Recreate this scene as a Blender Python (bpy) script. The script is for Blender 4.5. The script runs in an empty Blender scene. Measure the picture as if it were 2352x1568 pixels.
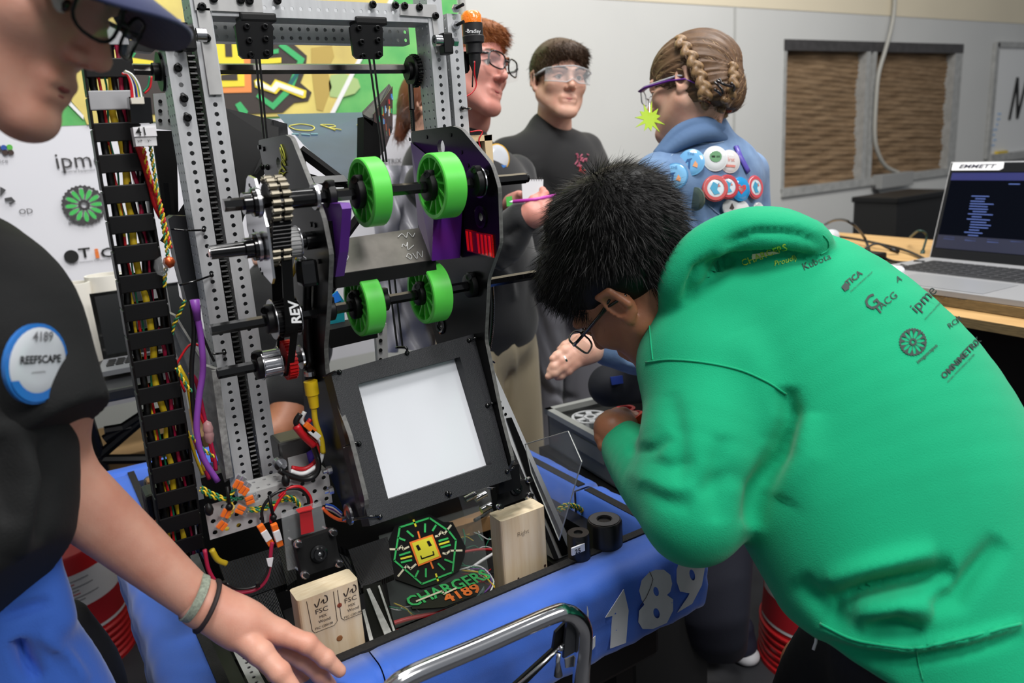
import bpy, bmesh, math, random
import numpy as np
from mathutils import Vector, Matrix
from mathutils.bvhtree import BVHTree
random.seed(4); np.random.seed(4)
S = bpy.context.scene
COL = S.collection
# ---------------------------------------------------------------- camera
F = 1760.0; CX, CY = 1176, 784
PITCH = math.radians(14.2); ROLL = math.radians(-3.72); YAW = math.radians(57.8); CAMH = 1.45
_fh = np.array([math.cos(YAW), math.sin(YAW), 0]); _rh = np.array([math.sin(YAW), -math.cos(YAW), 0])
FW = math.cos(PITCH) * _fh - math.sin(PITCH) * np.array([0, 0, 1.0])
_u = np.cross(_rh, FW)
RT = math.cos(ROLL) * _rh + math.sin(ROLL) * _u
UP = -math.sin(ROLL) * _rh + math.cos(ROLL) * _u
CAM = np.array([0, 0, CAMH])
cam = bpy.data.cameras.new('camera'); camo = bpy.data.objects.new('camera', cam); COL.objects.link(camo)
cam.sensor_width = 36; cam.lens = F * 36 / 2352; cam.clip_start = 0.05; cam.clip_end = 60
camo.matrix_world = Matrix(((RT[0], UP[0], -FW[0], 0), (RT[1], UP[1], -FW[1], 0), (RT[2], UP[2], -FW[2], CAMH), (0, 0, 0, 1)))
cam.dof.use_dof = True; cam.dof.focus_distance = 1.2; cam.dof.aperture_fstop = 4.5
S.camera = camo
# ---------------------------------------------------------------- world, lights, exposure
S.view_settings.view_transform = 'Standard'; S.view_settings.look = 'None'
S.view_settings.gamma = 1; S.view_settings.use_curve_mapping = False; S.view_settings.exposure = 0.06
w = bpy.data.worlds.new('world'); S.world = w; w.use_nodes = True
w.node_tree.nodes['Background'].inputs[0].default_value = (0.80, 0.84, 0.90, 1)
w.node_tree.nodes['Background'].inputs[1].default_value = 0.24
def area(name, loc, target, sx, sy, power, col=(1, 1, 1)):
    l = bpy.data.lights.new(name, 'AREA'); l.shape = 'RECTANGLE'; l.size = sx; l.size_y = sy; l.energy = power; l.color = col
    o = bpy.data.objects.new(name, l); COL.objects.link(o); o.location = loc
    d = Vector(target) - Vector(loc); o.rotation_euler = d.to_track_quat('-Z', 'Y').to_euler(); o['kind'] = 'structure'
    return o
area('overhead_area_light', (0.35, .05, 4.5), (0.6, .9, 0.9), 1.0, 1.0, 98, (1, .98, .95))
area('overhead_area_light', (0.9, -2.2, 4.0), (0.7, 1.0, 0.9), 1.0, 1.0, 70, (1, .98, .96))  # added front fill above the camera, brightens the white rail and front faces
area('overhead_area_light', (3.4, -2.4, 3.9), (1.0, 1.3, 1.0), 0.9, 0.9, 36, (1, .98, .96))
area('overhead_area_light', (3.4, 1.4, 4.4), (3.6, 3.0, 1.0), 1.2, 1.2, 85, (1, .99, .97))
area('overhead_area_light', (1.2, 1.6, 4.4), (1.4, 3.2, 1.2), 2.4, 0.9, 50, (1, .99, .97))
# ---------------------------------------------------------------- pixel ray -> world point on a real plane
def A(x, y, X=None, Y=None, Z=None, D=None):
    d = FW + RT * (x - CX) / F - UP * (y - CY) / F
    if X is not None: t = X / d[0]
    elif Y is not None: t = Y / d[1]
    elif Z is not None: t = (Z - CAMH) / d[2]
    else: t = D
    return CAM + d * t
def SD(dx, dy, dz):                      # a direction: right, down, away from the viewer
    v = RT * dx - UP * dy + FW * dz
    return v / np.linalg.norm(v)
V3 = lambda *a: np.array(a, float)
def unit(v):
    v = np.array(v, float); return v / max(np.linalg.norm(v), 1e-9)
# ---------------------------------------------------------------- materials
def lin(c):
    return tuple(((v / 255) / 12.92 if v / 255 <= .04045 else ((v / 255 + .055) / 1.055) ** 2.4) for v in c) + (1,)
MATS = {}
def mat(name, col, rough=.5, metal=0, noise=0, nscale=60, bump=0, bscale=200, spec=.5, emit=None, estr=1, trans=0, alpha=1, coat=0, stretch=None, sheen=0, col2=None, sss=0):
    if name in MATS: return MATS[name]
    m = bpy.data.materials.new(name); m.use_nodes = True; nt = m.node_tree; b = nt.nodes['Principled BSDF']
    I = b.inputs; c = lin(col)
    I['Base Color'].default_value = c; I['Roughness'].default_value = rough; I['Metallic'].default_value = metal
    I['Specular IOR Level'].default_value = spec; I['Coat Weight'].default_value = coat; I['Transmission Weight'].default_value = trans
    I['Alpha'].default_value = alpha; I['Sheen Weight'].default_value = sheen
    if sss: I['Subsurface Weight'].default_value = sss; I['Subsurface Radius'].default_value = (.012, .005, .003); I['Subsurface Scale'].default_value = 1
    if emit: I['Emission Color'].default_value = lin(emit); I['Emission Strength'].default_value = estr
    tc = nt.nodes.new('ShaderNodeTexCoord'); vec = tc.outputs['Object']
    if stretch:
        mp = nt.nodes.new('ShaderNodeMapping'); mp.inputs['Scale'].default_value = stretch
        nt.links.new(vec, mp.inputs[0]); vec = mp.outputs[0]
    if noise or col2:
        n = nt.nodes.new('ShaderNodeTexNoise'); n.inputs['Scale'].default_value = nscale; n.inputs['Detail'].default_value = 5
        nt.links.new(vec, n.inputs['Vector'])
        r = nt.nodes.new('ShaderNodeValToRGB'); r.color_ramp.elements[0].position = .3; r.color_ramp.elements[1].position = .7
        lo = lin(col2) if col2 else tuple(v * (1 - noise) for v in c[:3]) + (1,)
        hi = c if col2 else tuple(min(1, v * (1 + noise)) for v in c[:3]) + (1,)
        r.color_ramp.elements[0].color = lo; r.color_ramp.elements[1].color = hi
        nt.links.new(n.outputs[0], r.inputs[0]); nt.links.new(r.outputs[0], I['Base Color'])
    if bump:
        n = nt.nodes.new('ShaderNodeTexNoise'); n.inputs['Scale'].default_value = bscale; n.inputs['Detail'].default_value = 3
        nt.links.new(vec, n.inputs['Vector'])
        bp = nt.nodes.new('ShaderNodeBump'); bp.inputs['Strength'].default_value = bump; bp.inputs['Distance'].default_value = .002
        nt.links.new(n.outputs[0], bp.inputs['Height']); nt.links.new(bp.outputs[0], I['Normal'])
    MATS[name] = m; return m
ALU = mat('brushed aluminium', (196, 198, 201), .45, .25, .06, 30, stretch=(6, 6, 1))
ALU2 = mat('dull aluminium', (184, 184, 184), .5, .15, .08, 40)
STEEL = mat('bright steel', (205, 205, 208), .22, 1)
CHROME = mat('chrome', (225, 225, 228), .13, 1)
BLK = mat('black plastic', (11, 11, 12), .45, spec=.35)
BLKM = mat('matte black', (8, 8, 9), .7, spec=.25)
BLKG = mat('gloss black', (10, 10, 11), .14, coat=.4)
BOLT = mat('black oxide steel', (22, 22, 23), .3, .6)
CARBON = mat('black composite plate', (9, 9, 10), .3, 0, .2, 25, spec=.35)
EDGE = mat('worn plate edge', (92, 92, 90), .6, 0, .3, 150)
GREEN = mat('green urethane', (92, 214, 78), .38, 0, .05, 30, sss=.15)
PURP = mat('purple plastic', (92, 34, 138), .45)
WHITE = mat('white plastic', (225, 226, 228), .5)
PAPER = mat('white paper', (232, 232, 236), .7)
INK = mat('black ink', (12, 12, 13), .6)
RED = mat('red plastic', (205, 24, 28), .4)
ORNG = mat('orange plastic', (236, 112, 30), .4)
YEL = mat('yellow wire', (222, 190, 38), .45)
GRN = mat('green wire', (20, 120, 84), .45)
REDW = mat('red wire', (196, 22, 34), .4)
MAGW = mat('crimson wire', (170, 24, 66), .45)
BLKW = mat('black wire', (14, 14, 15), .4)
WHTW = mat('white wire', (232, 232, 232), .4)
CLEAR = mat('clear plastic', (235, 240, 242), .06, 0, alpha=.10, spec=.9)
# ---------------------------------------------------------------- object helpers
ROOTLOC = {}
def thing(name, label, cat, loc=(0, 0, 0), group=None):
    o = bpy.data.objects.new(name, None); COL.objects.link(o); o.empty_display_size = .05
    o.location = loc; o['label'] = label; o['category'] = cat
    if group: o['group'] = group
    ROOTLOC[o.name] = np.array(loc, float); return o
def finish(o, parent=None, label=None, cat=None, group=None, kind=None):
    if parent is not None:
        o.parent = parent; ROOTLOC[o.name] = ROOTLOC[parent.name]
    if label: o['label'] = label
    if cat: o['category'] = cat
    if group: o['group'] = group
    if kind: o['kind'] = kind
    return o
def rawmesh(name, v, f, m, parent=None, smooth=False, base=None, **kw):
    off = ROOTLOC[parent.name] if parent is not None else (np.array(base, float) if base is not None else np.zeros(3))
    v = np.asarray(v, float).reshape(-1, 3) - off
    me = bpy.data.meshes.new(name); me.from_pydata(v.tolist(), [], [list(map(int, q)) for q in f] if not isinstance(f, np.ndarray) else f.tolist())
    mm = m if isinstance(m, (list, tuple)) else [m]
    for x in mm: me.materials.append(x)
    if smooth: me.polygons.foreach_set('use_smooth', [True] * len(me.polygons))
    o = bpy.data.objects.new(name, me); COL.objects.link(o)
    if parent is None: o.location = off; ROOTLOC[o.name] = off
    return finish(o, parent, **kw)
def frame(d, hint=None):
    d = unit(d); h = V3(0, 0, 1) if hint is None else unit(hint)
    if abs(d @ h) > .97: h = V3(1, 0, 0)
    a = unit(np.cross(h, d)); return a, np.cross(d, a), d
class MB:
    def __init__(s): s.v = []; s.f = []; s.mi = []; s.cm = 0
    def add(s, vs, fs):
        n = len(s.v); s.v.extend([tuple(map(float, p)) for p in vs]); s.f.extend([tuple(i + n for i in q) for q in fs]); s.mi.extend([s.cm] * len(fs)); return s
    def mat(s, i): s.cm = i; return s
    def box(s, c, size, ax=None, bev=0):
        ax = np.eye(3) if ax is None else np.array([unit(a) for a in ax]); h = np.array(size) / 2; c = np.array(c, float)
        if bev:
            pts = []; b = min(bev, min(h) * .9)
            bm = bmesh.new(); bmesh.ops.create_cube(bm, size=1)
            for q in bm.verts: q.co = Vector([q.co[i] * size[i] for i in range(3)])
            bmesh.ops.bevel(bm, geom=list(bm.edges), offset=b, segments=2, affect='EDGES', profile=.6)
            bm.verts.index_update()
            vs = [c + np.array(q.co) @ ax for q in bm.verts]; fs = [[q.index for q in f.verts] for f in bm.faces]; bm.free()
            return s.add(vs, fs)
        vs = [c + (np.array([i, j, k]) * h) @ ax for i in (-1, 1) for j in (-1, 1) for k in (-1, 1)]
        return s.add(vs, [(0, 1, 3, 2), (4, 6, 7, 5), (0, 4, 5, 1), (2, 3, 7, 6), (0, 2, 6, 4), (1, 5, 7, 3)])
    def bb(s, x0, x1, y0, y1, z0, z1, bev=0): return s.box(((x0 + x1) / 2, (y0 + y1) / 2, (z0 + z1) / 2), (abs(x1 - x0), abs(y1 - y0), abs(z1 - z0)), bev=bev)
    def cyl(s, a, b, r, n=16, r2=None, caps=True, ph=0):
        a = np.array(a, float); b = np.array(b, float); r2 = r if r2 is None else r2
        x, y, d = frame(b - a); vs = []
        for p, q in ((a, r), (b, r2)):
            for i in range(n):
                t = 2 * math.pi * i / n + ph; vs.append(p + (x * math.cos(t) + y * math.sin(t)) * q)
        fs = [(i, (i + 1) % n, n + (i + 1) % n, n + i) for i in range(n)]
        if caps: fs += [tuple(reversed(range(n))), tuple(range(n, 2 * n))]
        return s.add(vs, fs)
    def hexbar(s, a, b, r): return s.cyl(a, b, r, 6, ph=.3)
    def lathe(s, o, d, prof, n=24, hint=None):       # prof: (along, radius)
        o = np.array(o, float); x, y, d = frame(d, hint); vs = []
        for (t, r) in prof:
            for i in range(n):
                q = 2 * math.pi * i / n; vs.append(o + d * t + (x * math.cos(q) + y * math.sin(q)) * max(r, 1e-5))
        fs = []
        for k in range(len(prof) - 1):
            for i in range(n): fs.append((k * n + i, k * n + (i + 1) % n, (k + 1) * n + (i + 1) % n, (k + 1) * n + i))
        return s.add(vs, fs)
    def tube(s, pts, r, n=8, caps=True, flat=None):
        pts = [np.array(p, float) for p in pts]; m = len(pts); rs = r if hasattr(r, '__len__') else [r] * m
        vs = []; px = None
        for i, p in enumerate(pts):
            d = unit(pts[min(i + 1, m - 1)] - pts[max(i - 1, 0)])
            if px is None: x, y, _ = frame(d)
            else:
                x = unit(px - d * (px @ d)); y = np.cross(d, x)
            px = x
            for k in range(n):
                t = 2 * math.pi * k / n; vs.append(p + (x * math.cos(t) + y * math.sin(t) * (flat or 1)) * rs[i])
        fs = [(i * n + k, i * n + (k + 1) % n, (i + 1) * n + (k + 1) % n, (i + 1) * n + k) for i in range(m - 1) for k in range(n)]
        if caps: fs += [tuple(reversed(range(n))), tuple(range((m - 1) * n, m * n))]
        return s.add(vs, fs)
    def prism(s, outline, vec):
        o = [np.array(p, float) for p in outline]; n = len(o); vec = np.array(vec, float)
        return s.add(o + [p + vec for p in o], [tuple(reversed(range(n))), tuple(range(n, 2 * n))] + [(i, (i + 1) % n, n + (i + 1) % n, n + i) for i in range(n)])
    def ball(s, c, r, n=12, sc=(1, 1, 1), ax=None):
        ax = np.eye(3) if ax is None else np.array(ax); c = np.array(c, float); vs = []; m = n // 2 + 1
        for i in range(m):
            a = math.pi * i / (m - 1)
            for k in range(n):
                t = 2 * math.pi * k / n
                vs.append(c + (np.array([math.sin(a) * math.cos(t) * sc[0], math.sin(a) * math.sin(t) * sc[1], math.cos(a) * sc[2]]) * r) @ ax)
        fs = [(i * n + k, (i + 1) * n + k, (i + 1) * n + (k + 1) % n, i * n + (k + 1) % n) for i in range(m - 1) for k in range(n)]
        return s.add(vs, fs)
    def perf(s, o, u, v, nu, nv, pu, pv, r, depth=.0016, n=12):   # a sheet of square cells each with a real round hole
        o = np.array(o, float); u = unit(u); v = unit(v); nn = np.cross(u, v); q = n // 4
        cx = [math.cos(2 * math.pi * (i + .5) / n - math.pi * .75 ) for i in range(n)]; cy = [math.sin(2 * math.pi * (i + .5) / n - math.pi * .75) for i in range(n)]
        sq = []
        for i in range(n):
            k = max(abs(cx[i]), abs(cy[i])); sq.append((cx[i] / k, cy[i] / k))
        # snap the four cell corners
        cor = [(-1, -1), (1, -1), (1, 1), (-1, 1)]
        for a in range(nu):
            for b in range(nv):
                c = o + u * (a + .5) * pu + v * (b + .5) * pv
                ring = [c + u * cx[i] * r + v * cy[i] * r for i in range(n)]
                out = [c + u * sq[i][0] * pu / 2 + v * sq[i][1] * pv / 2 for i in range(n)]
                inn = [p - nn * depth for p in ring]
                cs = [c + u * x * pu / 2 + v * y * pv / 2 for x, y in cor]
                vs = ring + out + inn + cs; fs = []
                for i in range(n):
                    j = (i + 1) % n
                    si, sj = sq[i], sq[j]; ci = None
                    for t, (x, y) in enumerate(cor):
                        if abs(si[0] - sj[0]) > 1e-6 and abs(si[1] - sj[1]) > 1e-6 and abs(x - (si[0] if abs(si[0]) > .999 else sj[0])) < .01 and abs(y - (si[1] if abs(si[1]) > .999 else sj[1])) < .01: ci = t
                    if ci is None: fs.append((i, n + i, n + j, j))
                    else: fs.append((i, n + i, 3 * n + ci, n + j, j))
                    fs.append((j, 2 * n + j, 2 * n + i, i))
                s.add(vs, fs)
        return s
    def build(s, name, m, parent=None, smooth=False, **kw):
        o = rawmesh(name, s.v, s.f, m, parent, smooth, **kw)
        if isinstance(m, (list, tuple)): o.data.polygons.foreach_set('material_index', s.mi)
        if smooth == 'auto':
            me = o.data; me.polygons.foreach_set('use_smooth', [True] * len(me.polygons)); me.set_sharp_from_angle(angle=math.radians(38))
        return o
def spline(pts, n=8):
    P = [np.array(p, float) for p in pts]; P = [2 * P[0] - P[1]] + P + [2 * P[-1] - P[-2]]; out = []
    for i in range(1, len(P) - 2):
        for k in range(n):
            t = k / n; out.append(.5 * ((2 * P[i]) + (P[i + 1] - P[i - 1]) * t + (2 * P[i - 1] - 5 * P[i] + 4 * P[i + 1] - P[i + 2]) * t * t + (-P[i - 1] + 3 * P[i] - 3 * P[i + 1] + P[i + 2]) * t ** 3))
    out.append(P[-2]); return out
def wire(name, pts, r, m, parent=None, n=8, k=6, **kw): return MB().tube(spline(pts, k), r, n).build(name, m, parent, True, **kw)
def text(name, s, o, u, v, size, m, parent, depth=.0004, align='LEFT', bold=0, shear=0, sx=1, bvh=None, ldir=None, lift=.0006, **kw):
    c = bpy.data.curves.new('t', 'FONT'); c.body = s; c.size = size; c.align_x = align; c.resolution_u = 2; c.offset = bold * size; c.shear = shear
    to = bpy.data.objects.new('t', c); COL.objects.link(to); dg = bpy.context.evaluated_depsgraph_get(); dg.update()
    me = bpy.data.meshes.new_from_object(to.evaluated_get(dg)); bpy.data.objects.remove(to); bpy.data.curves.remove(c)
    bm = bmesh.new(); bm.from_mesh(me); bpy.data.meshes.remove(me)
    if bvh is not None:
        bmesh.ops.triangulate(bm, faces=bm.faces[:]); bmesh.ops.subdivide_edges(bm, edges=[e for e in bm.edges if e.calc_length() > size * .25], cuts=2); bmesh.ops.triangulate(bm, faces=bm.faces[:])
    bm.verts.index_update()
    v2 = np.array([q.co[:] for q in bm.verts]).reshape(-1, 3); fs = [[q.index for q in f.verts] for f in bm.faces]; bm.free()
    o = np.array(o, float); u = unit(u); v = np.array(v, float); v = unit(v - u * (u @ v)); nn = np.cross(u, v)
    P = o + np.outer(v2[:, 0] * sx, u) + np.outer(v2[:, 1], v)
    if bvh is None: P = P + nn * depth
    else: P = drape(P, bvh, ldir, lift)
    return rawmesh(name, P, fs, m, parent, **kw)
def drape(P, bvh, ldir, lift=.0006):
    Q = []
    for p in P:
        d = Vector(unit(np.array(p) - CAM)); h = bvh.ray_cast(Vector(CAM), d)
        Q.append(np.array(h[0] + h[1] * lift * (1 if h[1].dot(d) < 0 else -1)) if h[0] is not None else np.array(p))
    return np.array(Q)
# ---------------------------------------------------------------- signed-distance modelling (one continuous skin per body)
class SDF:
    def __init__(s, k=.02): s.ops = []; s.k = k
    def cone(s, a, b, ra, rb=None, k=None, sub=False, flat=None):
        s.ops.append(('c', np.array(a, float), np.array(b, float), ra, ra if rb is None else rb, s.k if k is None else k, sub, flat)); return s
    def chain(s, pts, k=None, flat=None, sub=False):
        P = [np.array(p, float) for p, r in pts]; R = np.array([r for p, r in pts], float)
        if len(P) > 2:                                  # resample as a smooth curve so joints do not bulge
            Q = spline([np.append(p, r) for p, r in zip(P, R)], 5); P = [q[:3] for q in Q]; R = [q[3] for q in Q]
        s.ops.append(('h', P, R, 0, 0, s.k if k is None else k, sub, flat)); return s
    def ell(s, c, r, ax=None, k=None, sub=False):
        s.ops.append(('e', np.array(c, float), np.array(r, float), np.eye(3) if ax is None else np.array(ax, float), None, s.k if k is None else k, sub, None)); return s
    def cut(s, c, n, k=.004):                       # remove everything on the +n side of the plane
        s.ops.append(('p', np.array(c, float), unit(n), 0, 0, k, True, None)); return s
    def mesh(s, name, m, parent, h=.006, fold=None, **kw):
        v, f = s.grid(h, fold); o = rawmesh(name, v, f, m, parent, True, **kw); o_v = v
        BV[name] = None; LAST[0] = (v, f); return o
    def grid(s, h, fold=None):
        lo = np.full(3, 1e9); hi = -lo
        for t, a, b, r1, r2, k, sub, fl in s.ops:
            if sub: continue
            if t == 'h': R = max(b); AA = np.array(a); lo = np.minimum(lo, AA.min(0) - R); hi = np.maximum(hi, AA.max(0) + R)
            elif t == 'c': R = max(r1, r2); lo = np.minimum(lo, np.minimum(a, b) - R); hi = np.maximum(hi, np.maximum(a, b) + R)
            elif t == 'e': R = max(b); lo = np.minimum(lo, a - R); hi = np.maximum(hi, a + R)
        lo -= 4 * h; hi += 4 * h; N = np.ceil((hi - lo) / h).astype(int) + 1
        G = np.full(N, .5, np.float32)
        ax = [lo[i] + np.arange(N[i]) * h for i in range(3)]
        for t, a, b, r1, r2, k, sub, fl in s.ops:
            if t == 'h': R = max(b) + 2 * k + 3 * h; AA = np.array(a); l = AA.min(0) - R; u = AA.max(0) + R
            elif t == 'c': R = max(r1, r2) + 2 * k + 3 * h; l = np.minimum(a, b) - R; u = np.maximum(a, b) + R
            elif t == 'e': R = max(b) + 2 * k + 3 * h; l = a - R; u = a + R
            else: l = lo; u = hi
            i0 = np.clip(np.floor((l - lo) / h).astype(int), 0, N); i1 = np.clip(np.ceil((u - lo) / h).astype(int) + 1, 0, N)
            if (i1 <= i0).any(): continue
            sl = tuple(slice(i0[i], i1[i]) for i in range(3))
            X, Y, Z = np.meshgrid(*[ax[i][sl[i]].astype(np.float32) for i in range(3)], indexing='ij')
            if t == 'h':
                D = None
                for p0, p1, q0, q1 in zip(a, a[1:], b, b[1:]):
                    d = p1 - p0; L = max(d @ d, 1e-12); px, py, pz = X - p0[0], Y - p0[1], Z - p0[2]
                    q = np.clip((px * d[0] + py * d[1] + pz * d[2]) / L, 0, 1); wx, wy, wz = px - q * d[0], py - q * d[1], pz - q * d[2]
                    if fl is not None:
                        fd, fa = unit(fl[0]), fl[1] - 1; e = (wx * fd[0] + wy * fd[1] + wz * fd[2]) * fa; wx = wx + e * fd[0]; wy = wy + e * fd[1]; wz = wz + e * fd[2]
                    E = np.sqrt(wx * wx + wy * wy + wz * wz) - (q0 + (q1 - q0) * q); D = E if D is None else np.minimum(D, E)
            elif t == 'c':
                d = b - a; L = max(d @ d, 1e-12); px, py, pz = X - a[0], Y - a[1], Z - a[2]
                q = np.clip((px * d[0] + py * d[1] + pz * d[2]) / L, 0, 1)
                wx, wy, wz = px - q * d[0], py - q * d[1], pz - q * d[2]
                if fl is not None:
                    fd, fa = unit(fl[0]), fl[1] - 1; e = (wx * fd[0] + wy * fd[1] + wz * fd[2]) * fa
                    wx = wx + e * fd[0]; wy = wy + e * fd[1]; wz = wz + e * fd[2]
                D = np.sqrt(wx * wx + wy * wy + wz * wz) - (r1 + (r2 - r1) * q)
            elif t == 'e':
                px, py, pz = X - a[0], Y - a[1], Z - a[2]
                R3 = r1
                q = [(px * R3[i][0] + py * R3[i][1] + pz * R3[i][2]) for i in range(3)]
                k0 = np.sqrt(sum((q[i] / b[i]) ** 2 for i in range(3))); k1 = np.sqrt(sum((q[i] / b[i] ** 2) ** 2 for i in range(3))) + 1e-6
                D = k0 * (k0 - 1) / k1
            else: D = -((X - a[0]) * b[0] + (Y - a[1]) * b[1] + (Z - a[2]) * b[2])
            g = G[sl]
            if sub:
                B = -D; hh = np.maximum(k - np.abs(g - B), 0) / k; G[sl] = np.maximum(g, B) + hh * hh * k / 4
            else:
                hh = np.maximum(k - np.abs(g - D), 0) / k; G[sl] = np.minimum(g, D) - hh * hh * k / 4
        if fold is not None:
            X, Y, Z = np.meshgrid(*ax, indexing='ij'); near = np.abs(G) < .06
            G[near] += fold(X[near], Y[near], Z[near]).astype(np.float32)
        return nets(G, lo, h)

def nets(G, lo, h):
    sg = G < 0
    c = np.zeros(tuple(n - 1 for n in G.shape), np.uint8)
    for i in (0, 1):
        for j in (0, 1):
            for k in (0, 1): c += sg[i:G.shape[0] - 1 + i, j:G.shape[1] - 1 + j, k:G.shape[2] - 1 + k]
    act = np.argwhere((c > 0) & (c < 8)); idx = np.full(c.shape, -1, np.int64); idx[tuple(act.T)] = np.arange(len(act))
    acc = np.zeros((len(act), 3)); cnt = np.zeros(len(act))
    for a in range(3):
        o1, o2 = [x for x in range(3) if x != a]
        for i in (0, 1):
            for j in (0, 1):
                p = act.copy(); p[:, o1] += i; p[:, o2] += j; q = p.copy(); q[:, a] += 1
                ga = G[tuple(p.T)]; gb = G[tuple(q.T)]; m = (ga < 0) != (gb < 0)
                t = np.where(m, ga / np.where(m, ga - gb, 1), 0); pt = p.astype(float); pt[:, a] += t
                acc[m] += pt[m]; cnt[m] += 1
    v = lo + acc / cnt[:, None] * h; F = []
    for a in range(3):
        b, cc = (a + 1) % 3, (a + 2) % 3; sl0 = [slice(None)] * 3; sl1 = [slice(None)] * 3; sl0[a] = slice(0, -1); sl1[a] = slice(1, None)
        s0, s1 = sg[tuple(sl0)], sg[tuple(sl1)]; e = np.argwhere(s0 != s1)
        e = e[(e[:, b] > 0) & (e[:, cc] > 0) & (e[:, b] < G.shape[b] - 1) & (e[:, cc] < G.shape[cc] - 1)]
        if not len(e): continue
        fl = s0[tuple(e.T)]; q = []
        for db, dc in ((-1, -1), (0, -1), (0, 0), (-1, 0)):
            p = e.copy(); p[:, b] += db; p[:, cc] += dc; q.append(idx[tuple(p.T)])
        q = np.stack(q, 1); q[~fl] = q[~fl][:, ::-1]; F.append(q)
    return v, np.concatenate(F)
BV = {}; LAST = [None]
def last_bvh(): v, f = LAST[0]; return BVHTree.FromPolygons([tuple(p) for p in v], f.tolist())
def last_normals():
    v, f = LAST[0]; n = np.cross(v[f[:, 2]] - v[f[:, 0]], v[f[:, 3]] - v[f[:, 1]]); N = np.zeros_like(v)
    for i in range(4): np.add.at(N, f[:, i], n)
    return v, N / (np.linalg.norm(N, axis=1, keepdims=True) + 1e-12)
def strands(name, m, parent, comb, length, count, lift=.4, width=.0012, seg=3, jit=.35, droop=0, hug=.3, keep=None, **kw):
    v, N = last_normals(); ok = np.arange(len(v)) if keep is None else np.nonzero(keep(v, N))[0]
    pick = np.random.choice(ok, count); P = v[pick]; n = N[pick]
    C = np.array([unit(comb(p)) for p in P]) if callable(comb) else np.tile(unit(comb), (count, 1))
    d = C + n * lift + np.random.normal(0, jit, (count, 3)); d -= n * np.minimum(0, (d * n).sum(1, keepdims=True)); d /= np.linalg.norm(d, axis=1, keepdims=True)
    L = length * np.random.uniform(.5, 1.15, (count, 1)); side = np.cross(d, n + np.random.normal(0, .3, n.shape)); side /= np.linalg.norm(side, axis=1, keepdims=True) + 1e-9
    V = []; p = P - n * .002
    for k in range(seg + 1):
        wd = width * (1 - (k / seg) ** 1.5 * .85); V.append(p - side * wd / 2); V.append(p + side * wd / 2)
        d = d - n * hug / seg + np.array([0, 0, -droop / seg]); d /= np.linalg.norm(d, axis=1, keepdims=True); p = p + d * L / seg
    V = np.stack(V, 1).reshape(-1, 3); q = 2 * (seg + 1); base = np.arange(count)[:, None] * q
    f = np.concatenate([base + np.array([[2 * k, 2 * k + 1, 2 * k + 3, 2 * k + 2]]) for k in range(seg)], 0)
    return rawmesh(name, V, f, m, parent, True, kind='stuff', **kw)
# ================================================================ the room
WY = 3.8
WALLM = mat('painted block wall', (203, 203, 200), .75, noise=.03, nscale=1.5, bump=.05, bscale=60)
CREAM = mat('cream wall paint', (224, 212, 186), .75, noise=.03, nscale=2)
FLOORM = mat('dark rubber floor', (44, 45, 49), .6, noise=.25, nscale=6, bump=.1, bscale=90)
zp = A(1760, 20, Y=WY)[2]
wl = A(1801, 92, Y=WY); wr = A(2211, 106, Y=WY); wb = A(1797, 437, Y=WY)
WX0, WX1, WZ0, WZ1 = wl[0], wr[0], wb[2] - .02, wl[2]
m = MB(); m.bb(-1.5, WX0, WY, WY + .12, 0, zp); m.bb(WX1, 11, WY, WY + .12, 0, zp); m.bb(WX0, WX1, WY, WY + .12, 0, WZ0); m.bb(WX0, WX1, WY, WY + .12, WZ1, zp)
wall = m.build('wall_back', WALLM, kind='structure')
MB().bb(-1.5, 11, WY - .004, WY + .12, zp, 4.6).build('trim_1', CREAM, kind='structure')
sx = A(1687, 100, Y=WY)[0]
MB().bb(sx - .012, sx + .012, WY - .003, WY, 0, zp).build('trim_2', mat('wall seam filler', (178, 178, 174), .8), kind='structure')
MB().bb(-1.5, 11, WY - .02, WY, 0, .12).build('baseboard_back', mat('black rubber base', (26, 26, 28), .6), kind='structure')
MB().bb(-2.5, 11, -2.5, WY, -.05, 0).build('floor', FLOORM, kind='structure')
# debris on the dark floor
for x, y, c, l_ in ((1712, 1418, (200, 200, 200), 'brightest white scrap on the dark floor left of the far red bucket'), (1762, 1430, (170, 170, 172), 'small grey scrap on the floor below the far red bucket'), (1795, 1549, (90, 130, 200), 'tiny blue scrap on the dark floor at the photo bottom'), (1700, 1330, (120, 120, 124), 'faint dark grey scrap on the floor above the white-soled shoe')):
    p = A(x, y, Z=.001); MB().box(p + V3(0, 0, .0025), (.011, .007, .004), ax=[(1, .6, 0), (-.6, 1, 0), (0, 0, 1)]).build('floor_scrap', mat('scrap%d' % c[2], c), base=p, label=l_, cat='debris')
# window boarded with burlap
WF = mat('grey window metal', (168, 168, 165), .55, .1, .15, 20); WD = mat('dark window steel', (70, 68, 68), .6, .2, .2, 20)
win = thing('window_1', None, None, (WX0, WY, WZ0)); win['kind'] = 'structure'; del win['label']; del win['category']
xm = A(1995, 250, Y=WY)[0]; t = .045
m = MB(); m.bb(WX0, WX1, WY - .012, WY + .1, WZ1 - .07, WZ1 + .005); m.build('head_rail', WD, win)
m = MB(); m.bb(WX1 - .12, WX1, WY - .01, WY + .1, WZ0, WZ1 - .07); m.bb(WX0, WX0 + .03, WY - .006, WY + .1, WZ0, WZ1 - .07); m.build('side_frame', WF, win)
m = MB(); m.bb(WX0, WX1, WY - .02, WY + .1, WZ0 - .03, WZ0 + .03); m.build('sill', WF, win)
for a, b in ((xm - .075, xm - .02), (xm + .015, xm + .06)): MB().bb(a, b, WY - .012, WY + .08, WZ0, WZ1 - .07).build('mullion', WF, win)
MB().bb(xm - .02, xm + .015, WY + .01, WY + .08, WZ0, WZ1 - .07).build('mullion_gap', WD, win)
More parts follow.
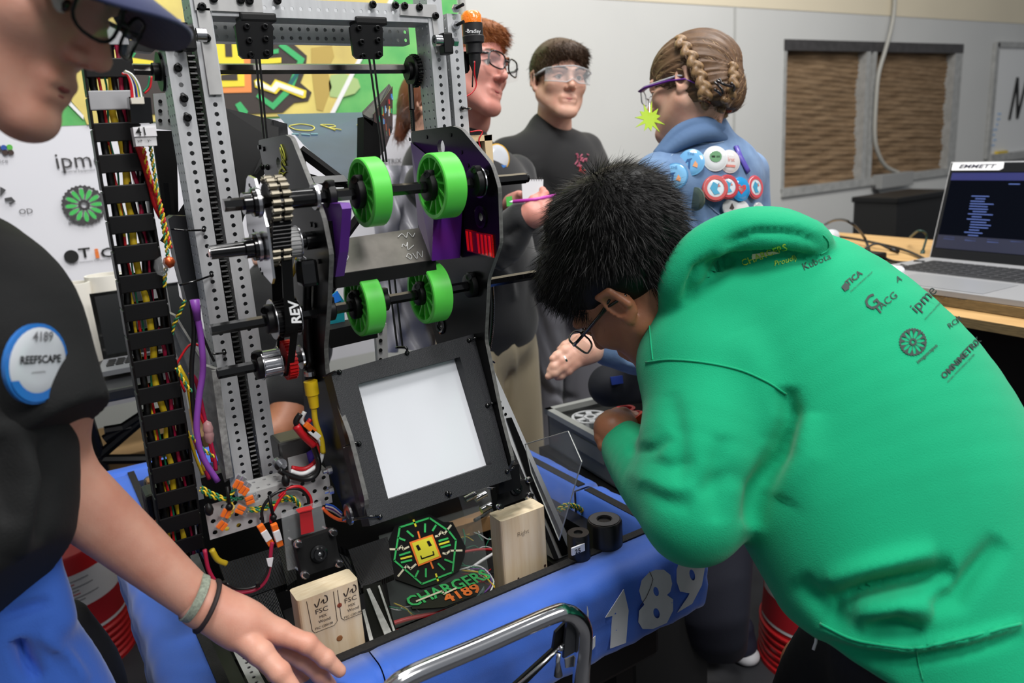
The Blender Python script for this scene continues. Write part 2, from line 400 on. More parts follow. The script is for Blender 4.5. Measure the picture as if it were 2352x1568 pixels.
BUR = mat('brown burlap', (150, 124, 94), .95, bump=.6, bscale=260, col2=(120, 95, 68), nscale=7, stretch=(1.2, 1, 7))
for a, b, sd in ((WX0 + .03, xm - .075, 1), (xm + .06, WX1 - .12, 2)):
    n1, n2 = 60, 90; V = []
    for j in range(n2 + 1):
        for i in range(n1 + 1):
            u, q = i / n1, j / n2; x = a + (b - a) * u; z = WZ0 + .03 + (WZ1 - .1 - WZ0) * q
            fold = .006 * math.sin(q * 62 + 3 * math.sin(u * 4 + sd)) * (.4 + .6 * (1 - q)) + .014 * math.sin(u * 9 + q * 7 * sd) * math.sin(q * 13 + u * 5) + .006 * math.sin(z * 170 + u * 11)
            V.append((x, WY + .06 + fold, z))
    Fc = [(j * (n1 + 1) + i, j * (n1 + 1) + i + 1, (j + 1) * (n1 + 1) + i + 1, (j + 1) * (n1 + 1) + i) for j in range(n2) for i in range(n1)]
    rawmesh('burlap_sheet', V, Fc, BUR, win, True)
MB().bb(WX0, WX1, WY + .1, WY + .14, WZ0, WZ1).build('backing_board', WD, win)
# conduit and box
cd = thing('electrical_conduit', 'pale flexible conduit hanging down the wall over the window centre', 'conduit', A(2050, 0, Y=WY - .03) * [1, 1, 0] + V3(0, 0, 1.2))
GREYC = mat('grey conduit', (170, 168, 160), .5)
wire('conduit_pipe', [A(x, y, Y=WY - .04) for x, y in ((2056, -60), (2054, 20), (2046, 70), (2032, 120), (2018, 170), (2012, 230), (2009, 310), (2017, 352), (2035, 382), (2066, 398))], .016, GREYC, cd, 10)
bx = thing('junction_box', 'grey metal junction box on the wall under the window centre', 'box', A(2050, 418, Y=WY - .05))
q0 = A(2018, 402, Y=WY - .06); q1 = A(2092, 402, Y=WY - .06); q2 = A(2018, 434, Y=WY - .06)
MB().bb(q0[0], q1[0], WY - .09, WY - .004, q2[2], q0[2], bev=.006).build('box_body', mat('grey enamel', (150, 150, 148), .5), bx)
MB().tube(spline([A(x, y, Y=WY - .03) for x, y in ((2020, 420), (2008, 430), (2018, 445), (2030, 452))]), .012).build('cable_stub', WD, bx, True)
# whiteboard
wbd = thing('whiteboard', 'whiteboard with a large black letter on the wall right of the window', 'whiteboard', A(2262, 355, Y=WY))
wx0 = A(2284, 107, Y=WY)[0]; wz1 = A(2284, 107, Y=WY)[2]; wz0 = A(2262, 358, Y=WY)[2]
MB().bb(wx0, wx0 + 2.4, WY - .02, WY - .002, wz0, wz1).build('board_face', mat('whiteboard face', (226, 226, 224), .2), wbd)
m = MB(); m.bb(wx0 - .03, wx0 + .03, WY - .035, WY - .002, wz0 - .03, wz1 + .03); m.bb(wx0, wx0 + 2.4, WY - .035, WY - .002, wz1 - .01, wz1 + .04); m.bb(wx0, wx0 + 2.4, WY - .06, WY - .002, wz0 - .06, wz0 + .01); m.build('board_frame', WF, wbd)
m = MB(); P = [A(x, y, Y=WY - .024) for x, y in ((2318, 275), (2337, 178), (2336, 272), (2362, 165))]
for a, b in zip(P, P[1:]): m.tube([a, b], .014, 6)
m.build('marker_writing', INK, wbd)
m = MB(); random.seed(3)
for k in range(7):
    p = A(2298 - k * 3 + random.uniform(-3, 3), 262 + k * 12, Y=WY - .022); m.bb(p[0] - .04, p[0] + random.uniform(.0, .05), WY - .022, WY - .02, p[2] - .008, p[2] + .012)
m.build('faded_writing', mat('faded blue marker', (172, 194, 222), .5), wbd)
p = A(2298, 352, Y=WY - .04); MB().bb(p[0] - .07, p[0] + .12, WY - .05, WY - .02, p[2] - .01, p[2] + .02).build('yellow_tape', YEL, wbd)
# ---------------------------------------------------------------- banners
BY = 2.6
B = lambda x, y, k=0: A(x, y, Y=BY - .004 - .0015 * k)
def poly(name, pts, c, parent, k=0, m=None):
    P = [B(x, y, k) for x, y in pts]; o = MB().prism(P, (0, .001, 0)).build(name, m or mat('print%d_%d_%d' % c, c, .6), parent); return o
zb = B(200, 287)[2]; xr = B(1060, 120)[0]; xw = B(1056, 300)[0]
tb = thing('team_banner', 'green and yellow printed banner with a square face emblem behind the robot', 'banner', (0.6, BY, zb))
GB = mat('green banner print', (74, 168, 92), .6, noise=.35, nscale=9, col2=(120, 196, 110))
YB = mat('yellow banner print', (232, 214, 120), .6, col2=(196, 176, 104), nscale=6)
MB().bb(-.6, xr, BY, BY + .004, zb, 2.35).build('banner_cloth', GB, tb)
poly('centre_panel', [(165, -60), (135, 200), (190, 262), (200, 286), (762, 262), (812, 165), (925, -60)], (0, 0, 0), tb, 0, YB)
poly('white_stripe', [(925, -60), (806, 165), (817, 165), (936, -60)], (235, 235, 235), tb, 1.6); poly('white_stripe', [(806, 165), (757, 262), (768, 262), (817, 165)], (235, 235, 235), tb, 1.6)
poly('white_stripe', [(130, 200), (192, 265), (192, 275), (122, 204)], (235, 235, 235), tb, 1)
poly('pale_shape', [(755, 190), (760, 172), (790, 168), (822, 182), (828, 200), (815, 215), (780, 225), (758, 222)], (170, 196, 130), tb, 1)
poly('figure_print', [(715, 110), (762, 103), (768, 130), (752, 160), (762, 200), (742, 255), (728, 252), (720, 200), (716, 160)], (186, 160, 84), tb, 1)
DK = (62, 54, 50)
poly('emblem_outline', [(330, 90), (660, 88), (705, 128), (702, 160), (690, 190), (716, 212), (708, 232), (676, 236), (650, 258), (560, 262), (300, 262), (262, 230), (255, 150)], DK, tb, 2)
poly('emblem_ring', [(648, 96), (700, 135), (672, 208), (628, 252), (588, 222), (594, 214), (626, 236), (660, 200), (684, 140), (640, 106)], (66, 180, 108), tb, 3.4)
poly('emblem_ring', [(282, 140), (312, 96), (324, 104), (296, 146), (300, 190), (284, 186)], (66, 180, 108), tb, 3)
poly('emblem_dash', [(540, 240), (552, 233), (570, 256), (566, 262), (552, 262)], (66, 180, 108), tb, 3)
poly('emblem_dash', [(596, 118), (640, 112), (640, 122), (598, 128)], (66, 180, 108), tb, 3.2)
poly('emblem_dash', [(655, 200), (684, 160), (690, 166), (662, 208)], (34, 104, 104), tb, 3.7)
poly('emblem_face_border', [(392, 60), (572, 60), (578, 212), (398, 216)], (240, 148, 80), tb, 3)
poly('emblem_face', [(400, 60), (558, 60), (562, 198), (408, 204)], (244, 222, 62), tb, 4)
for q in (((514, 60), (530, 60), (534, 130), (518, 130)), ((508, 172), (545, 168), (546, 184), (508, 184)), ((430, 90), (446, 90), (448, 130), (434, 130))): poly('emblem_eye', q, DK, tb, 5)
for q, c, k in ((((584, 185), (592, 180), (622, 197), (632, 182), (704, 208), (702, 224), (696, 226), (644, 205), (634, 216), (586, 200)), (244, 222, 62), 4.3), (((586, 188), (592, 184), (624, 201), (634, 187), (698, 210), (696, 220), (640, 200), (630, 212), (588, 196)), (240, 240, 232), 5)): poly('emblem_bolt', q, c, tb, k)
poly('emblem_bolt', ((380, 204), (392, 200), (394, 214), (381, 214)), (240, 240, 232), tb, 4)
poly('emblem_bar', ((596, 136), (646, 132), (646, 144), (598, 148)), (244, 222, 62), tb, 4)
poly('emblem_bar', ((300, 132), (352, 140), (352, 152), (300, 146)), (244, 222, 62), tb, 4)
MB().cyl((xr + .03, BY + .02, 0), (xr + .03, BY + .02, 2.4), .014, 12).build('banner_pole', WF, tb)
sb = thing('sponsor_board', 'white vinyl board of black sponsor logos below the green banner', 'banner', (0.5, BY, .4))
MB().bb(-.6, xw, BY + .001, BY + .005, .75, zb).build('board_sheet', mat('white vinyl', (222, 222, 228), .5, noise=.02, nscale=2), sb)
U = V3(1, 0, 0); W = V3(0, 0, 1)
def btxt(s, x, y, px, m=INK, sx=1, bold=0, nm='printed_text'):
    D = (A(x, y, Y=BY) - CAM) @ FW; return text(nm, s, B(x, y), U, W, px / F * D * 1.38, m, sb, bold=bold, sx=sx)
GREY = mat('grey print', (110, 110, 114), .6); DKG = mat('dark grey print', (64, 62, 64), .6)
btxt('ipme', 128, 387, 36, DKG, 1.05); btxt('Industrial Equipment', 142, 397, 6, GREY)
btxt('imagescapes', 158, 516, 10, DKG, .95, .01); btxt('T', 183, 592, 22, INK, 1.3, .02); btxt('i', 219, 592, 22, mat('orange print', (226, 120, 50), .6), 1.5, .04); btxt('CA', 232, 592, 22, INK, 1.3, .02)
btxt('Digital Innovative Component Group', 160, 607, 5, GREY); btxt('A', -14, 356, 26, DKG, 1, .02); btxt('ice', 0, 374, 9, GREY, 1.2); btxt('OD', 44, 492, 12, DKG, 1.1); btxt('METRIX', 870, 378, 11, DKG, 1.1, .01); btxt('monitoring', 905, 386, 4, GREY)
m = MB()
for x, y, c in ((9, 339, 0), (22, 338, 1), (12, 350, 2), (25, 350, 2)):
    p = B(x, y, 1); MB().cyl(p, p + V3(0, .001, 0), .0075, 16).build('logo_dot', mat('dot%d' % c, ((40, 80, 160), (90, 180, 70), (60, 44, 40))[c], .6), sb)
poly('logo_stroke', ((0, 428), (14, 436), (0, 452)), (70, 70, 72), sb, 1); poly('logo_stroke', ((10, 455), (26, 452), (36, 462), (24, 470), (20, 466), (28, 462), (12, 462)), (70, 70, 72), sb, 1)
p = B(164, 589, 1); MB().cyl(p, p + V3(0, .001, 0), .019, 24).build('logo_disc', INK, sb)
def gear(c, R, parent, m1, m2, u, v, n=12, teeth=30, nm='gear_logo', bvh=None, ld=None):
    def put(P, mm, nme, lift):
        if bvh is not None: P2 = drape(P[0], bvh, ld, lift)
        else: P2 = P[0] + np.cross(u, v) * lift
        rawmesh(nme, P2, P[1], mm, parent)
    def ring(r0, r1, N, wob=0):
        V = []; Fc = []
        for i in range(N):
            a = 2 * math.pi * i / N
            for r in (r0, r1 + (wob if i % 2 else 0)): V.append(c + (u * math.cos(a) + v * math.sin(a)) * r)
        for i in range(N): j = (i + 1) % N; Fc.append((2 * i, 2 * i + 1, 2 * j + 1, 2 * j))
        return np.array(V), Fc
    put(ring(R * .86, R * .94, teeth * 2, R * .07), m1, nm + '_ring', .0012)
    V = []; Fc = []
    for i in range(n):
        a = 2 * math.pi * i / n; pts = []
        for k in range(8):
            t = k / 8 * 2 * math.pi; rr = R * (.56 + .28 * math.cos(t)); aa = a + .17 * math.sin(t); pts.append(c + (u * math.cos(aa) + v * math.sin(aa)) * rr)
        b = len(V); V += pts; Fc.append(tuple(range(b, b + 8)))
    if m2 is not None: put((np.array(V), Fc), m2, nm + '_petals', .0014)
    V = []; Fc = []
    for i in range(n):
        a = 2 * math.pi * (i + .5) / n; b = len(V)
        for rr, da in ((.2, -.09), (.55, -.035), (.88, -.16), (.88, .16), (.55, .035), (.2, .09)): V.append(c + (u * math.cos(a + da) + v * math.sin(a + da)) * R * rr)
        Fc.append(tuple(range(b, b + 6)))
    put((np.array(V), Fc), m1, nm + '_spokes', .0013); put(ring(R * .13, R * .26, 24), m1, nm + '_hub', .0013)
gear(B(193, 471, 1), .058, sb, DKG, mat('green print', (70, 190, 90), .6), U, W)
# ---------------------------------------------------------------- things behind on the left
TT = .80
tt = thing('folding_table', 'black trestle table carrying the small laptop at the left', 'table', A(280, 900, Y=1.95) * [1, 1, 0])
ty0 = 1.95
def H(x, y, Y): return A(x, y, Y=Y)
pz = A(280, 890, Y=ty0)[2]
MB().bb(-.5, .44, ty0, 2.5, pz - .03, pz, bev=.006).build('tabletop', mat('charcoal tabletop', (34, 35, 38), .35), tt)
m = MB()
for a, b in (((240, 1010), (340, 945)), ((190, 920), (240, 1080)), ((170, 985), (205, 1080)), ((240, 990), (300, 980)), ((230, 1055), (420, 1052)), ((190, 1080), (330, 960))):
    m.tube([A(*a, Y=ty0 + .12), A(*b, Y=ty0 + .12)], .013, 8)
m.build('leg_frame', BLK, tt)
lp = thing('laptop_computer', 'dark laptop open on the black trestle table at the left', 'laptop', A(290, 860, Y=2.1))
q = [A(x, y, Z=pz + .012) for x, y in ((222, 868), (340, 866), (340, 815), (252, 822))]
q[1] = q[0] + V3(.25, 0, 0) ; q[2] = q[1] + V3(.03, .14, 0); q[3] = q[0] + V3(.03, .14, 0)
MB().prism(q, (0, 0, .012)).build('laptop_base', mat('grey laptop shell', (120, 122, 126), .4, .3), lp)
m = MB()
for i in range(10):
    for j in range(4): c = q[0] + (q[1] - q[0]) * (.1 + i * .085) + (q[3] - q[0]) * (.4 + j * .13) + V3(0, 0, .0125); m.box(c, (.017, .018, .003))
m.build('laptop_keys', BLK, lp)
s0, s1 = q[3] + V3(0, 0, .012), q[2] + V3(0, 0, .012); sv = V3(0, .03, .168)
MB().prism([s0, s1, s1 + sv, s0 + sv], (0, .008, 0)).build('laptop_screen', BLKG, lp)
MB().prism([s0 + sv * .06 + V3(.01, -.001, 0), s1 + sv * .06 + V3(-.01, -.001, 0), s1 + sv * .95 + V3(-.01, -.001, 0), s0 + sv * .95 + V3(.01, -.001, 0)], (0, .0005, 0)).build('display_panel', mat('dark display', (22, 24, 26), .3), lp)
for i, (xa, xb, yt, yb, lb) in enumerate(((170, 205, 632, 805, 'left one of two white paper tubes behind the black table'), (196, 278, 618, 805, 'wider white paper tube with pencil letters behind the black table'))):
    Yt = 2.32 + i * .02; p0 = A(xa, yt, Y=Yt); p1 = A(xb, yt, Y=Yt); r = .05 if i else .047; cx = (p0[0] + p1[0]) / 2 if i else p1[0] - r
    tu = thing('paper_tube', lb, 'tube', (cx, Yt, pz), 'white paper tubes'); zt = p0[2] - .02
    MB().lathe((cx, Yt, pz), (0, 0, 1), ((0, r), (zt - pz, r), (zt - pz, r - .006), (.02, r - .006)), 28).build('tube_wall', mat('cream paper tube', (232, 228, 218), .7), tu, 'auto')
    if i:
        for k, ch in enumerate('A.R0'): text('pencil_letter', ch, (cx - .02, Yt - r - .001, zt - .1 - k * .055), U, W, .04, DKG, tu, bold=-.01)
cb = thing('cardboard_box', 'large brown cardboard box under the black trestle table', 'box', (.27, 2.7, 0))
MB().bb(.02, .52, 2.55, 2.9, 0, .60, bev=.004).build('box_body', mat('brown cardboard', (158, 126, 84), .85, noise=.08, nscale=5), cb)
MB().bb(.02, .52, 2.545, 2.55, .38, .385).build('flap_line', mat('dark cardboard', (90, 68, 42), .9), cb)
# ================================================================ the robot (one thing)
RB = thing('competition_robot', 'tall wheeled robot with perforated aluminium elevator, four green wheels, black side plates and blue bumpers', 'robot', (.48, 1.3, .60))
XL, XR = .317, .558
def post(x0, x1, y0, y1, z0, z1, left=True):
    m = MB(); n = int((z1 - z0) / .0127); z1 = z0 + n * .0127
    m.perf((x0, y0, z0), U, W, 1, n, x1 - x0, .0127, .0031)
    nr = 3; pd = (y1 - y0) / nr
    m.perf((x0, y1, z0), (0, -1, 0), W, nr, n, pd, .0127, .0022, n=8)
    m.bb(x1 - .0015, x1, y0 + .0015, y1, z0, z1); m.bb(x0 + .0015, x1 - .0015, y1 - .0015, y1, z0, z1)
    return m.build('elevator_post', ALU, RB)
post(.210, .2357, 1.14, 1.188, .955, 1.645)
post(.2505, .2765, 1.142, 1.19, .967, 1.70)
post(.6025, .6285, 1.14, 1.188, .95, 1.70)
post(.637, .6625, 1.142, 1.19, .95, 1.662)
# roller chain in the gap between the two left posts
m = MB(); m.bb(.2385, .2475, 1.16, 1.178, .96, 1.64); m.build('chain_guide', BLK, RB)
m = MB(); z = .965
while z < 1.60: m.box((.243, 1.152, z), (.009, .008, .0058)); m.cyl((.2385, 1.149, z), (.2475, 1.149, z), .0025, 6); z += .0075
m.build('roller_chain', BOLT, RB, kind='stuff')
MB().bb(.6295, .636, 1.16, 1.178, 1.0, 1.62).build('chain_guide', BLK, RB)
# top and cross beams
m = MB(); n = int(.326 / .0127)
m.perf((.2765, 1.141, 1.6465), U, W, n, 1, .326 / n, .0254, .0027); m.bb(.2765, .6025, 1.1425, 1.19, 1.6465, 1.6475); m.bb(.2765, .6025, 1.188, 1.19, 1.6475, 1.672); m.build('cross_beam', ALU, RB)
m = MB(); n = 22; m.perf((.2865, 1.2, 1.6225), U, W, 23, 3, .31 / 23, .0125, .0028); m.bb(.2865, .5965, 1.2016, 1.225, 1.6225, 1.6235); m.bb(.2865, .5965, 1.224, 1.2255, 1.6225, 1.66); m.bb(.2865, .5965, 1.2016, 1.2245, 1.659, 1.6605); m.build('cross_beam', ALU, RB)
# corner gusset plates with screws
g = MB(); g.bb(.255, .345, 1.1375, 1.1405, 1.652, 1.69); g.bb(.257, .274, 1.1375, 1.1405, 1.545, 1.655); g.build('corner_gusset', STEEL if False else ALU2, RB)
g = MB(); g.prism([A(x, y, Y=1.1395) for x, y in ((919, 9), (998, 11), (1001, 14), (1003, 50), (1012, 120), (1000, 121), (991, 40), (918, 35))], (0, -.0025, 0)); g.build('corner_gusset', ALU2, RB)
def screw(x, y, Y, r=.0055, nm='cap_screw', mt=BOLT, par=None):
    p = A(x, y, Y=Y); MB().lathe(p, (0, -1, 0), ((0, r), (.004, r), (.0048, r * .8), (.0048, r * .5), (.002, r * .45), (.002, 0)), 12).build(nm, mt, par or RB, 'auto')
for x, y in ((463, 16), (474, 88), (490, -3), (552, 0), (572, 2), (636, 2), (855, 11), (907, 13), (928, 14), (962, 17), (999, 37), (1003, 98)): screw(x, y, 1.1375)
for x, y in ((422, 226), (430, 270), (411, 112), (408, 156)): screw(x, y, 1.1395)
# latch blocks with rollers at the heads of the posts
for x, y, s in ((432, 88, 1), (1024, 101, -1)):
    p = A(x, y, Y=1.12); m = MB(); m.box(p, (.016, .02, .032), bev=.003).build('roller_block', BLK, RB)
    q = p + V3(.016 * s, -.004, .004); MB().lathe(q - V3(.006, 0, 0), (1, 0, 0), ((0, .004), (0, .0085), (.012, .0085), (.012, .004)), 20).build('bearing', STEEL, RB, 'auto')
    q = p - V3(.016 * s, 0, -.003); MB().cyl(q - V3(.004, 0, 0), q + V3(.004, 0, 0), .007, 6).build('hex_nut', STEEL, RB)
for x, y in ((1045, 20), (1046, 59)):
    p = A(x, y, Y=1.14); MB().cyl(p, p + V3(0, -.005, 0), .0065, 6).build('hex_nut', STEEL, RB); MB().cyl(p, p + V3(.004, -.02, .003), .0026, 10).build('stud_end', BOLT, RB)
# pulley plates below the cross beam
for cs in (((540, 58), (548, 48), (618, 50), (627, 60), (628, 126), (618, 134), (558, 134), (549, 126)), ((804, 62), (811, 56), (871, 57), (879, 64), (880, 128), (872, 135), (820, 134), (812, 126))):
    P = [A(x, y, Y=1.132) for x, y in cs]; pp = MB().prism(P, (0, .006, 0)).build('pulley_plate', CARBON, RB)
    cx = sum(c[0] for c in cs) / 8; cy = sum(c[1] for c in cs) / 8
    for i, (dx, dy) in enumerate(((-20, -30), (22, -30), (-14, 2), (24, -2), (-10, 34), (26, 30))): screw(cx + dx, cy + dy, 1.1315, .0042, 'bolt', BOLT, pp)
    p = A(cx + 2, cs[1][1] - 5, Y=1.15); MB().box(p, (.05, .03, .012), bev=.003).build('pulley_bracket', BLK, pp)
m = MB()
for a, b in (((588, 134), (606, 318)), ((596, 134), (613, 318)), ((848, 135), (881, 372)), ((858, 135), (888, 372))): m.tube([A(*a, Y=1.125), A(*b, Y=1.125)], .0016, 6)
m.build("lift_cord", BLKW, RB, kind="stuff")
m = MB()
for a, b in (((893, 640), (913, 800)), ((906, 640), (925, 800))): m.tube([A(*a, Y=1.125), A(*b, Y=1.10)], .0016, 6)
m.build("lift_cord", BLKW, RB, kind="stuff")
# hex shaft behind the posts with bearing flange, sprocket and hanging chain
p0 = A(505, 158, Y=1.2); p1 = A(948, 158, Y=1.2); MB().hexbar(p0 - V3(.05, 0, 0), p1 + V3(.02, 0, 0), .0078).build('hex_shaft', mat('dark steel', (96, 94, 92), .25, .9), RB)
MB().hexbar(A(276, 158, Y=1.2), A(352, 160, Y=1.2), .0078).build('hex_shaft', mat('dark steel', (96, 94, 92), .25, .9), RB)
p = A(365, 165, Y=1.19); MB().lathe(p, (1, 0, 0), ((-.008, .0), (-.008, .012), (0, .012), (0, .026), (.014, .026), (.014, 0)), 24).build('bearing_housing', BLK, RB, 'auto')
p = A(941, 163, Y=1.19); MB().lathe(p, (1, 0, 0), ((-.006, 0), (-.006, .014), (0, .014), (0, .023), (.008, .023), (.008, 0)), 24).build('shaft_collar', BLK, RB, 'auto')
m = MB()
for k in range(26): t = 2 * math.pi * k / 26; m.cyl(p + V3(.004, math.cos(t) * .024, math.sin(t) * .024), p + V3(.012, math.cos(t) * .024, math.sin(t) * .024), .0022, 6)
m.build('sprocket_teeth', BOLT, RB)
a, b = A(943, 195, Y=1.185), A(949, 298, Y=1.17); MB().tube([a, a + (b - a) * .55], .0045, 8).build('chain_cover', BLK, RB)
m = MB()
for k in range(9): c = a + (b - a) * (.6 + k * .05); m.box(c, (.004, .007, .005)).ball(c, .0032, 6)
m.build('roller_chain', BOLT, RB)
# ---------------------------------------------------------------- side plates of the carriage
def plate(X, pts, th, nm='side_plate', holes=()):
    P = [A(x, y, X=X) for x, y in pts]; c = sum(P) / len(P); P2 = []
    n = len(P)
    for i in range(n):                 # round every corner
        a, b, d = P[i - 1], P[i], P[(i + 1) % n]; r = min(.008, np.linalg.norm(a - b) * .3, np.linalg.norm(d - b) * .3)
        s, e = b + unit(a - b) * r, b + unit(d - b) * r
        for t in (0, .5, 1): P2.append((1 - t) ** 2 * s + 2 * t * (1 - t) * b + t * t * e)
    bm = bmesh.new(); outer = [bm.verts.new(p) for p in P2]; ed = [bm.edges.new((outer[i], outer[(i + 1) % len(outer)])) for i in range(len(outer))]
    for (hx, hy, r) in holes:
        h = A(hx, hy, X=X); hv = [bm.verts.new(h + V3(0, math.cos(t) * r, math.sin(t) * r)) for t in np.linspace(0, 2 * math.pi, 16, endpoint=False)]
        ed += [bm.edges.new((hv[i], hv[(i + 1) % 16])) for i in range(16)]
    g = bmesh.ops.triangle_fill(bm, use_beauty=True, edges=ed)['geom']; fs = [f for f in g if isinstance(f, bmesh.types.BMFace)]
    r = bmesh.ops.extrude_face_region(bm, geom=fs)['geom']
    for q in r:
        if isinstance(q, bmesh.types.BMVert): q.co.x += th
    for f in bm.faces:
        f.normal_update(); f.material_index = 1 if abs(f.normal.x) < .5 else 0
    bm.verts.index_update(); v = [q.co[:] for q in bm.verts]; ff = [[q.index for q in f.verts] for f in bm.faces]; mi = [f.material_index for f in bm.faces]; bm.free()
    o = rawmesh(nm, v, ff, [CARBON, EDGE], RB); o.data.polygons.foreach_set('material_index', mi); return o
pl = plate(XL, ((592, 322), (655, 309), (668, 316), (722, 452), (740, 500), (757, 585), (752, 700), (744, 800), (748, 860), (800, 1000), (838, 1150), (836, 1190), (800, 1200), (770, 1120), (700, 960), (690, 800), (640, 560)), .006, holes=((640, 378, .010), (803, 1178, .009)))
pr = plate(XR, ((943, 302), (1040, 289), (1060, 297), (1128, 378), (1144, 430), (1148, 560), (1120, 640), (1113, 780), (1150, 960), (1176, 1060), (1150, 1100), (1060, 1000), (990, 740), (960, 520)), .006, holes=((1013, 338, .0115), (1105, 498, .006), (1012, 745, .005)))
for x, y in ((603, 384), (615, 384)): p = A(x, y, X=XL); MB().ball(p, .0042, 10).build('button_screw', BOLT, pl, True)
for x, y in ((596, 338), (606, 342), (715, 515), (724, 517), (726, 556), (733, 600)): p = A(x, y, X=XL); MB().lathe(p, (-1, 0, 0), ((0, .0034), (.002, .0034), (.002, 0)), 10).build('rivet', BOLT, pl)
for x, y in ((942, 320), (980, 315), (1035, 310), (1060, 350), (1075, 380), (985, 352)): p = A(x, y, X=XR); MB().lathe(p, (-1, 0, 0), ((0, .003), (.0012, .003), (.0012, 0)), 10).build('rivet', BOLT, pr)
text('printed_number', '#JACOBE', A(608, 418, X=XL) + V3(-.0006, 0, 0), A(664, 452, X=XL) - A(608, 418, X=XL), W, .016, mat('grey lettering', (196, 198, 200), .5), pl, bold=.02)
SIG = mat('yellow marker', (206, 210, 70), .5)
sg = [(645, 332), (652, 350), (655, 368), (647, 350), (643, 340), (650, 372), (656, 380), (650, 366), (646, 378), (655, 392), (647, 386), (641, 400), (647, 412), (651, 400), (643, 398), (649, 424), (644, 408), (656, 395)]
MB().tube(spline([A(x, y, X=XL - .001) for x, y in sg], 4), .0009, 5).build('signature', SIG, pl, True)
for x, y in ((1105, 498), (1012, 745)):
    p = A(x, y, X=XR); MB().lathe(p, (-1, 0, 0), ((0, .016), (.002, .016), (.003, .013), (.001, .0085), (.001, .006)), 24).build('bearing_ring', BLKG, pr, 'auto')
# red reflector with ribs
q = [A(x, y, X=XR - .003) for x, y in ((1068, 527), (1128, 540), (1132, 592), (1073, 577))]
rf = MB().prism(q, (.003, 0, 0)).build('red_reflector', mat('dark red lens', (190, 16, 14), .15, coat=.5, bump=.4, bscale=500), pr); m = MB()
for k in range(7):
    if k == 2: continue
    u0 = (k + .22) / 7; u1 = (k + .66) / 7; P = [q[0] + (q[1] - q[0]) * u + (q[3] - q[0]) * v for u, v in ((u0, .06), (u1, .06), (u1, .94), (u0, .94))]; m.prism([p + V3(-.0008, 0, 0) for p in P], (.001, 0, 0))
m.build('lens_rib', mat('red lens', (235, 26, 18), .2, coat=.5, emit=(255, 20, 10), estr=.25), RB)  # ribs carry a weak red glow of their own; the reflector has no lamp
# ---------------------------------------------------------------- axles, wheels, collars
def onp(x, y, X=XL): p = A(x, y, X=X); return p[1], p[2]
aY, aZ = .93, A(860, 442, Y=.93)[2] + .001
bY, bZ = .985, A(840, 697, Y=.985)[2]
def xat(x, y, Y): return A(x, y, Y=Y)[0]
def hexaxle(x0, x1, Y, Z, r=.0076): return MB().hexbar((x0, Y, Z), (x1, Y, Z), r).build('hex_axle', BLKG, RB)
hexaxle(xat(515, 485, aY), xat(1206, 408, aY), aY, aZ)
MB().cyl((xat(640, 470, aY), aY, aZ), (XL, aY, aZ), .0115, 24).build('axle_spacer', BLKG, RB, 'auto')
MB().cyl((xat(1205, 408, aY), aY, aZ), (xat(1211, 408, aY), aY, aZ), .0066, 20).build('axle_end', BOLT, RB)
hexaxle(xat(484, 760, bY), xat(1230, 625, bY), bY, bZ, .0072)
def wheel(xf, xb, Y, Z, R=.0435):
    m = MB(); r0, r1 = R - .006, R
    m.lathe((xf, Y, Z), (1, 0, 0), ((0, r0), (0, r1 - .0015), (.0015, r1), (xb - xf - .0015, r1), (xb - xf, r1 - .0015), (xb - xf, r0), (0, r0)), 64)
    wo = m.build('green_wheel', GREEN, RB, 'auto'); c = (xb - xf)
    m = MB(); m.lathe((xf, Y, Z), (1, 0, 0), ((.002, .009), (.002, .016), (c - .002, .016), (c - .002, .009), (.002, .009)), 40)
    m.lathe((xf, Y, Z), (1, 0, 0), ((c * .55, .014), (c * .55, r0 + .001), (c * .6, r0 + .001), (c * .6, .014)), 48)
    for k in range(12):
        t = 2 * math.pi * (k + .3) / 12; a = t + .28
        p = V3(xf + c / 2, Y + math.cos(t) * .0155, Z + math.sin(t) * .0155); q = V3(xf + c / 2, Y + math.cos(a) * (r0 + .0005), Z + math.sin(a) * (r0 + .0005))
        d = unit(q - p); m.box((p + q) / 2, (c - .005, np.linalg.norm(q - p), .0026), ax=[(1, 0, 0), d, np.cross((1, 0, 0), d)])
    m.build('wheel_spokes', GREEN, wo, 'auto'); return wo
wheel(xat(829, 448, aY), xat(871, 444, aY), aY, aZ); wheel(xat(990, 430, aY), xat(1038, 427, aY), aY, aZ)
wheel(xat(816, 700, bY), xat(858, 694, bY), bY, bZ); wheel(xat(965, 672, bY), xat(1009, 668, bY), bY, bZ)
def collar(x, Y, Z, big=1, w=.011, ring=False, tilt=0):
    r = .0185 * big; m = MB(); m.lathe((x, Y, Z), (1, 0, 0), ((0, .007), (0, r - .002), (.0015, r), (w - .0015, r), (w, r - .002), (w, .007)), 28)
    t = 1.25 + tilt; c = V3(x + w / 2, Y - math.cos(t) * (r - .001), Z + math.sin(t) * (r - .001))
    m.box(c, (w, .012, .011), bev=.003); o = m.build('shaft_collar', BLK, RB, 'auto')
    MB().lathe(c + V3(-w / 2, -.004, -.001), (-.7, -.7, .2), ((-.002, .0045), (.003, .0045), (.003, .003), (.001, .0028), (.001, 0)), 14).build('collar_screw', BLKG, o, 'auto')
    if ring: MB().lathe((x + (w if ring > 0 else -.001), Y, Z), (1, 0, 0), ((0, r * .8), (0, r * 1.12), (.0016, r * 1.12), (.0016, r * .8), (0, r * .8)), 32).build('washer_ring', STEEL, o, 'auto')
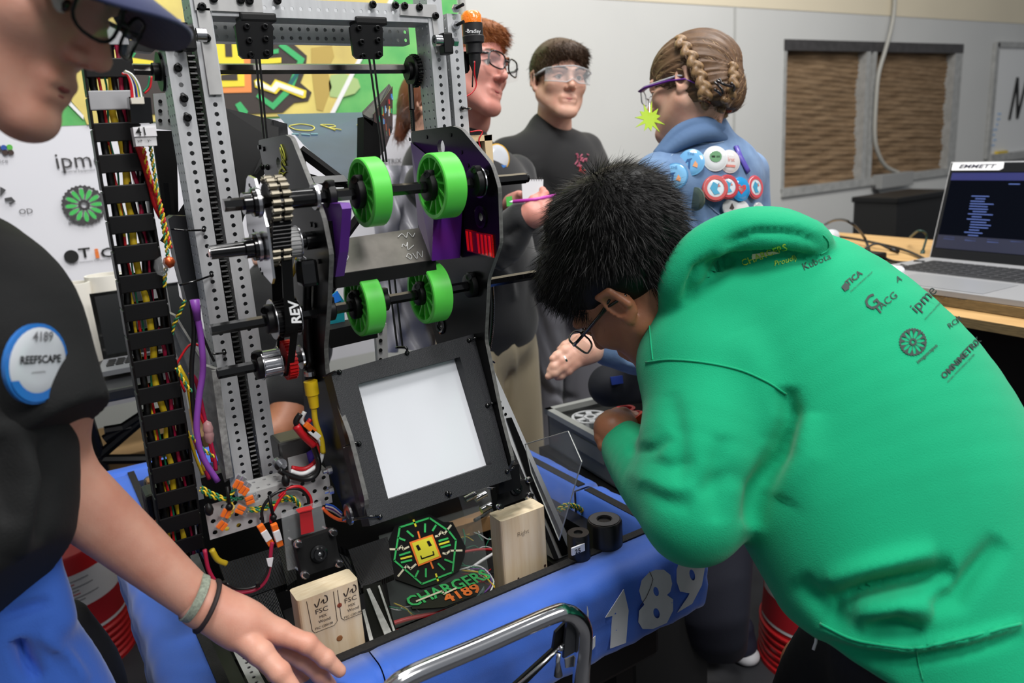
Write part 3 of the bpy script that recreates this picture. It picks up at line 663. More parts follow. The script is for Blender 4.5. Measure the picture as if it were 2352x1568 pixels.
for px_, py_, Y, Z, b, rg in ((812, 448, aY, aZ, 1.05, 0), (976, 430, aY, aZ, 1, 0), (748, 455, aY, aZ, .85, 0), (1083, 418, aY, aZ, 1.05, 1), (1112, 412, aY, aZ, .75, 0), (806, 702, bY, bZ, 1, 0), (955, 675, bY, bZ, .85, 0), (872, 692, bY, bZ, .8, 0), (1072, 650, bY, bZ, .95, 1), (748, 712, bY, bZ, .8, 0)):
    collar(xat(px_, py_, Y), Y, Z, b, ring=rg)
MB().lathe((XL - .004, aY, aZ), (1, 0, 0), ((0, .010), (0, .0155), (.003, .0165), (.004, .0165)), 32).build('bearing_ring', STEEL, RB, 'auto')
# drive chain side: plate, sprockets, pulleys, belt (all on three cross shafts left of the left plate)
cY, cZ = onp(738, 545); dY, dZ = onp(700, 815); cY = .955; dY = 1.03; cZ = A(665, 558, Y=cY)[2]; dZ = A(600, 838, Y=dY)[2]
gx = xat(600, 480, aY)
P = [A(x, y, X=gx) for x, y in ((566, 410), (570, 403), (584, 410), (596, 455), (612, 520), (627, 640), (624, 652), (596, 620), (572, 540), (560, 470))]
gpl = MB().prism(P, (.003, 0, 0)).build('gearbox_plate', STEEL, RB)
m = MB()
for x, y in ((573, 425), (577, 432), (582, 440), (582, 530), (586, 536), (592, 546), (598, 618), (603, 628)): p = A(x, y, X=gx); m.cyl(p + V3(-.0006, 0, 0), p, .0022, 8)
m.build('plate_hole', BLKM, gpl)
def sprocket(x, Y, Z, R, n, a0, a1, nm='double_sprocket'):
    m = MB(); m.lathe((x, Y, Z), (1, 0, 0), ((0, .006), (0, R * .82), (.022, R * .82), (.022, .006)), 28); o = m.build(nm, BOLT, RB, 'auto')
    m = MB()
    for k in range(n):
        t = a0 + (a1 - a0) * k / (n - 1); c = V3(x, Y - math.cos(t) * R, Z + math.sin(t) * R); m.cyl(c, c + V3(.009, 0, 0), .0042, 8); m.cyl(c + V3(.013, 0, 0), c + V3(.022, 0, 0), .0042, 8); m.cyl(c + V3(-.001, 0, 0), c + V3(.024, 0, 0), .0018, 6)
    m.build('chain_rollers', mat('greased chain steel', (122, 116, 102), .35, .7), o, 'auto'); return o
s1 = sprocket(gx + .007, aY, aZ, .026, 9, -1.2, 1.9); s2 = sprocket(gx + .007, cY, cZ, .0225, 8, -2.0, 1.0)
m = MB()
for k in range(12):
    t = k / 11; 
    c = V3(gx + .007, aY - .024 + (cY - aY) * t, aZ + (cZ - aZ) * t); m.cyl(c + V3(0, 0, 0), c + V3(.022, 0, 0), .0036, 8)
m.build('roller_chain', BOLT, RB, 'auto')
for Y, Z in ((aY, aZ), (cY, cZ)):
    MB().lathe((gx - .014, Y, Z), (1, 0, 0), ((-.006, .007), (-.006, .0125), (.003, .0125), (.004, .0165), (.014, .0165), (.014, .007)), 28).build('bearing_hub', BLKG, RB, 'auto')
    MB().lathe((gx - .006, Y, Z), (1, 0, 0), ((0, .0165), (0, .018), (.004, .018), (.004, .0165)), 28).build('bearing_ring', STEEL, RB, 'auto')
MB().cyl((xat(486, 605, cY), cY, cZ), (XL, cY, cZ), .0085, 20).build('cross_shaft', BLKG, RB, 'auto'); MB().cyl((xat(484, 605, cY), cY, cZ), (xat(488, 605, cY), cY, cZ), .0055, 16).build('shaft_screw', STEEL, RB, 'auto')
MB().cyl((xat(700, 552, cY), cY, cZ), (XL, cY, cZ), .0115, 20).build('axle_spacer', BLKG, RB, 'auto')
def pulley(x0, x1, Y, Z, R, n=22, mt=ALU2, fl=True):
    m = MB(); m.lathe((x0, Y, Z), (1, 0, 0), ((0, .006), (0, R * .93), (x1 - x0, R * .93), (x1 - x0, .006)), 32)
    for k in range(n): t = 2 * math.pi * k / n; c = V3((x0 + x1) / 2, Y + math.cos(t) * R * .95, Z + math.sin(t) * R * .95); m.box(c, (x1 - x0, .0022, .0022), ax=[(1, 0, 0), (0, math.cos(t), math.sin(t)), (0, -math.sin(t), math.cos(t))])
    o = m.build('toothed_pulley', mt, RB)
    if fl:
        for x in (x0 - .001, x1): MB().lathe((x, Y, Z), (1, 0, 0), ((0, .005), (0, R * 1.14), (.001, R * 1.14), (.001, .005)), 36).build('pulley_flange', STEEL, o, 'auto')
    return o
px0 = xat(655, 560, cY); px1 = xat(683, 556, cY); pulley(px0, px1, cY, cZ, .0185)
ex0 = xat(627, 735, bY); ex1 = xat(680, 728, bY)
o = pulley(ex0, ex1, bY, bZ, .023, mt=BLK); 
collar(xat(608, 738, bY), bY, bZ, .95)
q = A(672, 745, Y=bY - .026); text('printed_logo', 'REV', A(691, 742, X=ex1 - .011) + V3(0, -.002, 0), A(683, 697, X=ex1 - .011) - A(691, 742, X=ex1 - .011), V3(-1, .0, 0), .0165, WHITE, o, bold=.03, sx=1.0, shear=.15)
# third shaft with silver pulley and red gear
dl = xat(500, 862, dY); MB().hexbar((dl, dY, dZ), (xat(705, 822, dY), dY, dZ), .0075).build('hex_axle', BLKG, RB)
f0 = xat(600, 840, dY); f1 = xat(640, 832, dY); pulley(f0, f1, dY, dZ, .0185, mt=STEEL); collar(xat(585, 842, dY), dY, dZ, 1.0)
m = MB(); rx = xat(652, 828, dY); m.lathe((rx, dY, dZ), (1, 0, 0), ((0, .006), (0, .024), (.012, .024), (.012, .006)), 36)
for k in range(30): t = 2 * math.pi * k / 30; c = V3(rx + .006, dY + math.cos(t) * .0255, dZ + math.sin(t) * .0255); m.box(c, (.012, .004, .0026), ax=[(1, 0, 0), (0, math.cos(t), math.sin(t)), (0, -math.sin(t), math.cos(t))])
m.build('red_gear', RED, RB); MB().lathe((rx + .022, dY, dZ), (1, 0, 0), ((0, .006), (0, .017), (.003, .017), (.003, .006)), 28).build('bearing_ring', STEEL, RB, 'auto')
# belts: a loop of belt round two pulleys
def belt(x0, x1, Ya, Za, Ra, Yb, Zb, Rb, th=.002, mt=BLKM):
    d = math.hypot(Yb - Ya, Zb - Za); base = math.atan2(Zb - Za, Yb - Ya); al = math.acos((Ra - Rb) / d) if d > abs(Ra - Rb) else 0; loop = []
    for k in range(17): t = base + al + (2 * math.pi - 2 * al) * k / 16; loop.append((Ya + Ra * math.cos(t), Za + Ra * math.sin(t)))
    for k in range(17): t = base - al + 2 * al * k / 16; loop.append((Yb + Rb * math.cos(t), Zb + Rb * math.sin(t)))
    c = ((Ya + Yb) / 2, (Za + Zb) / 2); n = len(loop); V = []
    for (y, z) in loop:
        nn = unit(V3(0, y - c[0], z - c[1])); 
        for x, s in ((x0, 0), (x1, 0), (x1, 1), (x0, 1)): V.append(V3(x, y, z) + nn * th * s)
    Fc = [(4 * i + k, 4 * i + (k + 1) % 4, 4 * ((i + 1) % n) + (k + 1) % 4, 4 * ((i + 1) % n) + k) for i in range(n) for k in range(4)]
    rawmesh('drive_belt', V, Fc, mt, RB)
belt(xat(632, 560, cY), xat(657, 560, cY), cY, cZ, .021, bY, bZ, .024)
belt(xat(655, 735, bY), xat(672, 735, bY), bY, bZ, .0235, dY, dZ, .02)
# folded black tensioner and camera housing beside the belt
p = A(705, 625, X=.30); MB().box(p, (.022, .03, .034), bev=.005).build('motor_controller', BLKG, RB)
p = A(690, 592, X=.295); MB().prism([A(x, y, X=.298) for x, y in ((680, 592), (692, 585), (702, 593), (700, 605), (683, 600))], (.001, 0, 0)).build('cable_tag', PAPER, RB)
wire('motor_lead', [A(x, y, X=.30) for x, y in ((684, 590), (676, 620), (664, 650), (672, 690), (680, 700))], .003, YEL, RB)
wire('motor_lead', [A(x, y, X=.31) for x, y in ((706, 650), (705, 700), (706, 760), (712, 840))], .006, BLKW, RB)
# silver ramp sheet with front bar and marker scribbles
q = [A(780, 549, X=.33), A(962, 523, X=.545), A(990, 598, X=.545), A(773, 632, X=.33)]; q[1][1] = q[0][1] + .06; q[0][1] += .06; q[0] = A(780, 549, Y=q[0][1] + .03); q[1] = A(962, 523, Y=q[0][1]); q[2] = A(990, 598, Y=.965); q[3] = A(773, 632, Y=.965)
rs = MB().prism(q, (0, .002, -.001)).build('ramp_sheet', mat('scuffed steel sheet', (124, 120, 114), .32, .6, .2, 40), RB)
a, b = q[3] + V3(0, -.001, -.008), q[2] + V3(0, -.001, -.008); MB().box((a + b) / 2, (np.linalg.norm(b - a) + .01, .008, .018)).build('front_bar', BLKM, RB)
WM = mat('white marker', (205, 205, 205), .6); m = MB(); n = unit(np.cross(q[1] - q[0], q[3] - q[0])); n = n if n[1] < 0 else -n
def sq(u, v): return q[0] * (1 - u) * (1 - v) + q[1] * u * (1 - v) + q[2] * u * v + q[3] * (1 - u) * v + n * .0015
for st in (((.70, .2), (.76, .12), (.8, .25), (.84, .1), (.88, .25), (.92, .15)), ((.72, .5), (.74, .42), (.77, .5), (.8, .38), (.78, .6), (.86, .5)), ((.74, .8), (.77, .72), (.8, .8), (.78, .88), (.75, .8)), ((.82, .72), (.85, .9), (.88, .7), (.91, .88), (.94, .7)), ((.05, .6), (.08, .5), (.11, .55), (.08, .7)), ((.05, .75), (.09, .68), (.07, .85))):
    m.tube(spline([sq(*s) for s in st], 4), .0005, 4)
m.build("marker_scribble", WM, rs, kind="stuff")
# purple guides
P1, P2, P3, P4, P5, P6 = A(943, 326, X=XR - .002), A(1000, 372, Y=.95), A(992, 599, Y=.945), A(960, 515, X=XR - .002), A(1064, 430, X=XR - .002), A(1057, 592, X=XR - .002)
rawmesh('purple_guide', [P1, P2, P3, P4, P5, P6], [(0, 1, 2, 3), (1, 4, 5, 2), (0, 4, 1), (3, 2, 5), (0, 3, 5, 4)], PURP, RB)
P = [A(x, y, X=XL + .012) for x, y in ((738, 468), (750, 466), (781, 467), (786, 480), (785, 500), (779, 580), (770, 636), (750, 636))]; MB().prism(P, (.012, .0, 0)).build('purple_guide', PURP, RB)
P = [A(x, y, X=XL + .01) for x, y in ((738, 508), (760, 507), (768, 592), (745, 594))]; MB().prism(P, (.004, 0, 0)).build('black_insert', BLKG, RB)
# hopper walls and chalked board behind
CH = mat('chalkboard grey blue panel', (58, 76, 98), .3, 0, .12, 12)
Q = [A(x, y, Y=v) for x, y, v in ((640, 266, 1.62), (846, 261, 1.62), (842, 400, 1.30), (800, 425, 1.28), (700, 335, 1.45))]
hb = MB().prism(Q, (0, .01, .004)).build('hopper_board', CH, RB)
n = unit(np.cross(Q[1] - Q[0], Q[2] - Q[0])); n = n if n[1] < 0 else -n
def on(x, y): d = FW + RT * (x - CX) / F - UP * (y - CY) / F; t = ((Q[0] - CAM) @ n) / (d @ n); return CAM + d * t + n * .001
m = MB(); m.tube(spline([on(x, y) for x, y in ((664, 290), (690, 286), (716, 290), (722, 296), (712, 301), (680, 299), (664, 292))], 5), .0013, 5)
m.tube([on(736, 288), on(770, 300)], .0016, 5); m.tube(spline([on(x, y) for x, y in ((738, 287), (764, 288), (770, 292), (756, 294), (784, 299))], 4), .0012, 5); m.tube([on(820, 288), on(836, 294)], .0016, 5)
m.build('chalk_letters', mat('yellow chalk', (196, 190, 96), .8), hb)
m = MB()
for a, b in (((670, 309), (686, 309)), ((692, 309), (712, 311)), ((714, 309), (730, 309))): m.tube([on(*a), on(*b)], .0016, 5)
m.build('chalk_dashes', mat('pale teal chalk', (130, 170, 176), .8), hb)
MB().prism([A(x, y, Y=v) for x, y, v in ((516, 248, 1.34), (640, 278, 1.34), (640, 330, 1.30), (590, 400, 1.24), (560, 500, 1.24), (545, 560, 1.24), (540, 560, 1.24))], (0, .02, 0)).build('hopper_wall', BLKM, RB)
MB().prism([A(x, y, Y=1.33) for x, y in ((628, 276), (660, 284), (663, 330), (640, 345), (630, 340))], (0, .03, 0)).build('hopper_edge', mat('scuffed black edge', (52, 52, 54), .5, noise=.4, nscale=60), RB)
MB().prism([A(x, y, Y=1.30) for x, y in ((836, 268), (870, 285), (875, 380), (884, 400), (872, 420), (834, 395))], (0, .03, 0)).build('hopper_wall', BLKM, RB)
MB().prism([A(x, y, Y=v) for x, y, v in ((834, 262, 1.30), (896, 196, 1.6), (902, 205, 1.6), (858, 276, 1.30), (856, 290, 1.30), (836, 272, 1.30))], (0, .004, .004)).build('hopper_edge', mat('scuffed black edge', (52, 52, 54), .5, noise=.4, nscale=60), RB)
st = MB().prism([A(x, y, Y=v) for x, y, v in ((858, 262, 1.30), (902, 198, 1.55), (902, 296, 1.55), (884, 345, 1.40), (872, 360, 1.33), (860, 300, 1.30))], (0, .004, 0)).build('sticker_panel', mat('dark sticker base', (40, 36, 44), .4), RB)
random.seed(9); cols = [(206, 60, 52), (72, 130, 196), (226, 186, 66), (60, 150, 104), (200, 200, 205), (206, 110, 70), (120, 170, 210), (30, 30, 34)]
for k in range(34):
    x = random.uniform(864, 900); lo = 268 - (x - 860) * 1.4; hi = 350 - (x - 872) * 1.7 if x > 872 else 330; y = random.uniform(lo, max(lo + 10, hi)); Yv = 1.298 + (x - 858) / 44 * .25
    a, b, d = (random.uniform(-5, 5) for _ in range(3)); MB().prism([A(xx, yy, Y=Yv - .002) for xx, yy in ((x - 4, y - 8 + a), (x + 3, y - 6 + b), (x + 4, y + 7), (x - 3, y + 6 + d))], (0, .001, 0)).build('sticker_print', mat('sticker%d' % (k % 8), cols[k % 8], .4), st)
# black triangular braces behind the left plate
m = MB()
for a, b, r in (((690, 345), (800, 428), .009), ((690, 345), (705, 440), .006), ((705, 405), (800, 435), .006), ((745, 690), (830, 560), .007), ((790, 545), (845, 470), .008), ((380, 560), (470, 420), .009), ((385, 420), (400, 560), .006)): m.tube([A(*a, Y=1.26), A(*b, Y=1.26)], r, 4)
m.build("truss_brace", BLKM, RB, kind="stuff")
MB().prism([A(x, y, Y=1.25) for x, y in ((716, 405), (790, 402), (800, 416), (724, 422))], (0, .02, 0)).build('bearing_block', ALU2, RB)
MB().prism([A(x, y, Y=1.2) for x, y in ((756, 430), (790, 430), (790, 440), (756, 442))], (0, .01, 0)).build('white_bracket', WHITE, RB)
# teal and blue printed panel between the lower wheels
MB().prism([A(x, y, Y=1.24) for x, y in ((748, 690), (775, 668), (790, 690), (792, 740), (800, 752), (752, 754), (756, 722))], (0, .004, 0)).build('printed_panel', mat('teal print', (24, 150, 160), .35, col2=(30, 110, 130), nscale=30), RB)
MB().prism([A(x, y, Y=1.238) for x, y in ((752, 686), (776, 668), (784, 690), (760, 700))], (0, .001, 0)).build('blue_print', mat('blue print', (36, 120, 220), .35), RB)
# dark lower structure
MB().prism([A(x, y, Y=1.22) for x, y in ((600, 560), (760, 640), (860, 790), (880, 900), (640, 960), (560, 700))], (0, .01, 0)).build('inner_panel', BLKM, RB) if False else None
MB().prism([A(x, y, Y=1.2) for x, y in ((745, 760), (866, 735), (868, 775), (760, 800))], (0, .05, 0)).build('inner_beam', BLKM, RB)
MB().prism([A(x, y, Y=1.23) for x, y in ((862, 745), (888, 742), (892, 830), (868, 835))], (0, .01, 0)).build('inner_post', ALU2, RB)
m = MB()
for k in range(4): p = A(874, 760 + k * 22, Y=1.229); m.cyl(p, p + V3(0, -.001, 0), .0035, 8)
m.build('post_hole', BLKM, RB)
# ---------------------------------------------------------------- light panel in its black frame
C4 = [A(757, 858, X=XL), A(1085, 768, X=XR), A(1172, 1100, X=XR), A(845, 1208, X=XL)]
fn = unit(np.cross(C4[1] - C4[0], C4[3] - C4[0])); fn = fn if fn @ FW < 0 else -fn
for i in range(4): C4[i] = C4[i]
def fp(x, y, k=0): d = FW + RT * (x - CX) / F - UP * (y - CY) / F; t = ((C4[0] - CAM) @ fn) / (d @ fn); return CAM + d * t + fn * k
O = [fp(*c) for c in ((757, 858), (1085, 768), (1172, 1100), (847, 1208))]; I = [fp(*c) for c in ((819, 882), (1053, 821), (1127, 1066), (889, 1147))]
FRM = mat('sparkly black print plastic', (34, 35, 39), .5, spec=.5, noise=.5, nscale=1400, bump=.35, bscale=900)
Vv = [p + fn * .004 for p in O] + [p + fn * .004 for p in I] + [p - fn * .02 for p in O] + [p - fn * .02 for p in I]
rawmesh('panel_frame', Vv, [f for i in range(4) for j in [(i + 1) % 4] for f in ((i, j, 4 + j, 4 + i), (i, 8 + i, 8 + j, j), (4 + i, 4 + j, 12 + j, 12 + i), (8 + i, 12 + i, 12 + j, 8 + j))], FRM, RB)
dm = mat('white light diffuser', (226, 229, 235), .18, spec=.6, coat=.6)
rawmesh('light_diffuser', [I[0] - fn * .012 + (I[0] - I[2]) * .02, I[1] - fn * .012 + (I[1] - I[3]) * .02, I[2] - fn * .012 + (I[2] - I[0]) * .02, I[3] - fn * .012 + (I[3] - I[1]) * .02], [(0, 1, 2, 3)], dm, RB)
def tie(pts, r=.0018, pl_=None):
    P = [np.array(p, float) for p in pts]; MB().tube(spline(P, 4), r, 6).ball(P[0], r * 2.1, 8).build('zip_tie', BLKG, RB, True)
for a, b in (((776, 856), (745, 864)), ((1073, 783), (1102, 782)), ((931, 812), (912, 796)), ((821, 1020), (790, 1025)), ((1115, 932), (1133, 931)), ((1023, 1133), (1030, 1146)), ((869, 1187), (815, 1192)), ((1160, 1083), (1180, 1072))):
    tie([fp(*a, .005), fp((a[0] * .6 + b[0] * .4), a[1] * .6 + b[1] * .4 - 3, .012), fp(*b, -.004)])
# ---------------------------------------------------------------- wiring bracket at the elevator foot
kY = 1.0
k0 = A(469, 1162, Y=kY); k1 = A(754, 1080, Y=kY); kz = A(485, 1239, Y=kY)[2]
n1 = 11; m = MB(); m.perf((k0[0], kY, kz), U, W, n1, 3, (k1[0] - k0[0]) / n1, (k0[2] - kz) / 3, .0033)
m.perf((k0[0] + .05, kY, k0[2]), U, (0, 1, 0), n1 - 3, 2, (k1[0] - k0[0] - .05) / (n1 - 3), .022, .0026, n=8)
m.build('wiring_bracket', ALU2, RB)
# lever wire connectors
def lever(x, y, ang, Y, n=2, par=RB, clear=True, white=False):
    p = A(x, y, Y=Y); u = V3(math.cos(ang), 0, math.sin(ang)); v = V3(-math.sin(ang), 0, math.cos(ang)); ax = [u, V3(0, 1, 0), v]
    o = MB().box(p, (.019, .008, .006 * n + .001), ax=ax, bev=.0012).build('lever_connector', CLEAR, par)
    m = MB()
    for i in range(n): m.box(p - V3(0, .003, 0) - u * .003 + v * (i - (n - 1) / 2) * .006, (.011, .005, .0048), ax=ax, bev=.0008)
    m.build('orange_lever', ORNG, o)
    m = MB()
    for i in range(n): m.box(p + u * .005 + v * (i - (n - 1) / 2) * .006, (.006, .005, .0035), ax=ax)
    m.build('metal_clip', STEEL, o)
for x, y, a in ((548, 1106, .9), (562, 1120, .75), (577, 1144, .1), (520, 1172, .95), (512, 1200, .7), (555, 1170, -.7)): lever(x, y, a, kY - .012)
for x, a, q in ((602, -1.25, 0), (628, -1.45, 1)):
    p = A(x + 8, 1228, Y=.965); u = V3(math.cos(a), 0, math.sin(a)); v = V3(-math.sin(a), 0, math.cos(a)); o = MB().box(p, (.034, .007, .0085), ax=[u, V3(0, 1, 0), v], bev=.0012).build('inline_connector', ORNG, RB); MB().box(p - V3(0, .001, 0), (.016, .0075, .0088), ax=[u, V3(0, 1, 0), v], bev=.001).build('white_centre', WHITE, o)
# twisted pairs
def twist(path, r=.0012, amp=.0017, c1=YEL, c2=GRN, pitch=.012):
    P = spline(path, 12); L = [0]
    for a, b in zip(P, P[1:]): L.append(L[-1] + np.linalg.norm(b - a))
    for ph, c in ((0, c1), (math.pi, c2)):
        Q = []
        for i, p in enumerate(P):
            d = unit(P[min(i + 1, len(P) - 1)] - P[max(i - 1, 0)]); x, y, _ = frame(d, FW); t = L[i] / pitch * 2 * math.pi + ph; Q.append(p + (x * math.cos(t) + y * math.sin(t)) * amp)
        MB().tube(Q, r, 6).build('twisted_wire', c, RB, True)
def path(Y, *pts): return [A(x, y, Y=Y) for x, y in pts]
kf = kY - .008
twist(path(kf, (462, 1118), (482, 1130), (505, 1140), (522, 1150))); twist(path(kf - .003, (460, 1125), (485, 1140), (510, 1146), (525, 1142), (540, 1122)))
twist(path(kf, (522, 1148), (540, 1146), (565, 1142)), c1=GRN); twist(path(kf, (524, 1150), (534, 1162), (530, 1178), (518, 1192)), c1=YEL, c2=YEL)
twist(path(kf, (568, 1168), (600, 1166), (625, 1156), (660, 1148), (680, 1154), (692, 1178))); twist(path(kf - .004, (570, 1172), (600, 1172), (628, 1158), (655, 1141), (678, 1146), (698, 1176)))
for c, pp in ((REDW, ((640, 1140), (660, 1122), (690, 1118), (712, 1140), (714, 1165), (700, 1180))), (BLKW, ((604, 1200), (602, 1170), (622, 1140), (655, 1124), (690, 1124), (708, 1146), (704, 1178))), (REDW, ((655, 1130), (640, 1150), (624, 1180), (622, 1200)))): wire('power_wire', path(kf - .006, *pp), .0022, c, RB)
# red/black lead drooping from the bracket down
wire('power_wire', path(.96, (470, 1262), (480, 1310), (505, 1345), (545, 1360), (590, 1352), (615, 1322), (623, 1260), (626, 1245)), .0026, MAGW, RB)
wire('power_wire', path(.957, (520, 1340), (550, 1352), (590, 1345), (612, 1318), (619, 1290)), .0018, BLKW, RB)
for x, y in ((516, 1340), (592, 1342)): p = A(x, y, Y=.955); MB().box(p, (.005, .006, .007), bev=.001).build('zip_tie', BLK, RB)
MB().prism(path(.953, (612, 1283), (628, 1280), (624, 1302), (616, 1300)), (0, .001, 0)).build('white_flag', PAPER, RB)
for a, b in (((522, 1118), (527, 1164)), ((618, 1138), (628, 1188))): p, q = A(*a, Y=kf - .008), A(*b, Y=kf - .008); MB().tube([p, q], .0024, 6).ball(q, .005, 8).build('zip_tie', BLK, RB, True)
for x, y in ((480, 1170), (656, 1104)): MB().ball(A(x, y, Y=kf - .006), .006, 8, (1, 1, 1.5)).build('zip_tie_head', BLK, RB, True)
# white/red/black loop, grey motor block and its cables
mg = MB().box(A(672, 1025, Y=1.05), (.05, .045, .036), bev=.004).build('motor_block', mat('dark machined aluminium', (88, 88, 86), .35, .7), RB)
MB().box(A(690, 1068, Y=1.03), (.034, .006, .034)).build('motor_mount', ALU2, RB)
p = A(640, 1062, Y=1.02); MB().lathe(p, (0, -1, 0), ((0, .009), (.01, .009), (.01, .004), (.02, .004), (.02, 0)), 12).build('hex_bolt', STEEL, RB, 'auto')
for c, r, pp, yy in ((WHTW, .0032, ((700, 945), (692, 965), (705, 985), (730, 1005), (740, 1030), (735, 1060), (710, 1082), (690, 1088), (668, 1082)), 1.0), (REDW, .0032, ((714, 962), (698, 985), (720, 1010), (732, 1030), (725, 1058), (700, 1076), (670, 1074)), 1.005), (BLKW, .0042, ((690, 950), (680, 970), (700, 990), (722, 1030), (732, 1070), (720, 1094), (695, 1100), (660, 1090), (642, 1080)), .995), (REDW, .0055, ((680, 978), (700, 1002), (722, 1022)), .992)):
    wire('motor_lead', path(yy, *pp), r, c, RB)
for x, y, a in ((712, 982, -.9), (722, 996, -.9)): p = A(x, y, Y=.985); u = V3(math.cos(a), 0, math.sin(a)); o = MB().box(p, (.018, .007, .008), ax=[u, V3(0, 1, 0), V3(-u[2], 0, u[0])], bev=.001).build('inline_connector', ORNG if x < 715 else WHITE, RB)
MB().prism(path(1.02, (704, 1040), (722, 1028), (728, 1060), (712, 1072)), (0, .001, 0)).build('purple_sticker', mat('violet print', (82, 62, 170), .4), RB)
# yellow network plug
p = A(713, 875, Y=1.0); q = A(722, 935, Y=1.0); mid = p + (q - p) * .55; MB().tube([p, p + (q - p) * .5, p + (q - p) * .52, q], [.0095, .0095, .0078, .0065], 12).build('cable_plug', mat('yellow plastic', (236, 198, 30), .4), RB, 'auto')
wire('network_cable', path(1.0, (720, 930), (725, 970), (738, 1010), (742, 1040)), .0042, YEL, RB)
wire('motor_lead', path(1.03, (700, 700), (706, 760), (712, 850), (713, 878)), .0075, BLK, RB)
MB().cyl(A(711, 852, Y=1.0), A(712, 862, Y=1.0), .008, 12).build('plug_ring', STEEL, RB)
wire('orange_lead', path(.98, (741, 1166), (755, 1180), (775, 1192), (795, 1196)), .0024, mat('orange wire', (232, 96, 40), .4), RB)
for i, c in enumerate(((40, 90, 200), (225, 225, 225), (90, 40, 120), (150, 150, 150))): wire('ribbon_lead', path(.99, (748, 1158 + i * 3), (765, 1162 + i * 4), (785, 1178 + i * 3)), .0016, mat('lead%d' % i, c, .4), RB)
for x, y in ((761, 1078), (764, 1124), (804, 1186)): p = A(x, y, Y=.97); MB().lathe(p, (-1, 0, 0), ((0, .006), (.006, .006), (.006, .003), (.012, .003), (.012, 0)), 8).build('hex_bolt', STEEL, RB, 'auto')
p = A(803, 1180, X=XL - .004); MB().lathe(p, (-1, 0, 0), ((0, .006), (0, .015), (.003, .015), (.003, .006)), 24).build('bearing_ring', STEEL, RB, 'auto')
# ---------------------------------------------------------------- drag chain with its wire bundle at the left
cl = [A(x, y, X=.125) for x, y in ((232, 60), (246, 150), (262, 270), (288, 440), (318, 620), (345, 790), (372, 950), (398, 1110), (422, 1280))]
for i in range(len(cl)): cl[i][1] = 1.12; cl[i] = A(*((232, 60), (246, 150), (262, 270), (288, 440), (318, 620), (345, 790), (372, 950), (398, 1110), (422, 1280))[i], Y=1.10)
P = spline(cl, 10); L = [0]
for a, b in zip(P, P[1:]): L.append(L[-1] + np.linalg.norm(b - a))
def cpt(s): i = min(max(np.searchsorted(L, s) - 1, 0), len(P) - 2); t = (s - L[i]) / (L[i + 1] - L[i]); return P[i] * (1 - t) + P[i + 1] * t, unit(P[i + 1] - P[i])
dc = MB().ball(P[-1], .01, 6).build('drag_chain', BLK, RB); s = .012; nl = 0
while s < L[-1]:
    p, d = cpt(s); ax = [U, V3(0, 1, 0), -d]; gr = s < .13
    MB().box(p + V3(0, -.014, 0), (.052, .003, .0225), ax=ax, bev=.0012).build('chain_link', mat('grey chain clip', (168, 170, 174), .5) if gr and nl % 2 == 0 else BLK, dc)
    MB().box(p + V3(-.026, 0, 0) - d * -.014, (.0035, .028, .036), ax=ax, bev=.0015).box(p + V3(.026, 0, 0) - d * -.014, (.0035, .028, .036), ax=ax, bev=.0015).box(p + V3(0, .014, 0), (.05, .002, .02), ax=ax).build('chain_side', BLK, dc)
    s += .0375; nl += 1
random.seed(5)
for k, (c, r, dx) in enumerate(((YEL, .0046, .002), (YEL, .002, -.012), (MAGW, .0028, .014), (GRN, .0014, -.006), (BLKW, .005, -.016), (REDW, .0018, -.010), (BLKW, .005, .02), (WHTW, .0014, .019), (BLKW, .004, .008))):
    Q = [cpt(L[-1] * t)[0] + V3(dx + random.uniform(-.003, .003), .003 + random.uniform(-.004, .004), 0) for t in np.linspace(0, 1, 22)]; MB().tube(spline(Q, 3), r, 6).build('chain_wire', c, RB, True)
# ---------------------------------------------------------------- black module strapped to the left post and loom of wires
MB().prism(path(1.195, (386, 503), (398, 495), (468, 497), (480, 590), (494, 680), (430, 694), (408, 610)), (0, .035, 0)).build('radio_module', mat('radio black', (34, 35, 38), .4), RB)
for a, b in (((392, 526), (468, 528)), ((410, 655), (486, 632))): tie([A(*b, Y=1.135), A((a[0] + b[0]) / 2, (a[1] + b[1]) / 2 + 2, Y=1.122), A(*a, Y=1.125)], .0016)
MB().prism(path(1.115, (408, 648), (414, 660), (420, 690), (412, 680)), (0, .001, 0)).build('white_tag', PAPER, RB)
wire('purple_cable', path(1.06, (447, 690), (452, 720), (462, 780), (466, 850), (456, 920), (452, 990), (466, 1050), (500, 1105)), .0042, mat('purple cable', (136, 70, 170), .4), RB, 10)
MB().tube([A(447, 688, Y=1.06), A(454, 735, Y=1.06)], [.0062, .0045], 10).build('cable_boot', mat('purple cable', (136, 70, 170), .4), RB, True)
wire('black_cable', path(1.065, (440, 690), (446, 760), (440, 850), (446, 950), (470, 1060)), .0032, BLKW, RB)
for c, r, pp in ((BLKW, .0018, ((458, 700), (460, 750), (478, 800), (492, 830))), (REDW, .0016, ((470, 800), (440, 790), (415, 820), (405, 850), (425, 900))), (MAGW, .0028, ((436, 855), (452, 880), (470, 960), (490, 1040), (496, 1080))), (REDW, .002, ((455, 940), (478, 1000), (488, 1060))), (YEL, .003, ((410, 840), (430, 880), (440, 930), (455, 1010), (470, 1080))), (YEL, .0022, ((430, 990), (450, 1050), (466, 1090))), (MAGW, .003, ((448, 1010), (466, 1060), (480, 1100)))): wire('loom_wire', path(1.09, *pp), r, c, RB)
twist(path(1.07, (345, 335), (355, 400), (368, 480), (378, 540), (385, 590), (380, 625), (378, 660))); twist(path(1.07, (330, 340), (342, 400), (366, 460), (380, 520), (392, 570)), c1=REDW, c2=YEL)
wire('red_wire', path(1.08, (318, 335), (330, 370), (345, 420), (358, 470), (372, 500)), .0042, REDW, RB)
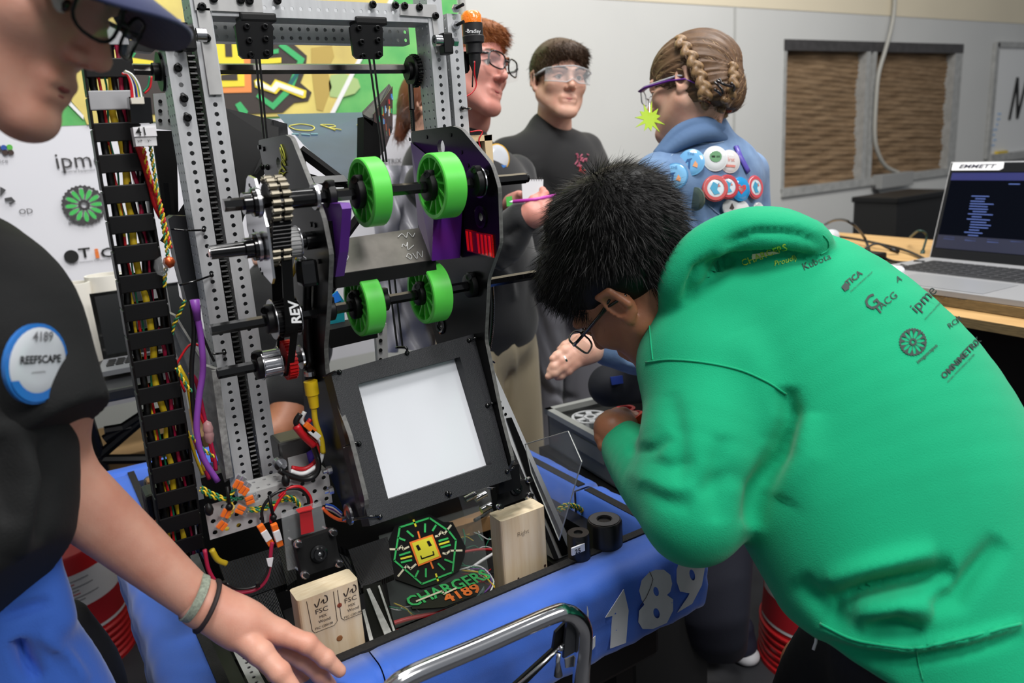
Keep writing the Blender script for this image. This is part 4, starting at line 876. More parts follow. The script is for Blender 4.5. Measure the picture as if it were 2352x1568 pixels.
twist(path(1.09, (425, 690), (412, 720), (400, 745), (394, 770))); twist(path(1.06, (405, 845), (425, 880), (440, 900))); twist(path(1.06, (440, 1000), (465, 1030), (492, 1050)))
MB().ball(A(372, 612, Y=1.06), .01, 8, (1, .7, 1.3)).build('clear_connector', CLEAR, RB, True); MB().ball(A(388, 602, Y=1.06), .008, 8).build('copper_ends', mat('copper', (196, 92, 50), .35, .7), RB, True)
for x, y in ((478, 985), (480, 1000)): MB().ball(A(x, y, Y=1.06), .009, 8, (.8, .7, 1.4)).build('heat_shrink', mat('pink clear tube', (196, 150, 150), .2, alpha=.6), RB, True)
tie([A(515, 810, Y=1.136), A(500, 812, Y=1.12), A(488, 812, Y=1.12)]); 
m = MB().prism([A(x, y, Y=v) for x, y, v in ((385, 718, 1.20), (400, 725, 1.18), (470, 840, 1.13), (500, 850, 1.10), (528, 1100, 1.09), (516, 1108, 1.10), (470, 960, 1.16), (400, 800, 1.2))], (.004, .01, 0)).build('polycarbonate_gusset', mat('frosted gusset edge', (126, 126, 124), .5, .1, .3, 60, alpha=1), RB)
MB().prism([A(x, y, Y=1.085) for x, y in ((486, 852), (502, 850), (536, 1095), (520, 1100))], (0, .004, 0)).build('gusset_rim', mat('scratched rim', (150, 150, 148), .5, .3, .4, 120), RB)
# rear left post and plates seen past the module
m = MB(); m.perf(A(392, 900, Y=1.32) * [1, 1, 0] + V3(0, 0, .9), U, W, 1, 50, .022, .0127, .0026, n=8); m.build('elevator_post', ALU2, RB)
MB().prism(path(1.25, (352, 215), (392, 212), (400, 300), (360, 296)), (0, .003, 0)).build('perforated_plate', ALU, RB)
m = MB()
for x in (368, 390):
    for y in (233, 255, 277): p = A(x, y, Y=1.249); m.cyl(p, p + V3(0, -.0008, 0), .0028, 10)
m.build('plate_hole', BLKM, RB)
MB().prism(path(1.3, (350, 300), (405, 300), (412, 560), (380, 560), (372, 470)), (0, .01, 0)).build('rear_plate', BLKM, RB)
MB().prism(path(1.16, (262, 92), (380, 95), (350, 120), (340, 120), (262, 108)), (0, .02, 0)).build('black_rail', BLK, RB)
# motor controller with label
MB().prism(path(1.05, (296, 222), (346, 224), (352, 282), (302, 284)), (0, .02, 0)).build('controller_body', BLKG, RB)
MB().prism(path(1.045, (305, 292), (356, 288), (361, 334), (313, 336)), (0, .022, 0)).build('white_terminal', WHITE, RB)
MB().prism(path(1.043, (306, 296), (357, 292), (361, 312), (308, 314)), (0, .001, 0)).build('number_label', PAPER, RB)
text('printed_number', '41', A(313, 312, Y=1.0415), A(357, 308, Y=1.0415) - A(313, 312, Y=1.0415), W, .0135, INK, RB, bold=.01)
text('printed_mark', 'v+   v-', A(316, 327, Y=1.0435), U, W, .006, INK, RB)
MB().prism(path(1.04, (300, 225), (330, 222), (332, 238), (303, 238)), (0, .01, 0)).build('wire_socket', mat('ivory plastic', (226, 222, 208), .5), RB)
for i, c in enumerate((REDW, REDW, WHTW, BLKW, mat('blue wire', (44, 70, 160), .4), YEL, GRN, WHTW)): wire('ribbon_lead', path(1.045, (280 + i, 170 - i), (292 + i * 1.6, 172), (300 + i * 2.6, 195), (303 + i * 3.2, 226)), .0014, c, RB)
wire('ribbon_lead', path(1.06, (348, 175), (345, 200), (332, 215)), .0012, REDW, RB); wire('ribbon_lead', path(1.06, (344, 175), (340, 198), (329, 212)), .0012, GRN, RB)
# ---------------------------------------------------------------- beacon lamp on the right post
bp = A(1084, 60, Y=1.16); bt = A(1084, 26, Y=1.16); rB = .0165; zA = A(1084, 54, Y=1.16)[2]
MB().lathe((bp[0], 1.16, zA), (0, 0, 1), ((0, rB), (.012, rB), (bt[2] - zA - .002, rB * .82), (bt[2] - zA, rB * .7), (bt[2] - zA + .001, 0)), 32).build('beacon_lens', mat('amber lens', (240, 124, 10), .15, coat=.8, bump=.5, bscale=420, emit=(255, 120, 0), estr=.15), RB, 'auto')
z = lambda y: A(1086, y, Y=1.16)[2]
MB().lathe((bp[0] + .001, 1.16, 0), (0, 0, 1), ((z(200 - 8), 0), (z(143), .010), (z(125), .010), (z(122), .0135), (z(101), .0135), (z(98), .0175), (z(84), .018), (z(82), .0168), (z(56), .0166), (z(54), .0166)), 32).build('beacon_body', mat('beacon black', (30, 30, 32), .5), RB, 'auto')
MB().lathe((bp[0] + .001, 1.16, 0), (0, 0, 1), ((z(120), .0105), (z(110), .0105)), 24).build('beacon_band', mat('silver band', (170, 172, 172), .4), RB)
text('printed_brand', '-Bradley', A(1069, 75, Y=1.1425), U, W, .0085, WHITE, RB, bold=.01)
wire('beacon_wire', path(1.15, (1090, 140), (1090, 170), (1094, 195), (1085, 212), (1070, 222)), .0012, REDW, RB); wire('beacon_wire', path(1.15, (1088, 140), (1086, 170), (1085, 200)), .0012, BLKW, RB)
MB().prism(path(1.17, (1066, 118), (1078, 118), (1079, 160), (1074, 168), (1068, 166)), (0, .01, 0)).build('beacon_bracket', BLK, RB)
tie([A(1062, 248, Y=1.138), A(1074, 249, Y=1.138), A(1082, 250, Y=1.15)])
TAN = mat('tan printed plastic', (226, 200, 156), .55); bl = MB()
bl.prism(path(1.12, (1080, 311), (1130, 309), (1130, 322), (1082, 326)), (0, .012, 0)); bl.prism(path(1.12, (1112, 311), (1130, 309), (1134, 384), (1118, 372)), (0, .012, 0)); bl.build('sensor_bracket', TAN, RB)
MB().prism(path(1.135, (1084, 322), (1112, 320), (1116, 366), (1090, 345)), (0, .01, 0)).build('sensor_body', BLKG, RB)
wire('sensor_wire', path(1.11, (1080, 303), (1100, 300), (1108, 304), (1100, 322), (1106, 350)), .0012, REDW, RB)
wire('corrugated_hose', path(1.02, (1125, 655), (1127, 700), (1124, 760), (1116, 820), (1118, 870), (1128, 905)), .0058, BLKG, RB, 10, 10)
m = MB(); Pp = spline(path(1.02, (1125, 655), (1127, 700), (1124, 760), (1116, 820), (1118, 870), (1128, 905)), 14)
for a, b in zip(Pp, Pp[1:]): m.cyl(a, a + (b - a) * .45, .0068, 12)
m.build('hose_rib', BLKG, RB, 'auto'); tie([A(1112, 832, Y=1.01), A(1124, 828, Y=1.005), A(1136, 832, Y=1.01)])
# ---------------------------------------------------------------- white perforated rail, camera mounts, clear sheet
RW = mat('white rail', (240, 241, 243), .45)
def ln(a, b, t): return tuple(a[i] + (b[i] - a[i]) * t for i in range(2))
Pr = [(1124, 846), (1133, 846), (1324, 1274), (1272, 1284), (1126, 915)]
XRl = .60
YR = 1.03; o = MB().prism([A(x, y, Y=YR) for x, y in Pr], (0, .02, 0)).build('white_rail', RW, RB); m = MB()
for k in range(7): x, y = ln((1129, 881), (1161, 951), k / 5.); p = A(x, y, Y=YR); m.cyl(p + V3(0, -.0008, 0), p, .0026, 10)
m.build('rail_hole', BLKM, o)
MB().prism([A(x, y, Y=YR - .001) for x, y in ((1162, 960), (1174, 958), (1236, 1105), (1284, 1214), (1308, 1270), (1290, 1276), (1262, 1211), (1214, 1105))], (0, -.002, 0)).build('felt_strip', BLKM, o)
MB().prism([A(x, y, Y=YR - .001) for x, y in ((1128, 922), (1136, 930), (1196, 1075), (1256, 1216), (1283, 1283), (1272, 1284))], (0, -.0015, 0)).build('shadow_gap', mat('dark grey plate and gap shade', (60, 60, 62), .5, .3), o)  # solid dark strip, shade of the gap beside the felt put into colour
# perforated inner plate under the rail
m = MB(); pv = A(1262, 1205, X=.59); pb = A(1255, 1290, X=.59)
P = [A(x, y, Y=1.06) for x, y in ((1245, 1160), (1285, 1260), (1300, 1285), (1250, 1300))]; MB().prism(P, (0, .004, 0)).build('inner_plate', mat('dark grey plate and gap shade', (60, 60, 62), .5, .3), RB)
m = MB()
for i in range(3):
    for j in range(7): x, y = 1256 + i * 9 + j * 4, 1208 + j * 12 - i * 3; p = A(x, y, Y=1.0595); m.cyl(p + V3(0, -.0008, 0), p, .0016, 8)
m.build('plate_hole', mat('bright hole', (170, 170, 172), .5), RB)
def cammod(quad, Y, lens, nm='camera_module'):
    P = [A(x, y, Y=v) for (x, y), v in zip(quad, Y)]; n = unit(np.cross(P[1] - P[0], P[3] - P[0])); n = n if n @ FW < 0 else -n
    o = MB().prism(P, -n * .016).build(nm, BLKM, RB); c = P[0] * (1 - lens[0]) * (1 - lens[1]) + P[1] * lens[0] * (1 - lens[1]) + P[2] * lens[0] * lens[1] + P[3] * (1 - lens[0]) * lens[1]
    MB().lathe(c, n, ((0, .011), (.004, .011), (.005, .008), (.009, .008), (.009, .0055), (.006, .005), (.006, 0)), 24).build('camera_lens', BLKG, o, 'auto')
    MB().lathe(c + n * .0062, n, ((0, .0022), (.0006, .0012), (.0008, 0)), 12).build('lens_glass', mat('lens glass', (150, 150, 152), .05, .6), o, True)
    for i, p in enumerate(P):
        q = p + (sum(P) / 4 - p) * .12; MB().cyl(q - n * .04, q + n * .004, .0017, 8).build('standoff', STEEL, o); MB().lathe(q, n, ((0, .0055), (.004, .0055), (.006, .004), (.006, 0)), 12).build('lock_nut', STEEL, o, 'auto'); MB().cyl(q + n * .006, q + n * .012, .0032, 10).build('standoff_cap', BLK, o)
    return n
cn = cammod(((677, 1245), (768, 1215), (783, 1295), (695, 1325)), (.905, .905, .895, .895), (.5, .5))
cammod(((1143, 1120), (1216, 1098), (1218, 1138), (1141, 1168)), (.965, .965, .955, .955), (.55, .3))
MB().prism(path(.93, (1145, 1075), (1192, 1065), (1196, 1120), (1146, 1135)), (0, .01, 0)).build('camera_back', BLKM, RB)
P = path(.90, (657, 1192), (750, 1163), (775, 1300), (672, 1325)); MB().prism([p + V3(0, .02, 0) for p in P], (0, .002, 0)).build('clear_shield', CLEAR, RB)
MB().prism(path(.908, (688, 1176), (716, 1170), (722, 1220), (692, 1228)), (0, .0006, 0)).build('red_tape', mat('red tape', (176, 26, 34), .5), RB)
MB().prism(path(.905, (686, 1178), (714, 1172), (720, 1168), (694, 1174)), (0, .012, 0)).build('red_tape', mat('red tape', (176, 26, 34), .5), RB)
MB().prism(path(.95, (1160, 1032), (1175, 1028), (1178, 1040), (1172, 1052), (1164, 1046)), (0, .008, 0)).build('red_latch', RED, RB)
sh = [A(x, y, X=.625) for x, y in ((1206, 1020), (1305, 990), (1336, 1060), (1284, 1240), (1220, 1085))]; o = MB().prism(sh, (.002, 0, 0)).build('clear_sheet', CLEAR, RB)
m = MB()
for a, b in zip(sh, sh[1:] + sh[:1]): m.tube([a, b], .0009, 5)
m.build('sheet_edge', mat('sheet edge', (170, 172, 168), .3), o)
# swerve motors at the corners with cables
def motor(x, y, Z, r, h, nm='drive_motor', par=RB, ring=True):
    p = A(x, y, Z=Z); o = MB().lathe(p, (0, 0, 1), ((-h, r), (-.004, r), (0, r * .93), (0, r * .4), (-.004, r * .36), (-.004, 0)), 32).build(nm, mat('motor black', (24, 24, 25), .35), par, 'auto')
    if ring: MB().lathe(p + V3(0, 0, .0006), (0, 0, 1), ((0, r * .85), (.0005, r * .85), (.0005, r * .45), (0, r * .45)), 32).build('motor_cap', mat('motor cap grey', (84, 84, 86), .4, .3), o, 'auto')
    return o
motor(1388, 1192, .83, .03, .12); mm = motor(1328, 1222, .83, .019, .10, ring=False)
q = A(1328, 1262, Y=A(1328, 1222, Z=.83)[1] - .019); MB().bb(q[0] - .013, q[0] + .013, q[1] - .001, q[1] + .002, q[2] - .006, q[2] + .007).build('number_label', PAPER, RB); text('printed_number', '25', q + V3(-.008, -.0016, -.005), U, W, .012, INK, RB, bold=.02)
motor(364, 1095, .87, .028, .12)
MB().lathe(A(520, 1555, Z=.74), (0, 0, 1), ((-.06, .04), (0, .04), (.002, .036), (.002, .02), (-.001, .018), (-.001, 0)), 32).build('drive_motor', mat('motor black', (24, 24, 25), .35), RB, 'auto')
MB().lathe(A(520, 1555, Z=.745), (0, 0, 1), ((0, .008), (.003, .008), (.003, 0)), 20).build('motor_hub', STEEL, RB, 'auto')
twist([A(x, y, Y=1.1) for x, y in ((1280, 1170), (1300, 1158), (1330, 1164), (1348, 1190), (1350, 1225), (1350, 1252))], r=.0016, amp=.0022); twist([A(x, y, Y=1.105) for x, y in ((1285, 1174), (1310, 1164), (1336, 1176), (1344, 1205), (1344, 1240))], r=.0016, amp=.0022)
for pp, c in ((((352, 1200), (372, 1188), (392, 1180)), mat('orange wire', (232, 96, 40), .4)), (((378, 1195), (372, 1215), (390, 1232), (400, 1240)), GRN), (((385, 1190), (378, 1212), (396, 1238)), REDW), (((360, 1222), (380, 1228), (400, 1245)), BLKW), (((390, 1265), (412, 1262)), mat('orange wire', (232, 96, 40), .4)), (((376, 1180), (388, 1200), (375, 1222)), YEL)): wire('loom_wire', path(1.12, *pp), .0018, c, RB)
MB().box(A(385, 1150, Y=1.15), (.06, .05, .05), bev=.006).build('gear_case', BLK, RB); MB().box(A(360, 1140, Y=1.2), (.02, .02, .06), bev=.004).build('wood_block_edge', mat('raw plywood', (168, 128, 84), .8), RB)
# ---------------------------------------------------------------- bumpers (parts of the robot)
BLUE = mat('blue bumper fabric', (52, 104, 208), .62, noise=.06, nscale=14, bump=.25, bscale=1100, sheen=.3)
BZ0, BZ1 = .634, .785
def bumper(p0, p1, out, t=.073, zc=BZ1, nm='bumper', cap=.012):
    p0 = np.array(p0, float); p1 = np.array(p1, float); d = unit(p1 - p0); out = unit(out); L = np.linalg.norm(p1 - p0); prof = []
    R = .03
    for a, b, cx, cz in ((0, 90, t - R, BZ1 - R), (-90, 0, t - R, BZ0 + R)) :
        pass
    for k in range(7): a = math.radians(90 - k * 15); prof.append((t - R + R * math.cos(a), BZ1 - R + R * math.sin(a)))
    for k in range(5): q = (k + 1) / 6; prof.append((t + .004 * math.sin(q * math.pi) - (.003 if k == 2 else 0), BZ1 - R - (BZ1 - BZ0 - 2 * R) * q))
    for k in range(7): a = math.radians(-k * 15); prof.append((t - R + R * math.cos(a), BZ0 + R + R * math.sin(a)))
    prof += [(0.0, BZ0), (0.0, BZ1)]; n = len(prof); N = max(4, int(L / .012)); V = []; random.seed(int(L * 1000))
    for i in range(N + 1):
        s = i / N; e = min(s, 1 - s) * L; sc = 1 - .25 * max(0, 1 - e / cap) ** 2
        for (o, z) in prof:
            w = .0015 * math.sin(s * 37 + z * 40) * (o > .03) + .001 * math.sin(s * 90 + o * 100); zc = (BZ0 + BZ1) / 2
            V.append(p0 + d * L * s + out * (o * (sc if o > .01 else 1) + w) + V3(0, 0, zc + (z - zc) * (sc * .1 + .9)))
    Fc = [(i * n + k, i * n + (k + 1) % n, (i + 1) * n + (k + 1) % n, (i + 1) * n + k) for i in range(N) for k in range(n)] + [tuple(range(n)), tuple(reversed(range(N * n, (N + 1) * n)))]
    return rawmesh(nm, V, Fc, BLUE, RB, True)
FY = .911
b1 = bumper((.118, FY, 0), (.304, FY, 0), (0, -1, 0)); b2 = bumper((.306, FY, 0), (.905, FY, 0), (0, -1, 0)); 
b3 = bumper((.12, .842, 0), (.12, 1.86, 0), (-1, 0, 0)); b4 = bumper((.832, .915, 0), (.832, 1.122, 0), (1, 0, 0)); b5 = bumper((.832, 1.128, 0), (.832, 1.87, 0), (1, 0, 0)); b6 = bumper((.05, 1.86, 0), (.905, 1.86, 0), (0, 1, 0))
VEL = mat('black hook tape', (26, 25, 25), .85, noise=.4, nscale=200, bump=.5, bscale=500)
MB().bb(.125, .83, FY - .002, FY + .014, BZ1 - .03, BZ1 + .003).build('tape_strip', VEL, RB); MB().bb(.114, .128, .9, 1.86, BZ1 - .03, BZ1 + .003).build('tape_strip', VEL, RB)
for a, b in ((.93, 1.115), (1.135, 1.85)): MB().bb(.848, .866, a, b, BZ1 - .001, BZ1 + .0015).build('tape_strip', VEL, b4)
MB().bb(.055, .118, 1.60, 1.625, BZ1 - .001, BZ1 + .0015).build('tape_strip', VEL, b3)
m = MB()
for x in (.385, .452, .545, .60, .66, .72, .78): q = V3(x, FY - .012, BZ1 - .001); m.tube([q, q + V3(.008, -.008, -.001)], .0006, 4)
m.build('loose_thread', BLKW, RB, kind='stuff')
NW = mat('white number vinyl', (206, 208, 212), .5, noise=.05, nscale=30)
fy = FY - .073 - .0055
def fpoly(name, pts, parent=b2, m=NW, k=0): return MB().prism([A(x, y, Y=fy - k) for x, y in pts], (0, .0012, 0)).build(name, m, parent)
fpoly('number_one', ((1433, 1353), (1443, 1396), (1444, 1402), (1438, 1476), (1402, 1489), (1407, 1414), (1391, 1418)))
fpoly('number_four', ((1349, 1391), (1352, 1404), (1352, 1430), (1349, 1430))); fpoly('number_four', ((1362, 1466), (1368, 1460), (1367, 1484), (1361, 1492)))
def figure(name, outer, holes):
    bm = bmesh.new(); ed = []
    for L_ in [outer] + holes:
        vs = [bm.verts.new(A(x, y, Y=fy)) for x, y in L_]; ed += [bm.edges.new((vs[i], vs[(i + 1) % len(vs)])) for i in range(len(vs))]
    bmesh.ops.triangle_fill(bm, use_beauty=True, edges=ed); bm.verts.index_update(); v = [q.co[:] for q in bm.verts]; f = [[q.index for q in a.verts] for a in bm.faces]; bm.free(); return rawmesh(name, v, f, NW, b2)
def ov(cx, cy, rx, ry, n=14, tilt=-.25): return [(cx + rx * math.cos(t) * math.cos(tilt) - ry * math.sin(t) * math.sin(tilt), cy + rx * math.cos(t) * math.sin(tilt) + ry * math.sin(t) * math.cos(tilt)) for t in np.linspace(0, 2 * math.pi, n, endpoint=False)]
figure('number_eight', [(1490, 1315), (1505, 1308), (1525, 1308), (1540, 1320), (1544, 1340), (1540, 1358), (1532, 1366), (1546, 1376), (1546, 1402), (1532, 1430), (1500, 1444), (1476, 1444), (1466, 1428), (1468, 1402), (1480, 1388), (1474, 1378), (1468, 1356), (1474, 1332)], [ov(1507, 1358, 6, 11), ov(1508, 1408, 7, 12)])
figure('number_nine', [(1560, 1290), (1572, 1278), (1600, 1270), (1615, 1274), (1620, 1300), (1612, 1344), (1590, 1386), (1555, 1407), (1580, 1370), (1584, 1362), (1562, 1358), (1554, 1335), (1554, 1308)], [ov(1590, 1320, 6, 13)])
m = MB(); m.tube([A(x, y, Y=fy - .001) for x, y in ((1492, 1312), (1500, 1330), (1494, 1350), (1484, 1372), (1470, 1392))], .0006, 4); m.build('scuff_crease', BLKW, b2)
# chassis
CB = mat('chassis black', (12, 12, 13), .5)  # black on pan and inner rails also keeps the chassis interior dark
MB().bb(.13, .83, .925, 1.85, .615, .628).build('belly_pan', CB, RB)
m = MB(); m.bb(.13, .15, .925, 1.85, .628, .765); m.build('chassis_rail', CB, RB); MB().bb(.80, .83, .925, 1.85, .628, .74).build('chassis_rail', CB, RB); MB().bb(.15, .80, 1.82, 1.85, .628, .765).build('chassis_rail', CB, RB)
MB().bb(.17, .80, 1.34, 1.38, .628, .93).build('elevator_base', CB, RB)
MB().bb(.15, .24, .93, 1.2, .628, .70, bev=.01).build('wheel_module', BLK, RB); MB().bb(.70, .80, .95, 1.2, .628, .72, bev=.01).build('wheel_module', BLK, RB)
m = MB(); m.perf((.152, .915, .772), (1, 0, 0), (0, 1, 0), 1, 20, .018, .0127, .0026, n=8); m.build('perforated_rail', ALU2, RB)
# ridged black printed covers
rm = bpy.data.materials.new('ridged black print'); rm.use_nodes = True; nt = rm.node_tree; b_ = nt.nodes['Principled BSDF']; b_.inputs['Base Color'].default_value = lin((22, 23, 25)); b_.inputs['Roughness'].default_value = .22
tc = nt.nodes.new('ShaderNodeTexCoord'); wv = nt.nodes.new('ShaderNodeTexWave'); wv.inputs['Scale'].default_value = 75; wv.inputs['Distortion'].default_value = .6; bmp = nt.nodes.new('ShaderNodeBump'); bmp.inputs['Strength'].default_value = .9; bmp.inputs['Distance'].default_value = .001
nt.links.new(tc.outputs['Object'], wv.inputs['Vector']); nt.links.new(wv.outputs['Fac'], bmp.inputs['Height']); nt.links.new(bmp.outputs[0], b_.inputs['Normal'])
for q, z0, z1 in (((( 503, 1296), (655, 1250), (668, 1336), (536, 1384)), .83, .80), (((536, 1386), (630, 1352), (660, 1430), (668, 1470), (575, 1440)), .81, .77), (((640, 1262), (672, 1250), (682, 1330), (660, 1345)), .84, .82), (((800, 1262), (890, 1232), (905, 1318), (826, 1352)), .79, .76), (((770, 1250), (800, 1262), (830, 1352), (800, 1300)), .80, .77)):
    P = [A(x, y, Z=z0 if i < 2 else z1) for i, (x, y) in enumerate(q)]; MB().prism(P, (0, 0.002, -.012)).build('ridged_cover', rm, RB)
WS = mat('worn white strip', (190, 190, 188), .6, noise=.2, nscale=80)
for q in (((842, 1352), (850, 1350), (905, 1462), (888, 1470)), ((868, 1345), (872, 1343), (908, 1448), (904, 1452)), ((832, 1400), (838, 1398), (858, 1470), (850, 1476)), ((643, 1302), (648, 1300), (664, 1350), (656, 1352))):
    P = [A(x, y, Z=.805 if q[0][0] == 643 and False else .78) for x, y in q]; MB().prism(P, (0, 0, -.004)).build('white_strip', WS, RB)
MB().prism([A(x, y, Z=.775) for x, y in ((834, 1345), (876, 1335), (912, 1450), (850, 1480))], (0, 0, -.05)).build('black_rail', BLKM, RB)
for x, y in ((450, 1290), (462, 1270)): pass
MB().prism([A(x, y, Z=.83) for x, y in ((428, 1275), (455, 1270), (490, 1360), (450, 1340))], (0, 0, -.03)).build('scuffed_block', mat('scuffed black edge', (52, 52, 54), .5, noise=.4, nscale=60), RB)
# yellow hose ends and stray wires in the chassis
for pp, c, r in ((((500, 1220), (530, 1214), (548, 1196)), YEL, .005), (((486, 1262), (500, 1285), (520, 1294)), YEL, .004)): wire('air_hose', path(1.02, *pp), r, c, RB)
def zp_(Z, *pts): return [A(x, y, Z=Z) for x, y in pts]
for Z, c, r, pp in ((.70, REDW, .004, ((900, 1432), (940, 1420), (1000, 1408), (1060, 1395))), (.70, REDW, .003, ((905, 1450), (950, 1440), (1010, 1425))), (.69, GRN, .0014, ((890, 1392), (930, 1400), (960, 1410), (1020, 1402))), (.69, YEL, .0014, ((905, 1385), (930, 1396), (955, 1414), (1010, 1410), (1050, 1388))), (.68, WHTW, .0016, ((1050, 1310), (1100, 1300), (1132, 1330), (1128, 1355), (1118, 1365))), (.68, mat('violet wire', (110, 50, 150), .4), .0016, ((1080, 1306), (1118, 1310), (1128, 1340), (1112, 1362))), (.68, YEL, .0018, ((1060, 1310), (1105, 1316), (1125, 1336), (1142, 1354))), (.68, GRN, .0014, ((1030, 1300), (1080, 1300), (1110, 1312), (1140, 1345))), (.70, BLKW, .004, ((1090, 1195), (1115, 1180), (1130, 1160))), (.68, GRN, .0014, ((1060, 1200), (1068, 1240), (1060, 1290), (1090, 1305))), (.67, REDW, .003, ((1060, 1268), (1100, 1262), (1135, 1262))), (.68, WHTW, .003, ((1088, 1300), (1110, 1285), (1135, 1270)))):
    wire('chassis_wire', zp_(Z, *pp), r, c, RB)
random.seed(12)
for k in range(26):
    x, y = random.choice(((1090, 1240), (1000, 1380), (1085, 1330), (930, 1400), (1070, 1215))); x += random.uniform(-30, 30); y += random.uniform(-20, 20)
    wire('chassis_wire', zp_(.665, (x - 20, y + random.uniform(-15, 15)), (x, y), (x + 18, y + random.uniform(-18, 18)), (x + 34, y + random.uniform(-22, 22))), .001, random.choice((GRN, YEL, BLKW, WHTW, REDW)), RB, 5, 4)
MB().prism(zp_(.69, (1010, 1190), (1120, 1150), (1130, 1185), (1040, 1212)), (0, 0, -.03)).build('wood_support', mat('raw plywood', (196, 160, 112), .8), RB)
for x, y in ((1068, 1148), (1092, 1146), (1105, 1172)): p = A(x, y, Y=1.02); MB().cyl(p, p + V3(.02, 0, .004), .006, 12).build('steel_fitting', STEEL, RB, 'auto')
MB().prism(path(1.03, (1055, 1140), (1125, 1118), (1135, 1185), (1070, 1190)), (0, .004, 0)).build('clear_mount', CLEAR, RB)
MB().prism(zp_(.70, (1085, 1380), (1108, 1360), (1112, 1345), (1092, 1372)), (0, 0, -.01)).build('pale_block', mat('pale teal plastic', (120, 150, 150), .5), RB)
# clear top plate with the team emblem
LZ = .722
lp_ = MB().prism(zp_(LZ - .003, (870, 1230), (1100, 1160), (1128, 1350), (905, 1440)), (0, 0, -.003)).build('clear_plate', mat('smoky clear plate', (200, 210, 205), .04, alpha=.05, spec=.8), RB)
def L(x, y, k=0): return A(840 + x / 3.35, 1100 + y / 3.35, Z=LZ + .0006 * k)
def lpoly(nm, pts, m, k=1): return MB().prism([L(x, y, k) for x, y in pts], (0, 0, -.0004)).build(nm, m, RB)
EG = mat('emblem green', (52, 176, 92), .5); EO = mat('emblem orange', (236, 120, 44), .5); EY = mat('emblem yellow', (214, 206, 52), .5); EW = mat('emblem ivory', (214, 208, 180), .5); EK = mat('emblem black', (8, 8, 9), .4)
lpoly('emblem_backing', [(165, 500), (235, 330), (490, 270), (600, 330), (670, 330), (770, 520), (760, 590), (720, 700), (560, 800), (430, 840), (230, 770), (200, 650)], EK, 0)
def stroke(pts, w, m, nm='emblem_stroke', k=2):
    pts = [np.array(p, float) for p in pts]
    for a, b in zip(pts, pts[1:]):
        d = unit(b - a) ; n = np.array([-d[1], d[0]]) * w / 2; a2, b2_ = a - d * w * .3, b + d * w * .3
        lpoly(nm, [a2 + n, b2_ + n, b2_ - n, a2 - n], m, k)
stroke([(262, 370), (490, 298), (640, 400), (695, 470), (668, 715), (432, 806), (220, 625), (262, 370)], 13, EG)
for a, b in (((320, 400), (365, 440)), ((457, 345), (456, 405)), ((540, 355), (515, 395)), ((250, 450), (300, 470)), ((405, 705), (380, 755)), ((463, 690), (463, 750)), ((558, 650), (605, 695)), ((610, 618), (665, 640)), ((262, 585), (340, 560)), ((275, 640), (352, 622)), ((565, 475), (632, 455)), ((580, 525), (650, 505))): stroke([a, b], 14, EG)
for a, b in (((272, 612), (352, 592)), ((567, 502), (640, 480)), ((368, 315), (385, 360)), ((540, 730), (556, 780))): stroke([a, b], 14, EY)
for a, b in (((403, 405), (415, 450)), ((500, 640), (518, 684))): stroke([a, b], 13, EO)
for pts in (((170, 538), (250, 540), (275, 515), (290, 540), (330, 520)), ((655, 355), (605, 420), (580, 405), (560, 435), (538, 440)), ((740, 548), (650, 550), (620, 575), (595, 570)), ((250, 745), (315, 665), (345, 690), (385, 655))): stroke(pts, 14, EW)
lpoly('emblem_face_border', [(335, 485), (515, 425), (583, 600), (405, 670)], EO, 3); lpoly('emblem_face', [(355, 492), (508, 440), (566, 592), (412, 655)], EY, 4)
lpoly('emblem_eye', [(385, 512), (405, 503), (426, 540), (404, 550)], EK, 5); lpoly('emblem_eye', [(468, 480), (488, 472), (510, 508), (488, 518)], EK, 5); stroke([(424, 590), (432, 612), (525, 580), (518, 556)], 9, EK, 'emblem_mouth', 5)
u = unit(L(815, 760) - L(345, 960)); v = np.cross(V3(0, 0, 1), u)
text('emblem_lettering', 'CHARGERS', L(348, 988, 1), L(820, 812) - L(348, 988), L(335, 905) - L(348, 988), np.linalg.norm(L(335, 905) - L(348, 988)) * 1.42, EG, RB, bold=.02, sx=.66)
text('emblem_lettering', '4189', L(628, 950, 1), L(835, 880) - L(628, 950), L(615, 895) - L(628, 950), np.linalg.norm(L(614, 880) - L(628, 950)) * 1.42, EO, RB, bold=.03, sx=.82)
stroke([(390, 938), (590, 858), (600, 882), (695, 838)], 12, EW, k=4); lpoly('emblem_backing', [(330, 905), (840, 720), (850, 890), (600, 985), (360, 1000)], EK, 0)
